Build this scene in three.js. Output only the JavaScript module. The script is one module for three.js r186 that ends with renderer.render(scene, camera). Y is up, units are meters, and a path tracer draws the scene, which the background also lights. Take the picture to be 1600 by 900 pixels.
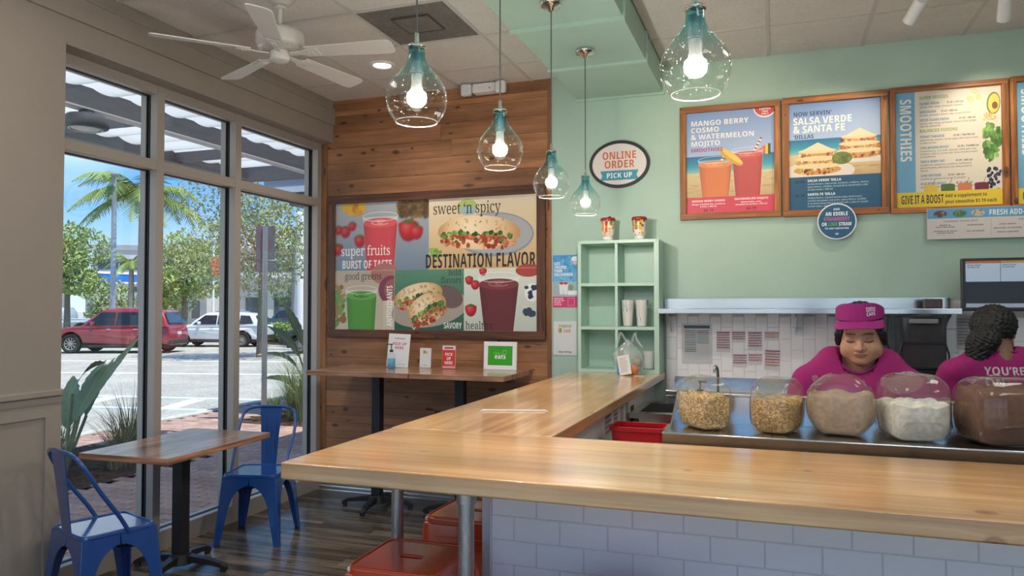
import * as THREE from 'three';
import { mergeGeometries, mergeVertices, toCreasedNormals } from 'three/addons/utils/BufferGeometryUtils.js';
import { RoundedBoxGeometry } from 'three/addons/geometries/RoundedBoxGeometry.js';
import { MarchingCubes } from 'three/addons/objects/MarchingCubes.js';
import { RectAreaLightUniformsLib } from 'three/addons/lights/RectAreaLightUniformsLib.js';

// ---------------------------------------------------------------- camera, sky, sun, exposure
RectAreaLightUniformsLib.init();
const scene = new THREE.Scene();
const camera = new THREE.PerspectiveCamera(42.08, 16 / 9, 0.05, 600);
camera.position.set(0, 1.55, 0);
camera.rotation.order = 'YXZ';
camera.rotation.y = THREE.MathUtils.degToRad(19.48);
camera.rotation.x = THREE.MathUtils.degToRad(1.518);
scene.add(camera);
const renderer = new THREE.WebGLRenderer({ antialias: true });
renderer.toneMapping = THREE.LinearToneMapping;
renderer.toneMappingExposure = 1.6;
renderer.shadowMap.enabled = true;

const SUN_DIR = new THREE.Vector3(0.40, 1.0, 0.04).normalize();
const sun = new THREE.DirectionalLight(new THREE.Color(1.0, 0.965, 0.9), 4.7);
sun.position.copy(SUN_DIR).multiplyScalar(90); sun.target.position.set(-12, 0, -14);
sun.position.add(sun.target.position); sun.castShadow = true; sun.shadow.mapSize.set(4096, 4096);
Object.assign(sun.shadow.camera, { left: -60, right: 60, top: 60, bottom: -60, near: 1, far: 220 });
sun.name = 'sun'; scene.add(sun, sun.target);

// ---------------------------------------------------------------- random numbers and noise
function rng(seed) { let a = seed >>> 0; return () => { a = (a + 0x6D2B79F5) | 0; let t = Math.imul(a ^ (a >>> 15), 1 | a); t = (t + Math.imul(t ^ (t >>> 7), 61 | t)) ^ t; return ((t ^ (t >>> 14)) >>> 0) / 4294967296; }; }
const hash2 = (x, y, s) => { let h = Math.imul(x, 374761393) ^ Math.imul(y, 668265263) ^ Math.imul(s, 974634777); h = Math.imul(h ^ (h >>> 13), 1274126177); return ((h ^ (h >>> 16)) >>> 0) / 4294967296; };
// value noise that repeats after px, py cells
function vnoise(x, y, px, py, s) {
  const xi = Math.floor(x), yi = Math.floor(y), fx = x - xi, fy = y - yi, ux = fx * fx * (3 - 2 * fx), uy = fy * fy * (3 - 2 * fy);
  const m = (a, n) => ((a % n) + n) % n;
  const h = (i, j) => hash2(m(xi + i, px), m(yi + j, py), s);
  return (h(0, 0) * (1 - ux) + h(1, 0) * ux) * (1 - uy) + (h(0, 1) * (1 - ux) + h(1, 1) * ux) * uy;
}
function fbm(u, v, cx, cy, oct, s) { let a = 0, w = 0.5, t = 0; for (let i = 0; i < oct; i++) { a += w * vnoise(u * cx, v * cy, cx, cy, s + i * 17); t += w; cx *= 2; cy *= 2; w *= 0.5; } return a / t; }
const clamp = (x, a = 0, b = 1) => Math.min(b, Math.max(a, x)), lerp = (a, b, t) => a + (b - a) * t, smooth = (a, b, x) => { const t = clamp((x - a) / (b - a)); return t * t * (3 - 2 * t); };

const mixc = (a, b, t) => [lerp(a[0], b[0], t), lerp(a[1], b[1], t), lerp(a[2], b[2], t)];
// the sky: blue air, paler towards the horizon, thin white cumulus
{
  const W = 1024, H = 512, d = new Uint8Array(W * H * 4);
  for (let y = 0; y < H; y++) for (let x = 0; x < W; x++) {
    const el = ((y + 0.5) / H - 0.5) * Math.PI, e = clamp(el / (Math.PI / 2));
    let c = mixc([216, 231, 245], [96, 163, 235], smooth(-0.02, 0.13, e)); c = mixc(c, [62, 130, 222], smooth(0.12, 1, e));
    const band = 1 - smooth(0.6, 1, e);
    const n = fbm(x / W, y / H, 18, 14, 5, 5), k = smooth(0.50, 0.70, n) * (0.25 + 0.65 * band);
    c = c.map((q) => lerp(q, 246, k));
    d.set([c[0], c[1], c[2], 255], (y * W + x) * 4);
  }
  const t = new THREE.DataTexture(d, W, H); t.colorSpace = THREE.SRGBColorSpace; t.mapping = THREE.EquirectangularReflectionMapping; t.magFilter = THREE.LinearFilter; t.needsUpdate = true;
  scene.background = t; scene.backgroundIntensity = 1.0;
}

// ---------------------------------------------------------------- textures
function dataTex(w, h, mx, my, fn, srgb = true) {       // mx, my: metres that the texture covers
  const d = new Uint8Array(w * h * 4);
  for (let y = 0; y < h; y++) for (let x = 0; x < w; x++) { const c = fn((x + 0.5) / w, (y + 0.5) / h); d.set([clamp(c[0], 0, 255), clamp(c[1], 0, 255), clamp(c[2], 0, 255), 255], (y * w + x) * 4); }
  const t = new THREE.DataTexture(d, w, h); if (srgb) t.colorSpace = THREE.SRGBColorSpace;
  t.wrapS = t.wrapT = THREE.RepeatWrapping; t.magFilter = THREE.LinearFilter; t.minFilter = THREE.LinearMipmapLinearFilter; t.repeat.set(1 / mx, 1 / my); t.needsUpdate = true; return t;
}
function canvasTex(w, h, draw) {
  const c = document.createElement('canvas'); c.width = w; c.height = h; const g = c.getContext('2d'); draw(g, w, h);
  const t = new THREE.CanvasTexture(c); t.colorSpace = THREE.SRGBColorSpace; t.magFilter = THREE.LinearFilter; return t;
}
function woodTex(w, h, mx, my, light, dark, knotC, seed, knots, streak = 1, cells = 5) {
  const R = rng(seed), ks = []; for (let i = 0; i < knots; i++) ks.push([R(), R(), 0.004 + 0.018 * R() * R(), 1.2 + R() * 2.2]);
  return dataTex(w, h, mx, my, (u, v) => {
    let warp = 0, kn = 0;
    for (const [ku, kv, kr, ke] of ks) {
      let du = u - ku; du -= Math.round(du); let dv = v - kv; dv -= Math.round(dv);
      const r = Math.hypot(du * mx / ke, dv * my) / kr; if (r < 6) { warp += Math.exp(-r * r * 0.22) * 0.3 * Math.sign(dv || 1); kn = Math.max(kn, smooth(1.5, 0.35, r) * (0.75 + 0.25 * Math.sin(r * 9))); }
    }
    const a = fbm(u, v + warp * 0.06, 3, Math.round(cells * 4), 4, seed + 3), b = fbm(u, v + warp * 0.05, 8, Math.round(cells * 16), 3, seed + 9), f = fbm(u, v, 12, 96, 2, seed + 21);
    let c = mixc(dark, light, clamp(0.5 + (a - 0.5) * 2.2 * streak + (b - 0.5) * 1.1 * streak));
    const mot = fbm(u, v, 5, 3, 4, seed + 31); c = c.map((q) => q * (0.93 + 0.14 * f) * (0.72 + 0.56 * mot));
    return mixc(c, knotC, kn);
  });
}
const TEX = {
  rustic: woodTex(1024, 512, 2.4, 0.6, [146, 105, 73], [112, 78, 52], [46, 31, 23], 11, 26, 0.6, 3),
  maple: woodTex(1024, 512, 3.0, 0.75, [214, 178, 130], [190, 146, 96], [120, 78, 44], 23, 5, 0.75, 7),
  pine: woodTex(512, 256, 1.2, 0.3, [186, 128, 72], [140, 86, 42], [60, 32, 18], 37, 10, 0.9, 4),
  vinyl: woodTex(1024, 512, 2.4, 0.8, [118, 106, 92], [66, 58, 50], [40, 34, 30], 41, 5, 1.2),
  slat: woodTex(512, 256, 1.4, 0.4, [160, 131, 110], [110, 86, 70], [46, 34, 26], 53, 8, 1.0),
  darkwood: woodTex(512, 256, 1.4, 0.3, [104, 66, 42], [66, 40, 26], [34, 22, 16], 61, 4, 0.9),
  speck: dataTex(512, 512, 0.6, 0.6, (u, v) => { const n = fbm(u, v, 90, 90, 2, 71), m = fbm(u, v, 6, 6, 3, 72); const k = (n > 0.68 ? -14 : 0) + (m - 0.5) * 8; return [226 + k, 220 + k, 212 + k]; }),
  speckBump: dataTex(256, 256, 0.6, 0.6, (u, v) => { const n = fbm(u, v, 64, 64, 2, 71); const k = n > 0.62 ? 90 : 200; return [k, k, k]; }, false),
  plaster: dataTex(256, 256, 0.5, 0.5, (u, v) => { const n = 255 * fbm(u, v, 40, 40, 3, 81); return [n, n, n]; }, false),
  paint: dataTex(512, 512, 2, 2, (u, v) => { const n = 246 + 12 * (fbm(u, v, 7, 7, 4, 82) - 0.5); return [n, n, n]; }),
  asphalt: dataTex(512, 512, 4, 4, (u, v) => { const n = fbm(u, v, 120, 120, 2, 91), m = fbm(u, v, 5, 5, 4, 92); const k = (n - 0.5) * 60 + (m - 0.5) * 40; return [186 + k, 182 + k, 174 + k]; }),
  stone: dataTex(256, 256, 0.5, 0.5, (u, v) => { const n = fbm(u, v, 40, 40, 3, 95), m = fbm(u, v, 4, 4, 3, 96); const k = 235 + (n - 0.5) * 60 + (m - 0.5) * 30; return [k, k, k]; }),
  mulch: dataTex(512, 512, 1, 1, (u, v) => { const n = fbm(u, v, 60, 20, 3, 99), m = fbm(u, v, 20, 70, 3, 98); const k = Math.max(n, m); return [70 * k + 30, 52 * k + 22, 40 * k + 16]; }),
  metal: dataTex(512, 256, 1, 0.5, (u, v) => { const n = 150 + 90 * (fbm(u, v, 4, 128, 2, 101) - 0.5) + 60 * (fbm(u, v, 9, 9, 3, 102) - 0.5); return [n, n, n]; }, false),
  oats: dataTex(256, 256, 0.12, 0.12, (u, v) => { const n = fbm(u, v, 26, 26, 2, 105), m = fbm(u, v, 14, 14, 2, 106); const k = clamp((n - 0.3) * 2.2); return mixc([150, 112, 62], [238, 214, 166], clamp(k * 0.8 + m * 0.3)); }),
  oatsBump: dataTex(256, 256, 0.12, 0.12, (u, v) => { const n = 255 * fbm(u, v, 26, 26, 2, 105); return [n, n, n]; }, false),
};
// ---------------------------------------------------------------- materials
const C = (r, g, b) => new THREE.Color().setRGB(r, g, b);
const S = (o) => new THREE.MeshStandardMaterial({ roughness: 0.6, ...o });
const PH = (o) => new THREE.MeshPhysicalMaterial({ roughness: 0.5, ...o });
const M = {
  greige: S({ color: C(0.33, 0.29, 0.25), roughness: 0.75, map: TEX.paint, bumpMap: TEX.plaster, bumpScale: 0.0006 }),
  mint: S({ color: C(0.44, 0.61, 0.51), roughness: 0.55, map: TEX.paint, bumpMap: TEX.plaster, bumpScale: 0.0005 }),
  mintTrim: S({ color: C(0.44, 0.61, 0.51), roughness: 0.4 }),
  cubby: S({ color: C(0.42, 0.61, 0.50), roughness: 0.4 }),
  white: S({ color: C(0.78, 0.78, 0.77), roughness: 0.5 }),
  paper: S({ color: C(0.8, 0.8, 0.78), roughness: 0.8 }),
  fanWhite: S({ color: C(0.62, 0.6, 0.56), roughness: 0.35 }),
  ceilTile: S({ color: C(0.90, 0.90, 0.90), roughness: 0.95, map: TEX.speck, bumpMap: TEX.speckBump, bumpScale: 0.0012 }),
  tbar: S({ color: C(0.55, 0.53, 0.50), roughness: 0.5 }),
  slab: S({ color: C(0.4, 0.4, 0.4), roughness: 0.9 }),
  maple: PH({ color: C(1.0, 0.94, 0.86), map: TEX.maple, roughness: 0.3, clearcoat: 0.7, clearcoatRoughness: 0.12 }),
  alum: S({ color: C(0.36, 0.33, 0.295), roughness: 0.45, metalness: 0.1 }),
  gasket: S({ color: C(0.015, 0.015, 0.016), roughness: 0.7 }),
  glass: PH({ color: C(0.93, 0.955, 0.95), roughness: 0, transmission: 1, thickness: 0, ior: 1.5 }),
  steel: S({ color: C(0.62, 0.61, 0.59), metalness: 1, roughness: 0.17, bumpMap: TEX.metal, bumpScale: 0.0002 }),
  chrome: S({ color: C(0.8, 0.8, 0.8), metalness: 1, roughness: 0.08 }),
  galv: S({ color: C(0.50, 0.50, 0.49), metalness: 0.85, roughness: 0.42, map: TEX.stone }),
  galvRoof: S({ color: C(0.62, 0.66, 0.68), metalness: 0.9, roughness: 0.28 }),
  black: S({ color: C(0.018, 0.018, 0.02), roughness: 0.45 }),
  blackPlastic: S({ color: C(0.02, 0.02, 0.022), roughness: 0.3 }),
  blue: PH({ color: C(0.012, 0.07, 0.27), roughness: 0.25, clearcoat: 0.8, clearcoatRoughness: 0.08 }),
  red: PH({ color: C(0.72, 0.075, 0.012), roughness: 0.3, clearcoat: 0.8, clearcoatRoughness: 0.1 }),
  chipped: S({ color: C(0.72, 0.66, 0.62), roughness: 0.5 }),
  binRed: PH({ color: C(0.50, 0.012, 0.02), roughness: 0.28, clearcoat: 0.4 }),
  tile: PH({ color: C(0.88, 0.86, 0.86), roughness: 0.16, clearcoat: 0.5, clearcoatRoughness: 0.06 }),
  grout: S({ color: C(0.70, 0.68, 0.68), roughness: 0.9 }),
  pine: S({ map: TEX.pine, color: C(0.95, 0.86, 0.74), roughness: 0.42 }),
  darkwood: S({ map: TEX.darkwood, color: C(0.9, 0.85, 0.8), roughness: 0.5 }),
  tableWood: PH({ map: TEX.slat, color: C(1.25, 1.15, 1.08), roughness: 0.3, clearcoat: 0.75, clearcoatRoughness: 0.14 }),
  tableEdge: S({ map: TEX.slat, color: C(1.4, 1.12, 0.95), roughness: 0.5 }),
  shirt: S({ color: C(0.33, 0.013, 0.135), roughness: 0.9 }),
  visor: S({ color: C(0.28, 0.010, 0.15), roughness: 0.8 }),
  hair: S({ color: C(0.011, 0.009, 0.008), roughness: 0.55 }),
  trousers: S({ color: C(0.02, 0.02, 0.024), roughness: 0.9 }),
  skin: S({ color: C(1, 1, 1), vertexColors: true, roughness: 0.55 }),
  jarGlass: PH({ color: C(0.93, 0.93, 0.90), roughness: 0.03, transmission: 0.97, thickness: 0, ior: 1.5 }),
  clearPlastic: PH({ color: C(0.95, 0.96, 0.97), roughness: 0.06, transmission: 1, thickness: 0, ior: 1.45 }),
  bagPlastic: PH({ color: C(0.90, 0.93, 0.94), roughness: 0.12, transmission: 0.82, thickness: 0, ior: 1.45 }),
  smoke: PH({ color: C(0.40, 0.42, 0.45), roughness: 0.08, transmission: 0.9, thickness: 0, ior: 1.5 }),
  concrete: S({ color: C(0.55, 0.53, 0.49), roughness: 0.9, map: TEX.stone }),
  asphalt: S({ map: TEX.asphalt, color: C(0.72, 0.70, 0.67), roughness: 0.95 }),
  mulch: S({ map: TEX.mulch, roughness: 1 }),
  lineWhite: S({ color: C(0.85, 0.85, 0.85), roughness: 0.9 }),
  lineBlue: S({ color: C(0.30, 0.48, 0.62), roughness: 0.9 }),
};

// ---------------------------------------------------------------- geometry helpers
function norm(g) {
  g = g.index ? g.toNonIndexed() : g.clone();
  for (const k of Object.keys(g.attributes)) if (!['position', 'normal', 'uv', 'color'].includes(k)) g.deleteAttribute(k);
  if (!g.attributes.uv) g.setAttribute('uv', new THREE.BufferAttribute(new Float32Array(g.attributes.position.count * 2), 2));
  if (!g.attributes.normal) g.computeVertexNormals();
  g.groups = []; g.morphAttributes = {}; return g;
}
function merge(list) { list = [].concat(list).map(norm); if (list.length === 1) return list[0]; const col = list.every((g) => g.attributes.color); if (!col) list.forEach((g) => g.deleteAttribute('color')); return mergeGeometries(list, false); }
// uv in metres from position; grain says along which axis u runs
function muv(g, grain = 'x', ou = 0, ov = 0) {
  g = norm(g); const p = g.attributes.position, n = g.attributes.normal, uv = new Float32Array(p.count * 2), ax = 'xyz';
  for (let i = 0; i < p.count; i += 3) {
    const f = [0, 1, 2].map((k) => Math.abs(n.getComponent(i, k) + n.getComponent(i + 1, k) + n.getComponent(i + 2, k))), d = f.indexOf(Math.max(...f));
    let o = [0, 1, 2].filter((k) => k !== d); const gi = ax.indexOf(grain); if (o[1] === gi) o = [o[1], o[0]];
    for (let j = i; j < i + 3; j++) { uv[j * 2] = p.getComponent(j, o[0]) + ou; uv[j * 2 + 1] = p.getComponent(j, o[1]) + ov; }
  }
  g.setAttribute('uv', new THREE.BufferAttribute(uv, 2)); return g;
}
const B = (w, h, d, x = 0, y = 0, z = 0) => new THREE.BoxGeometry(w, h, d).translate(x, y, z);           // centre
const BB = (x0, x1, y0, y1, z0, z1) => new THREE.BoxGeometry(x1 - x0, y1 - y0, z1 - z0).translate((x0 + x1) / 2, (y0 + y1) / 2, (z0 + z1) / 2);
const RB = (w, h, d, r, x = 0, y = 0, z = 0, s = 2) => new RoundedBoxGeometry(w, h, d, s, r).translate(x, y, z);
const CY = (r0, r1, h, x = 0, y = 0, z = 0, n = 24, open = false) => new THREE.CylinderGeometry(r0, r1, h, n, 1, open).translate(x, y, z);
const SPH = (r, x = 0, y = 0, z = 0, n = 20) => new THREE.SphereGeometry(r, n, Math.round(n * 0.7)).translate(x, y, z);
const LA = (pts, n = 32) => new THREE.LatheGeometry(pts.map((p) => new THREE.Vector2(p[0], p[1])), n);
const V = (x, y, z) => new THREE.Vector3(x, y, z);
const TB = (pts, r, seg = 32, rs = 8, closed = false, tension = 0.5) => new THREE.TubeGeometry(new THREE.CatmullRomCurve3(pts.map((p) => V(...p)), closed, 'catmullrom', tension), seg, r, rs, closed);
function bar(a, b, r, n = 10, r2 = r) { const A = V(...a), Bv = V(...b), d = Bv.clone().sub(A); return new THREE.CylinderGeometry(r2, r, d.length(), n).applyQuaternion(new THREE.Quaternion().setFromUnitVectors(V(0, 1, 0), d.clone().normalize())).translate(...A.add(Bv).multiplyScalar(0.5).toArray()); }
function EX(shape, depth, bevel = 0, seg = 12, bs = 2) { return new THREE.ExtrudeGeometry(shape, { depth: depth - 2 * bevel, bevelEnabled: bevel > 0, bevelSize: bevel, bevelThickness: bevel, bevelOffset: -bevel, bevelSegments: bs, curveSegments: seg }).translate(0, 0, bevel); }
function poly(pts) { const s = new THREE.Shape(); pts.forEach((p, i) => (i ? s.lineTo(p[0], p[1]) : s.moveTo(p[0], p[1]))); s.closePath(); return s; }
function rrect(w, h, r, x = 0, y = 0) { const s = new THREE.Shape(), a = x - w / 2, b = y - h / 2; s.moveTo(a + r, b); s.lineTo(a + w - r, b); s.quadraticCurveTo(a + w, b, a + w, b + r); s.lineTo(a + w, b + h - r); s.quadraticCurveTo(a + w, b + h, a + w - r, b + h); s.lineTo(a + r, b + h); s.quadraticCurveTo(a, b + h, a, b + h - r); s.lineTo(a, b + r); s.quadraticCurveTo(a, b, a + r, b); return s; }
function warp(g, fn) { const p = g.attributes.position, v = V(0, 0, 0); for (let i = 0; i < p.count; i++) { v.fromBufferAttribute(p, i); fn(v); p.setXYZ(i, v.x, v.y, v.z); } g.computeVertexNormals(); return g; }
function tint(g, fn) { g = norm(g); const p = g.attributes.position, c = new Float32Array(p.count * 3); for (let i = 0; i < p.count; i++) c.set(fn(p.getX(i), p.getY(i), p.getZ(i)), i * 3); g.setAttribute('color', new THREE.BufferAttribute(c, 3)); return g; }
function smoothed(g) { g = g.clone(); g.deleteAttribute('normal'); g.deleteAttribute('uv'); g = mergeVertices(g, 1e-4); g.computeVertexNormals(); return g; }

// ---------------------------------------------------------------- scene helpers
const taken = new Map();
function numbered(n) { const k = taken.get(n) ?? 0; taken.set(n, k + 1); return k ? n + '_' + String(k).padStart(3, '0') : n; }
function shade(o) { o.castShadow = o.receiveShadow = true; return o; }
function thing(name, label, category, [x, y, z] = [0, 0, 0], turn = 0, group) {
  const o = new THREE.Group(); o.name = numbered(name); o.position.set(x, y, z); o.rotation.y = turn; o.userData = { label, category };
  if (group) o.userData.group = group; scene.add(o); return o;
}
function structure(name, label) { const o = new THREE.Group(); o.name = name; o.userData = { label, kind: 'structure' }; scene.add(o); return o; }
function part(parent, name, geos, mat, label) { const m = shade(new THREE.Mesh(merge(geos), mat)); m.name = name; if (label) m.userData.label = label; parent.add(m); return m; }
function partG(parent, name, g, mat, x = 0, y = 0, z = 0) { const m = shade(new THREE.Mesh(g, mat)); m.name = name; m.position.set(x, y, z); parent.add(m); return m; }  // shares g
function solo(name, label, category, geos, mat, pos = [0, 0, 0], turn = 0, group) { const m = shade(new THREE.Mesh(merge(geos), mat)); m.name = numbered(name); m.position.set(...pos); m.rotation.y = turn; m.userData = { label, category }; if (group) m.userData.group = group; scene.add(m); return m; }
function dup(src, pos, turn, label) { const r = src.clone(); r.name = numbered(src.name.replace(/_\d{3}$/, '')); r.userData = { ...src.userData }; if (label) r.userData.label = label; r.position.set(...pos); r.rotation.y = turn; scene.add(r); return r; }
function spot(parent, color, intensity, pos, target, angle, penumbra, size = 2) { const l = new THREE.SpotLight(color, intensity, 0, angle, penumbra, 2); l.position.set(...pos); l.target.position.set(...target); l.castShadow = true; l.shadow.radius = size; l.name = 'lamp_light'; parent.add(l, l.target); l.target.name = 'lamp_aim'; return l; }
function point(parent, color, intensity, pos, size = 1.4) { const l = new THREE.PointLight(color, intensity); l.position.set(...pos); l.castShadow = true; l.shadow.radius = size; l.name = 'bulb_light'; parent.add(l); return l; }
// ---------------------------------------------------------------- the room: x -3.6 (window wall) to 4, z -5.55 (back) to 3
const ZB = -5.55, ZF = 0.8, XR = 4.0, CH = 3.33;
{ // floor: vinyl planks on a slab
  const f = structure('floor', 'dark grey brown wood plank vinyl floor');
  part(f, 'floor_slab', BB(-3.86, XR, -0.25, -0.006, ZB - 0.2, ZF + 0.2), M.slab);
  const vm = [0.78, 0.9, 1.0, 1.12].map((k) => S({ map: TEX.vinyl, color: C(0.85 * k, 0.86 * k, 0.86 * k), roughness: 0.24 }));
  const R = rng(7), W = 0.18, Lp = 1.22, gs = [0, 1, 2, 3, 4, 5].map((i) => muv(B(Lp - 0.003, 0.006, W - 0.003), 'x', i * 0.71, i * 0.37));
  for (let j = 0; j < 30; j++) { const z = ZB + W * (j + 0.5), off = ((j * 0.37) % 1) * Lp; if (z > -0.4) break;
    for (let i = 0; i < 5; i++) { const x = -4.3 + off + i * Lp; if (x - Lp / 2 < -3.88) { const a = -3.86, b = x + Lp / 2 - 0.0015; if (b > a + 0.02) part(f, 'plank', muv(BB(a, b, -0.006, 0, z - W / 2 + 0.0015, z + W / 2 - 0.0015), 'x', i, j), vm[Math.floor(R() * 4)]); } else partG(f, 'plank', gs[Math.floor(R() * 6)], vm[Math.floor(R() * 4)], x, -0.003, z); } }
  part(f, 'plain_floor', [muv(BB(-3.86, XR, -0.006, 0, -0.36, ZF + 0.2), 'x'), muv(BB(1.9, XR, -0.006, -0.0005, ZB, -0.36), 'x')], vm[2]);
}
{ // ceiling
  const c = structure('ceiling', 'suspended ceiling of white mineral fibre tiles in a metal grid');
  part(c, 'roof_slab', BB(-3.88, XR + 0.2, CH + 0.12, CH + 0.5, ZB - 0.2, ZF + 0.25), M.slab);
  const ft = muv(B(0.585, 0.012, 0.585), 'x'), bars = [];
  const xs = [-3.6, -3.0, -2.4, -1.8, -1.42];
  for (let i = 0; i < 4; i++) for (let j = 0; j < 15; j++) {
    const z1 = -3.9 + 0.6 * (j - 2.75 + 0.75 - 1), z0 = Math.max(ZB, z1), zz = Math.min(ZF, z1 + 0.6); if (zz - z0 < 0.05) continue;
    const w = xs[i + 1] - xs[i]; const isVent = i === 2 && Math.abs(z1 + 4.5) < 0.01;
    if (isVent) continue;
    if (w > 0.59 && zz - z0 > 0.59) partG(c, 'ceiling_tile', ft, M.ceilTile, xs[i] + 0.3, CH + 0.008, z1 + 0.3);
    else part(c, 'ceiling_tile', muv(BB(xs[i] + 0.006, xs[i + 1] - 0.006, CH + 0.002, CH + 0.014, z0 + 0.006, zz - 0.006)), M.ceilTile);
  }
  for (const x of xs.slice(1, 4)) bars.push(BB(x - 0.012, x + 0.012, CH - 0.004, CH + 0.03, ZB, ZF));
  for (let z = -5.1; z < ZF; z += 0.6) bars.push(BB(-3.6, -1.42, CH - 0.003, CH + 0.03, z - 0.012, z + 0.012));
  const ft2 = muv(B(0.585, 0.012, 1.185), 'x');
  const ks = [-0.78, -0.04]; while (ks[ks.length - 1] < XR - 0.61) ks.push(ks[ks.length - 1] + 0.6); ks.push(XR);
  for (let i = 0; i + 1 < ks.length; i++) for (let j = 0; j < 8; j++) {
    const z1 = -6.16 + 1.2 * j, z0 = Math.max(ZB, z1), zz = Math.min(ZF, z1 + 1.2); if (zz - z0 < 0.05) continue;
    if (ks[i + 1] - ks[i] < 0.601 && zz - z0 > 1.19) partG(c, 'ceiling_tile', ft2, M.ceilTile, ks[i] + 0.3, CH + 0.008, z1 + 0.6);
    else part(c, 'ceiling_tile', muv(BB(ks[i] + 0.006, ks[i + 1] - 0.006, CH + 0.002, CH + 0.014, z0 + 0.006, zz - 0.006)), M.ceilTile);
  }
  for (const x of ks.slice(1, -1)) bars.push(BB(x - 0.012, x + 0.012, CH - 0.001, CH + 0.03, ZB, ZF));
  for (let z = -4.96; z < ZF; z += 1.2) bars.push(BB(-0.78, XR, CH - 0.001, CH + 0.03, z - 0.012, z + 0.012));
  part(c, 'grid_bars', bars, M.tbar);
}
{ // soffit above the counter, stepped battens across it
  const s = structure('trim_1', 'mint green dropped soffit following the counter with thin battens across its underside');
  part(s, 'soffit_box', [BB(-1.42, -0.78, 3.14, CH + 0.1, ZB, -1.6), BB(-0.78, XR, 3.14, CH + 0.1, -2.45, -1.6)].map((g) => muv(g)), M.mint);
  for (let k = 0; k < 5; k++) { const z = ZB + 0.012 + 0.762 * k; part(s, 'batten', BB(-1.432, -0.768, 3.124, 3.14, z - 0.012, z + 0.014), M.mintTrim); part(s, 'batten', BB(-0.782, -0.766, 3.14, CH, z - 0.008, z + 0.008), M.mintTrim); }
}
{ // window wall with header, pier and wainscot
  const w = structure('wall_left', 'greige painted wall with header band over the shop window and a panelled wainscot');
  part(w, 'pier', muv(BB(-3.86, -3.6, 0, CH + 0.1, -2.97, ZF + 0.2)), M.greige);
  part(w, 'header', muv(BB(-3.86, -3.6, 2.97, CH + 0.1, ZB, -2.97)), M.greige);
  part(w, 'header_band', muv(BB(-3.605, -3.583, 3.12, 3.25, ZB, ZF)), M.greige);
  part(w, 'header_bead', [muv(BB(-3.605, -3.576, 3.245, 3.262, ZB, ZF)), muv(BB(-3.605, -3.594, 2.97, 2.982, ZB, -2.97))], M.greige);
  part(w, 'wainscot_cap', [muv(RB(0.05, 0.035, ZF + 2.96, 0.008, -3.588, 1.105, (ZF - 2.96) / 2)), muv(BB(-3.605, -3.582, 1.05, 1.09, -2.965, ZF))], M.greige);
  part(w, 'wainscot_rail', [muv(BB(-3.605, -3.587, 0.98, 1.06, -2.965, ZF)), muv(BB(-3.605, -3.587, 0, 0.14, -2.965, ZF))], M.greige);
  for (const z of [-2.925, -1.9, -0.9, 0.1]) part(w, 'wainscot_stile', muv(BB(-3.605, -3.587, 0.14, 0.98, z - 0.04, z + 0.05)), M.greige);
}
function storefront(parent, zs, yT, yB, yTop, panesOf) { // aluminium shop front in the plane x = 0, along z; local
  for (const z of zs) {
    part(parent, 'mullion', [BB(-0.05, 0.005, 0, yTop, z - 0.03, z + 0.03)], M.alum);
    part(parent, 'mullion_outer', [BB(-0.13, -0.085, 0, yTop, z - 0.03, z + 0.03)], M.alum);
    part(parent, 'gasket', [BB(-0.085, -0.05, 0, yTop, z - 0.022, z + 0.022), BB(-0.064, -0.055, 0, yTop, z - 0.0325, z + 0.0325), BB(-0.085, -0.078, 0, yTop, z - 0.0325, z + 0.0325)], M.gasket);
  }
  for (let i = 0; i + 1 < zs.length; i++) {
    const a = zs[i] + 0.03, b = zs[i + 1] - 0.03;
    for (const [y0, y1, n] of [[0, yB, 'sill_rail'], [yT, yT + 0.06, 'transom_bar'], [yTop - 0.055, yTop, 'head_rail']]) {
      part(parent, n, [BB(-0.05, 0.002, y0, y1, a, b)], M.alum);
      part(parent, n + '_outer', [BB(-0.13, -0.085, y0, y1, a, b), ...(n === 'head_rail' ? [] : [BB(-0.05, -0.002, y1 - 0.001, y1 + 0.003, a, b)]), ...(n === 'sill_rail' ? [] : [BB(-0.05, -0.002, y0 - 0.003, y0 + 0.001, a, b)])], M.alum);
      part(parent, 'gasket', [BB(-0.085, -0.05, y0, y1, a, b), BB(-0.085, -0.055, y0 - 0.006, y1 + 0.006, a, b)], M.gasket);
    }
    part(parent, 'pane', BB(-0.073, -0.067, yB, yT, a - 0.01, b + 0.01), M.glass, 'large clear lower pane');
    part(parent, 'transom_pane', BB(-0.073, -0.067, yT + 0.06, yTop - 0.055, a - 0.01, b + 0.01), M.glass, 'clear upper pane');
  }
}
{
  const w = structure('window_1', 'aluminium framed shop window of three tall panes with transoms facing the parking lot');
  w.position.set(-3.72, 0, 0); storefront(w, [-5.52, -4.485, -3.75, -3.0], 2.43, 0.12, 2.97);
}
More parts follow.
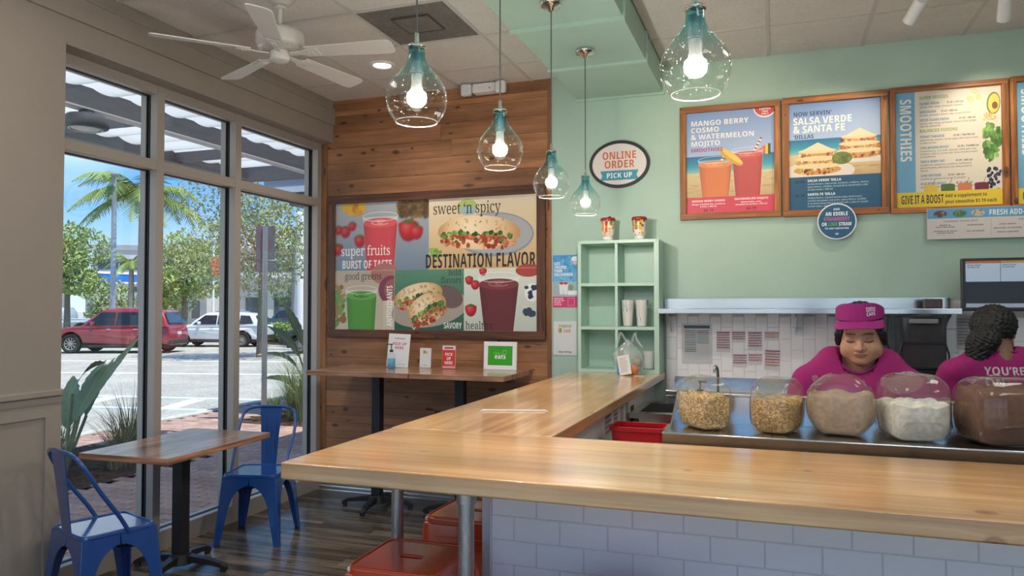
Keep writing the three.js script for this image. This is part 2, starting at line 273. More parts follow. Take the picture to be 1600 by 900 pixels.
{ // back wall: rustic boards beside the windows, mint paint behind the counter
  const w = structure('wall_back', 'back wall of rustic brown boards beside mint green paint');
  part(w, 'wall_core', BB(-3.86, XR + 0.2, 0, CH + 0.4, ZB - 0.2, ZB - 0.022), M.slab);
  part(w, 'painted_wall', muv(BB(-1.64, XR, 0, CH + 0.1, ZB - 0.03, ZB)), M.mint);
  const R = rng(19), mats = [0.88, 0.94, 1.0, 1.05, 1.1].map((k) => S({ map: TEX.rustic, color: C(1.35 * k, 1.27 * k, 1.2 * k), roughness: 0.6, bumpMap: TEX.rustic, bumpScale: 0.0016 }));
  const x0 = -3.73, x1 = -1.645; let y = 0.3, row = 0;
  while (y < CH + 0.02) {
    const h = Math.min(0.138, CH + 0.03 - y); let a = x0, first = 0.35 + R() * 1.3;
    for (const b of first > 0.5 && first < 1.7 ? [x0 + first, x1] : [x1]) { const d = R() * 0.004; part(w, 'board', muv(BB(a + 0.001, b - 0.001, y + 0.0012, y + h - 0.0012, ZB - 0.022, ZB - 0.004 + d), 'x', R() * 2.4, R() * 0.6), mats[Math.floor(R() * 5)]); a = b; }
    y += 0.138; row++;
  }
  part(w, 'top_board', muv(BB(x0, x1, CH - 0.085, CH + 0.01, ZB - 0.01, ZB + 0.008), 'x', 0.3, 0.2), mats[0]);
  part(w, 'edge_board', muv(BB(-1.668, -1.638, 0.3, CH, ZB - 0.02, ZB + 0.012), 'y', 0.3, 0.2), mats[1]);
  part(w, 'edge_board', muv(BB(-3.72, -3.66, 0.3, 2.97, ZB - 0.01, ZB + 0.006), 'y', 0.9, 0.4), mats[2]);
  // corrugated iron skirting, ribs running along the wall
  const sh = [], n = 44; for (let i = 0; i <= n; i++) { const yy = 0.3 * i / n; sh.push([0.012 + 0.010 * Math.cos(yy / 0.034 * Math.PI * 2), yy]); }
  const outline = [...sh, ...sh.slice().reverse().map(([a, b]) => [a - 0.003, b])];
  const cg = new THREE.ExtrudeGeometry(poly(outline), { depth: x1 - x0, bevelEnabled: false }).rotateY(Math.PI / 2).scale(1, 1, -1);
  part(w, 'corrugated_skirting', toCreasedNormals(cg.translate(x0, 0, ZB), 0.9), new THREE.MeshStandardMaterial({ color: C(0.62, 0.66, 0.68), metalness: 0.9, roughness: 0.28, side: THREE.DoubleSide }), 'galvanised corrugated metal strip');
}
{ // walls out of the frame
  const r = structure('wall_right', 'mint green side wall'); part(r, 'wall_core', muv(BB(XR, XR + 0.2, 0, CH + 0.4, ZB, ZF + 0.2)), M.mint);
  const w = structure('wall_front', 'greige street wall around the shop front glazing');
  part(w, 'wall_core', [BB(-3.86, -3.4, 0, CH + 0.4, ZF, ZF + 0.2), BB(3.8, XR + 0.2, 0, CH + 0.4, ZF, ZF + 0.2), BB(-3.4, 3.8, 2.97, CH + 0.4, ZF, ZF + 0.2)].map((g) => muv(g)), M.greige);
  const g = structure('window_2', 'aluminium framed street shop front behind the counter guests');
  g.position.set(0, 0, ZF + 0.02); g.rotation.y = Math.PI / 2; storefront(g, [-3.77, -2.36, -0.94, 0.48, 1.92, 3.37], 2.43, 0.12, 2.97);
}
{ // bar wall below the counter, subway tile on the guests' side
  const w = structure('wall_counter', 'low bar wall faced with glossy white subway tiles in running bond');
  part(w, 'bar_wall_core', [BB(-0.885, XR, 0, 1.035, -2.42, -2.3012), BB(-0.965, -0.855, 0, 1.035, ZB, -2.42)], M.grout, 'grey grout between the tiles');
  const tg = new RoundedBoxGeometry(0.1505, 0.0745, 0.010, 1, 0.0022), R = rng(5), hg = RB(0.075, 0.0745, 0.01, 0.0022, 0, 0, 0, 1);
  let n = 0;
  for (let r = 0; r < 14; r++) { const y = 0.9915 - 0.0775 * r + 0.0; if (y < 0) break; const off = r % 2 ? 0 : 0.0768;
    for (let k = 0; k < 20; k++) { const x = -0.8835 + 0.0768 + off + k * 0.1535 - 0.0768 * 0; if (n > 285 || x > 1.55) break; n++; const m = partG(w, 'tile', tg, M.tile, x, y, -2.303); m.rotation.set((R() - 0.5) * 0.006, (R() - 0.5) * 0.006, 0); }
    if (off) partG(w, 'tile', hg, M.tile, -0.8835 + 0.038, y, -2.303);
  }
  part(w, 'end_cap', BB(-0.889, -0.884, 0, 1.035, -2.42, -2.298), M.grout);
  part(w, 'bar_wall_lining', [BB(-0.857, -0.85, 0, 1.035, ZB, -2.42), BB(-0.85, XR, 0, 1.035, -2.425, -2.418)], M.white, 'plain pale panel on the staff side');
}
{ // worktop
  const c = thing('bar_counter', 'long L shaped honey maple bar counter top with thick square edge', 'counter');
  part(c, 'counter_top', muv(RB(XR + 1.405, 0.052, 0.70, 0.006, (XR - 1.415) / 2, 1.061, -2.25), 'x', 0.2, 0.1), M.maple);
  part(c, 'counter_arm', muv(RB(0.65, 0.052, 2.938, 0.006, -1.094, 1.0605, -4.0720), 'z', 0.9, 0.4), M.maple);
  for (const [x, z] of [[-0.84, -1.985], [-1.33, -2.49]]) { const l = part(c, 'pipe_leg', CY(0.0225, 0.0225, 1.0, x, 0.505, z), M.galv, 'galvanised pipe leg'); part(l, 'pipe_flange', [CY(0.05, 0.05, 0.008, x, 0.004, z), CY(0.03, 0.03, 0.03, x, 0.02, z)], M.galv); part(l, 'pipe_flange', [CY(0.05, 0.05, 0.008, x, 1.031, z), CY(0.029, 0.029, 0.035, x, 1.012, z)], M.galv); }
}
{ // backsplash of upright subway tiles
  const w = structure('wall_kitchen', 'backsplash of upright white subway tiles behind the work counter');
  part(w, 'backsplash_core', BB(-0.765, 1.7, 0.9, 1.60, ZB, ZB + 0.0122), M.grout, 'grey grout between the tiles');
  const tg = new RoundedBoxGeometry(0.0745, 0.152, 0.010, 1, 0.0022), R = rng(15); let n = 0;
  for (let k = 0; k < 32; k++) { const x = -0.726 + k * 0.0778; for (let r = 0; r < 5; r++) { const y = 0.945 + r * 0.156 + (k % 2 ? 0.078 : 0); if (y > 1.53) continue; const m = partG(w, 'tile', tg, M.tile, x, y, ZB + 0.010); m.rotation.set((R() - 0.5) * 0.008, (R() - 0.5) * 0.008, 0); } }
}
// ---------------------------------------------------------------- ceiling vent, recessed lamps, track spots, emergency lamp
{
  const v = thing('ceiling_vent', 'dusty grey square air diffuser set in the tile ceiling', 'vent', [-2.1, CH, -4.2]);
  const vm = S({ color: C(0.20, 0.185, 0.165), roughness: 0.8, map: TEX.stone });
  part(v, 'face_panel', muv(B(0.575, 0.01, 0.575, 0, 0.006, 0)), vm);
  part(v, 'duct_plate', [B(0.24, 0.006, 0.24, 0, -0.006, 0.02)].map((g) => muv(g)), vm);
  const e = []; for (const [a, b, c, d] of [[-0.125, 0.125, -0.105, -0.098], [-0.125, 0.125, 0.138, 0.145], [-0.125, -0.118, -0.1, 0.14], [0.118, 0.125, -0.1, 0.14]]) e.push(BB(a, b, -0.013, -0.001, c, d));
  part(v, 'plate_rim', e, S({ color: C(0.09, 0.085, 0.08), roughness: 0.8 }));
}
const lampGlow = S({ color: C(0.9, 0.9, 0.9), emissive: C(1, 0.94, 0.84), emissiveIntensity: 4 });
function downlight(x, z, label, pow) {
  const d = thing('recessed_downlight', label, 'light', [x, CH, z], 0, 'round recessed ceiling downlights');
  part(d, 'trim_ring', LA([[0.062, -0.001], [0.068, -0.010], [0.085, -0.012], [0.092, -0.006], [0.093, 0.001]], 40), M.white);
  part(d, 'lens', CY(0.063, 0.063, 0.006, 0, -0.004, 0, 32), lampGlow);
  spot(d, new THREE.Color(1, 0.9, 0.76), pow, [0, -0.02, 0], [0, -3, 0], 1.15, 0.8, 3);
}
downlight(-2.71, -4.81, 'lit round recessed downlight in the tile ceiling beside the dusty vent', 4.5);
downlight(-2.71, -1.2, 'lit round recessed downlight in the ceiling over the dining floor', 3.2);
downlight(0.6, 0.45, 'lit round recessed downlight in the ceiling over the guest side of the bar', 3.2);
function ledPanel(x, z, where) {
  const p = thing('troffer_lamp', 'lit rectangular panel lamp in the tile ceiling ' + where, 'light', [x, CH - 0.006, z], 0, 'rectangular ceiling light panels');
  part(p, 'frame', [BB(-0.30, 0.30, -0.012, 0, -0.60, -0.57), BB(-0.30, 0.30, -0.012, 0, 0.57, 0.60), BB(-0.30, -0.27, -0.012, 0, -0.57, 0.57), BB(0.27, 0.30, -0.012, 0, -0.57, 0.57)], M.white);
  part(p, 'diffuser', BB(-0.27, 0.27, -0.008, -0.002, -0.57, 0.57), S({ color: C(0.9, 0.9, 0.9), emissive: C(1, 0.95, 0.88), emissiveIntensity: 2 }));
  const l = new THREE.RectAreaLight(new THREE.Color(1, 0.96, 0.9), 2.0, 0.54, 1.14); l.position.set(0, -0.02, 0); l.rotation.x = -Math.PI / 2; l.name = 'panel_light'; p.add(l);
}
ledPanel(-2.7, -1.9, 'over the dining floor before the panelled pier'); ledPanel(0.86, -0.55, 'over the guest side of the bar'); ledPanel(2.66, -0.55, 'near the side wall'); ledPanel(1.46, -3.3, 'over the prep station');
{ // track spots washing the menu boards
  const items = [[0.745, -4.66, 0.3, 2.5, 'white cylinder track spotlight aimed at the quesadilla poster'], [1.205, -4.78, 1.3, 2.6, 'white cylinder track spotlight aimed at the smoothie list board'], [-0.25, -3.85, -0.4, 2.6, 'white cylinder track spotlight aimed at the mango drink poster']];
  for (const [x, z, tx, ty, label] of items) {
    const t = thing('track_spotlight', label, 'spotlight', [x, CH, z], 0, 'track spotlights over the menu boards');
    part(t, 'mount', [CY(0.045, 0.045, 0.02, 0, -0.010, 0), bar([0, 0, 0], [0, -0.07, 0], 0.008)], M.white);
    const dir = V(tx - x, ty - (CH - 0.12), ZB - z).normalize(), q = new THREE.Quaternion().setFromUnitVectors(V(0, -1, 0), dir);
    part(t, 'head', LA([[0, 0.07], [0.03, 0.07], [0.036, 0.062], [0.036, -0.07], [0.031, -0.07], [0.030, -0.05], [0, -0.05]], 28).applyQuaternion(q).translate(0, -0.12, 0), M.white);
    part(t, 'lens', CY(0.029, 0.029, 0.004, 0, -0.052, 0).applyQuaternion(q).translate(0, -0.12, 0), lampGlow);
    const p = dir.clone().multiplyScalar(0.075).add(V(0, -0.12, 0));
    spot(t, new THREE.Color(1, 0.82, 0.58), 1.7, p.toArray(), dir.clone().multiplyScalar(3).toArray(), 0.55, 0.9, 1.5);
  }
}
{
  const e = thing('emergency_light', 'white twin head emergency light mounted against the board wall under the ceiling', 'light', [-2.16, 3.285, ZB + 0.07]);
  part(e, 'housing', RB(0.20, 0.075, 0.09, 0.012, 0, 0, 0), M.white);
  for (const s of [-1, 1]) { const h = part(e, 'lamp_head', [RB(0.085, 0.095, 0.055, 0.018, s * 0.145, -0.012, 0.05), bar([s * 0.1, 0, 0.02], [s * 0.14, 0, 0.03], 0.012)], M.white); part(h, 'lens', RB(0.062, 0.068, 0.006, 0.003, s * 0.145, -0.012, 0.079, 1), PH({ color: C(0.75, 0.77, 0.78), roughness: 0.15, clearcoat: 1 })); }
  part(e, 'test_lamp', SPH(0.006, 0.05, -0.01, 0.047, 8), S({ color: C(0.6, 0.04, 0.02) }));
}
{ // ceiling fan, five blades
  const f = thing('ceiling_fan', 'white five blade ceiling fan with round motor housing on a short rod', 'fan', [-2.60, 3.02, -3.47]);
  part(f, 'canopy', LA([[0, 0.31], [0.085, 0.31], [0.088, 0.28], [0.075, 0.245], [0.045, 0.222], [0.02, 0.215], [0, 0.215]], 32), M.fanWhite);
  part(f, 'collar', LA([[0.012, 0.217], [0.032, 0.215], [0.034, 0.205], [0.03, 0.196], [0.012, 0.196]], 24), M.fanWhite);
  part(f, 'downrod', CY(0.0125, 0.0125, 0.16, 0, 0.15, 0), M.fanWhite);
  part(f, 'motor_housing', LA([[0, 0.10], [0.028, 0.10], [0.03, 0.085], [0.095, 0.078], [0.125, 0.065], [0.132, 0.045], [0.132, 0.0], [0.122, -0.018], [0.095, -0.03], [0.06, -0.036], [0, -0.036]], 48), M.fanWhite);
  part(f, 'vent_ribs', Array.from({ length: 30 }, (_, i) => B(0.004, 0.004, 0.03, 0, -0.027, 0.103).rotateX(0.0).rotateY(i / 30 * Math.PI * 2)), M.fanWhite);
  part(f, 'switch_cup', LA([[0, -0.032], [0.04, -0.032], [0.052, -0.045], [0.052, -0.085], [0.045, -0.097], [0.02, -0.10], [0, -0.10]], 32), M.fanWhite);
  const blade = new THREE.Shape(); blade.moveTo(0.16, -0.048); blade.lineTo(0.62, -0.066); blade.quadraticCurveTo(0.66, -0.064, 0.66, -0.03); blade.lineTo(0.66, 0.03); blade.quadraticCurveTo(0.66, 0.064, 0.62, 0.066); blade.lineTo(0.16, 0.048); blade.closePath();
  const g = EX(blade, 0.007, 0.0015).rotateX(-Math.PI / 2).translate(0, -0.004, 0).rotateX(-0.21);
  const iron = new THREE.Shape(); iron.moveTo(0.06, -0.014); iron.lineTo(0.13, -0.016); iron.quadraticCurveTo(0.16, -0.045, 0.23, -0.035); iron.lineTo(0.235, 0.035); iron.quadraticCurveTo(0.16, 0.045, 0.13, 0.016); iron.lineTo(0.06, 0.014); iron.closePath();
  const gi = EX(iron, 0.006, 0.001).rotateX(-Math.PI / 2).translate(0, -0.011, 0).rotateX(-0.21);
  const sc = merge([-1, 0, 1].map((i) => B(0.006, 0.006, 0.03, 0.185 + i * 0.014, -0.013, 0).rotateX(-0.21)));
  for (let k = 0; k < 5; k++) { const a = 0.17 + k * Math.PI * 2 / 5; const b = partG(f, 'blade', norm(g), M.fanWhite, 0, -0.05, 0); b.rotation.y = a; const i = partG(b, 'blade_iron', norm(gi), M.fanWhite); partG(b, 'iron_ribs', sc, M.fanWhite); }
}
// ---------------------------------------------------------------- glass pendants
{
  const prof = [[0.0245, 0], [0.025, -0.012], [0.0265, -0.03], [0.031, -0.045], [0.040, -0.06], [0.052, -0.075], [0.066, -0.092], [0.078, -0.108], [0.087, -0.125], [0.0925, -0.145], [0.0935, -0.16], [0.0915, -0.18], [0.086, -0.198], [0.077, -0.215], [0.064, -0.231]];
  const spl = new THREE.SplineCurve(prof.map((p) => new THREE.Vector2(...p))).getPoints(56).map((p) => [p.x, p.y]);
  const glassG = tint(LA(spl, 56), (x, y) => { const t = smooth(-0.02, -0.15, y); return [lerp(0.40, 0.95, t), lerp(0.78, 0.97, t), lerp(0.82, 0.955, t)]; });
  const shadeM = PH({ color: C(1, 1, 1), vertexColors: true, roughness: 0.0, transmission: 1, thickness: 0, ior: 1.5, side: THREE.DoubleSide, bumpMap: TEX.plaster, bumpScale: 0.0 });
  const R = rng(77), bub = []; for (let i = 0; i < 150; i++) { const k = 10 + Math.floor(R() * 44), [r, y] = spl[k], a = R() * 6.283, s = 0.0005 + R() * 0.0008; bub.push(new THREE.OctahedronGeometry(s, 0).translate(Math.cos(a) * r, y, Math.sin(a) * r)); }
  const bubG = merge(bub), bubM = S({ color: C(0.85, 0.82, 0.7), roughness: 0.2 }), bulbM = S({ color: C(1, 1, 1), emissive: C(1, 0.93, 0.8), emissiveIntensity: 3.2 }), porc = S({ color: C(0.30, 0.32, 0.30), roughness: 0.4 }), cord = S({ color: C(0.10, 0.10, 0.10), roughness: 0.5 });
  const where = [[-1.04, -2.06, 'above the outer corner of the bar counter'], [-1.06, -2.85, 'second along the counter arm from the bar corner'], [-1.09, -3.69, 'third along the counter arm from the bar corner'], [-1.10, -4.46, 'at the wall end of the counter arm'], [-0.20, -2.04, 'over the long bar front, before the mango poster']];
  for (const [x, z, w] of where) {
    const p = thing('pendant_lamp', 'teal to clear glass teardrop pendant ' + w, 'pendant lamp', [x, 2.352, z], 0, 'teardrop glass pendants over the bar');
    part(p, 'ceiling_canopy', LA([[0, 0.788], [0.058, 0.788], [0.06, 0.775], [0.052, 0.757], [0.02, 0.752], [0.014, 0.735], [0, 0.735]], 32), M.chrome);
    part(p, 'cord', bar([0, 0.02, 0], [0, 0.745, 0], 0.0032, 8), cord);
    part(p, 'cap', LA([[0, 0.045], [0.006, 0.045], [0.008, 0.012], [0.027, 0.008], [0.0285, -0.004], [0.0, -0.004]], 28), M.chrome);
    const s = partG(p, 'glass_shade', glassG, shadeM); s.userData.label = 'teal glass fading to clear'; 
    part(s, 'rim', new THREE.TorusGeometry(0.064, 0.0016, 8, 48).rotateX(Math.PI / 2).translate(0, -0.231, 0), PH({ color: C(0.9, 0.92, 0.88), roughness: 0.02, transmission: 0.8, thickness: 0 }));
    const b = partG(s, 'seed_bubbles', bubG, bubM); b.userData.kind = 'stuff';
    part(p, 'socket', [CY(0.018, 0.018, 0.062, 0, -0.048, 0), CY(0.020, 0.020, 0.01, 0, -0.075, 0)], S({ color: C(0.16, 0.2, 0.2), roughness: 0.4, metalness: 0.5 }));
    const bulb = part(p, 'bulb', LA([[0, -0.131], [0.018, -0.132], [0.0295, -0.142], [0.0315, -0.155], [0.029, -0.17], [0.02, -0.181], [0, -0.186]], 28), bulbM);
    part(bulb, 'bulb_base', LA([[0.0, -0.082], [0.0145, -0.082], [0.0165, -0.115], [0.020, -0.132], [0, -0.1325]], 24), porc);
    point(p, new THREE.Color(1, 0.86, 0.78), 0.9, [0, -0.157, 0], 1.2);
  }
}
// ---------------------------------------------------------------- sheet metal chairs and stools
// half of a leg panel: u from the corner inwards, y height; mapped so that two panels make an angle leg splayed outwards
function sheetLeg(H, halfSpanAtSeat, halfSpanAtFloor, outline, mat, parent, sx, sz) {
  const sh = new THREE.Shape(); sh.moveTo(0, 0); sh.lineTo(outline[0][0], 0); sh.lineTo(outline[1][0], outline[1][1]); sh.quadraticCurveTo(outline[2][0], outline[2][1], outline[3][0], outline[3][1]); sh.lineTo(outline[4][0], outline[4][1]); sh.lineTo(outline[4][0], H); sh.lineTo(0, H); sh.closePath();
  const pts = sh.getPoints(10), c = (y) => lerp(halfSpanAtFloor, halfSpanAtSeat, clamp(y / H));
  const mk = (flip) => { const g = norm(new THREE.ExtrudeGeometry(new THREE.Shape(pts), { depth: 0.004, bevelEnabled: true, bevelSize: 0.0015, bevelThickness: 0.0015, bevelSegments: 1, steps: 1, curveSegments: 10 }));
    return warp(g, (v) => { const { x: u, y, z: w } = v, k = c(y); if (flip) v.set(sx * (k - w), y, sz * (k - u)); else v.set(sx * (k - u), y, sz * (k - w)); }); };
  const fold = bar([sx * (halfSpanAtSeat - 0.004), H - 0.004, sz * (halfSpanAtSeat - 0.004)], [sx * (halfSpanAtFloor - 0.004), 0.004, sz * (halfSpanAtFloor - 0.004)], 0.0075, 8, 0.0075);
  const l = part(parent, 'leg', [mk(false), mk(true), fold], new THREE.MeshPhysicalMaterial().copy(mat));
  l.material.side = THREE.DoubleSide;
  part(l, 'foot', B(0.03, 0.012, 0.03, sx * (halfSpanAtFloor - 0.015), 0.006, sz * (halfSpanAtFloor - 0.015)), M.black, 'black rubber foot');
  return l;
}
function chair(label, pos, turn) {
  const t = thing('cafe_chair', label, 'chair', pos, turn, 'blue sheet metal chairs at the small table');
  const outline = [[0.034], [0.058, 0.20], [0.07, 0.36], [0.17, 0.385], [0.176, 0.385]];
  for (const sx of [-1, 1]) for (const sz of [-1, 1]) sheetLeg(0.437, 0.178, 0.215, outline, M.blue, t, sx, sz);
  const seat = new THREE.Shape(rrect(0.365, 0.365, 0.05).getPoints(8));
  part(t, 'seat', [warp(norm(EX(seat, 0.016, 0.006, 8, 3).rotateX(-Math.PI / 2)), (v) => { const r = Math.max(Math.abs(v.x), Math.abs(v.z)); v.y += 0.432 - 0.0; })], M.blue);
  part(t, 'seat_rim', TB([[-0.165, 0.449, 0.165], [0, 0.449, 0.172], [0.165, 0.449, 0.165], [0.172, 0.449, 0], [0.165, 0.449, -0.165], [0, 0.449, -0.172], [-0.165, 0.449, -0.165], [-0.172, 0.449, 0]], 0.006, 64, 8, true, 0.3), M.blue);
  part(t, 'back_hoop', TB([[0.178, 0.435, 0.04], [0.186, 0.52, -0.01], [0.196, 0.65, -0.10], [0.194, 0.76, -0.165], [0.17, 0.825, -0.20], [0.10, 0.848, -0.215], [0, 0.852, -0.22], [-0.10, 0.848, -0.215], [-0.17, 0.825, -0.20], [-0.194, 0.76, -0.165], [-0.196, 0.65, -0.10], [-0.186, 0.52, -0.01], [-0.178, 0.435, 0.04]], 0.0105, 80, 10), M.blue);
  const sp = poly([[-0.052, 0], [0.052, 0], [0.062, 0.20], [0.078, 0.415], [-0.078, 0.415], [-0.062, 0.20]]);
  const bend = (v) => { const tt = v.y / 0.415; v.set(v.x, 0.436 + v.y, -0.176 - 0.044 * tt + 0.006 * Math.cos(v.x / 0.05) - 0.006 + v.z); };
  const spl = part(t, 'back_splat', warp(norm(EX(sp, 0.005, 0.001)), bend), M.blue);
  part(spl, 'pressed_rib', [-1, 1].map((s) => TB([[s * 0.030, 0.53, -0.176 - 0.044 * 0.23 + 0.005], [s * 0.034, 0.65, -0.176 - 0.044 * 0.52 + 0.005], [s * 0.038, 0.77, -0.176 - 0.044 * 0.81 + 0.005]], 0.0032, 12, 6)), M.blue);
  part(t, 'cross_brace', [bar([-0.17, 0.34, -0.17], [0.17, 0.34, 0.17], 0.005), bar([0.17, 0.335, -0.17], [-0.17, 0.335, 0.17], 0.005)], M.black);
  return t;
}
chair('blue metal chair seen from its back, beside the panelled wall', [-3.235, 0, -2.93], Math.PI - 0.33);
chair('blue metal chair turned to the room, between the small table and the board wall', [-3.325, 0, -4.25], 0.30);
function stool(label, pos, turn) {
  const t = thing('bar_stool', label, 'stool', pos, turn, 'orange red metal stools at the bar');
  const H = 0.735, outline = [[0.036], [0.055, 0.42], [0.062, 0.60], [0.11, 0.625], [0.150, 0.625]];
  for (const sx of [-1, 1]) for (const sz of [-1, 1]) sheetLeg(H, 0.150, 0.205, outline, M.red, t, sx, sz);
  const s = new THREE.Shape(rrect(0.308, 0.308, 0.045).getPoints(8)); s.holes.push(new THREE.Path(rrect(0.075, 0.026, 0.012).getPoints(6)));
  const seat = part(t, 'seat', EX(s, 0.026, 0.005, 8, 3).rotateX(-Math.PI / 2).translate(0, H - 0.004, 0), M.red, 'square seat with a hand slot');
  part(seat, 'seat_rim', TB([[-0.138, 0.757, 0.138], [0, 0.757, 0.146], [0.138, 0.757, 0.138], [0.146, 0.757, 0], [0.138, 0.757, -0.138], [0, 0.757, -0.146], [-0.138, 0.757, -0.138], [-0.146, 0.757, 0]], 0.0045, 64, 6, true, 0.25), M.red);
  part(seat, 'worn_corner', SPH(0.009, -0.141, 0.748, 0.141, 8), M.chipped, 'chipped paint at the corner');
  part(t, 'pressed_rib', [0, 1].flatMap((k) => [0, 1, 2, 3].map((q) => bar([-0.10, 0.668 + k * 0.024, 0.1565 - k * 0.0016], [0.10, 0.668 + k * 0.024, 0.1565 - k * 0.0016], 0.003, 6).rotateY(q * Math.PI / 2))), M.red);
  part(t, 'foot_rail', [0, 1, 2, 3].map((q) => B(0.34, 0.022, 0.005, 0, 0.25, 0.184).rotateY(q * Math.PI / 2)), M.red);
}
stool('orange red metal stool beneath the outer corner of the bar, showing its hand slot', [-1.105, 0, -2.165], 0.02);
stool('orange red metal stool under the counter arm, behind the corner pipe leg', [-1.118, 0, -2.74], -0.03);
stool('orange red metal stool under the counter arm, deepest in towards the board wall', [-1.11, 0, -3.30], 0.02);
stool('orange red metal stool in front of the white tiled bar wall', [-0.44, 0, -1.98], 0.06);
// ---------------------------------------------------------------- tables
function pedestal(t, H, r, reach, dx = 0) {
  part(t, 'column', RB(r * 2, H - 0.06, r * 2, 0.006, dx, 0.03 + (H - 0.06) / 2, 0), M.black);
  part(t, 'top_plate', B(0.3, 0.008, 0.3, dx, H - 0.034, 0), M.black);
  for (let k = 0; k < 4; k++) { const a = k * Math.PI / 2 + 0.12; part(t, 'base_foot', [warp(norm(new THREE.BoxGeometry(reach, 0.045, 0.055, 8, 2, 2)), (v) => { const u = (v.x + reach / 2) / reach; v.x += reach / 2; v.y = v.y * (1 - 0.5 * u) + 0.068 - 0.035 * u * u - (u > 0.9 ? 0.012 : 0); v.z *= 1 - 0.4 * u; }).rotateY(a).translate(dx, 0, 0), CY(0.016, 0.018, 0.03, dx + Math.cos(a) * (reach - 0.02), 0.015, -Math.sin(a) * (reach - 0.02), 12)], M.black); }
  part(t, 'base_hub', CY(0.06, 0.075, 0.06, dx, 0.065, 0), M.black);
}
function planked(t, w, d, th, y, along) { // top of glued planks
  const n = 6, g = []; part(t, 'table_edge', [RB(w, th, d, 0.003, 0, y - th / 2 - 0.0006, 0)].map((q) => muv(q, along, 0.1, 0.3)), M.tableEdge);
  for (let i = 0; i < n; i++) { const W = (along === 'z' ? w : d) - 0.006, a = -W / 2 + W / n * i; part(t, 'top_plank', muv(along === 'z' ? BB(a + 0.0006, a + W / n - 0.0006, y - 0.003, y, -d / 2 + 0.003, d / 2 - 0.003) : BB(-w / 2 + 0.003, w / 2 - 0.003, y - 0.003, y, a + 0.0006, a + W / n - 0.0006), along, i * 0.37, i * 0.21), M.tableWood); }
}
{
  const t = thing('cafe_table', 'small brown plank top table on a black pedestal between the two blue chairs', 'table', [-3.36, 0, -3.58], 0.04);
  planked(t, 0.60, 0.90, 0.034, 0.75, 'z'); pedestal(t, 0.752, 0.036, 0.30);
}
for (const [x, w, dx, label] of [[-2.95, 0.86, 0.0, 'tall brown plank top table against the board wall, next to the window'], [-2.145, 0.73, -0.10, 'tall brown plank top table against the board wall, next to the mint wall']]) {
  const t = thing('high_table', label, 'table', [x, 0, -5.19], 0, 'tall pick up tables under the food poster');
  planked(t, w, 0.66, 0.036, 1.075, 'x'); pedestal(t, 1.077, 0.036, 0.29, dx);
}
// ---------------------------------------------------------------- flat prints drawn on canvas
const rgbs = (r, g, b, a = 1) => `rgba(${r},${g},${b},${a})`;
function txt(g, s, x, y, size, color, { font = 'sans-serif', weight = 'bold', sx = 1, align = 'left', rot = 0 } = {}) { g.save(); g.translate(x, y); g.rotate(rot); g.scale(sx, 1); g.font = `${weight} ${size}px ${font}`; g.textAlign = align; g.textBaseline = 'alphabetic'; g.fillStyle = color; g.fillText(s, 0, 0); g.restore(); }
function ell(g, x, y, rx, ry, color, rot = 0) { g.beginPath(); g.ellipse(x, y, rx, ry, rot, 0, 7); g.fillStyle = color; g.fill(); }
function vgrad(g, x, y, w, h, stops) { const q = g.createLinearGradient(x, y, x, y + h); stops.forEach(([o, c]) => q.addColorStop(o, c)); g.fillStyle = q; g.fillRect(x, y, w, h); }
function blobs(g, R, n, x, y, w, h, r0, r1, cols) { for (let i = 0; i < n; i++) ell(g, x + R() * w, y + R() * h, r0 + R() * (r1 - r0), r0 + R() * (r1 - r0), cols[Math.floor(R() * cols.length)], R() * 3); }
function glassCup(g, x, yTop, wTop, yBot, wBot, fill, top, swirl) {
  const lip = yTop - wTop * 0.16; g.fillStyle = 'rgba(235,235,235,0.45)'; g.beginPath(); g.moveTo(x - wTop / 2 - 4, lip); g.lineTo(x + wTop / 2 + 4, lip); g.lineTo(x + wBot / 2 + 3, yBot); g.lineTo(x - wBot / 2 - 3, yBot); g.fill();
  const q = g.createLinearGradient(x - wTop / 2, 0, x + wTop / 2, 0); const d = fill.map((c) => c * 0.85); q.addColorStop(0, rgbs(...d)); q.addColorStop(0.25, rgbs(...fill)); q.addColorStop(0.8, rgbs(...fill)); q.addColorStop(1, rgbs(...d));
  g.fillStyle = q; g.beginPath(); g.moveTo(x - wTop / 2, yTop); g.lineTo(x + wTop / 2, yTop); g.lineTo(x + wBot / 2, yBot); g.lineTo(x - wBot / 2, yBot); g.fill();
  ell(g, x, yTop, wTop / 2, wTop * 0.13, rgbs(...top)); g.strokeStyle = rgbs(...swirl); g.lineWidth = wTop * 0.035; g.beginPath(); g.ellipse(x, yTop - 2, wTop * 0.25, wTop * 0.06, 0, 0.4, 5.4); g.stroke(); g.beginPath(); g.ellipse(x + 4, yTop - 3, wTop * 0.1, wTop * 0.03, 0, 1, 6); g.stroke();
  g.strokeStyle = 'rgba(240,240,240,0.8)'; g.lineWidth = 3; g.beginPath(); g.ellipse(x, lip, wTop / 2 + 4, wTop * 0.12, 0, 0, 7); g.stroke();
}
function berry(g, x, y, r) { const bq = g.createRadialGradient(x - r * 0.3, y - r * 0.3, r * 0.1, x, y, r * 1.3); bq.addColorStop(0, '#d4555a'); bq.addColorStop(0.5, '#b0262e'); bq.addColorStop(1, '#7a1820'); g.fillStyle = bq; g.beginPath(); g.moveTo(x - r, y - r * 0.5); g.quadraticCurveTo(x - r, y + r, x, y + r * 1.1); g.quadraticCurveTo(x + r, y + r, x + r, y - r * 0.5); g.quadraticCurveTo(x, y - r * 1.2, x - r, y - r * 0.5); g.fill(); ell(g, x, y - r * 0.7, r * 0.5, r * 0.2, '#4d6b33'); }
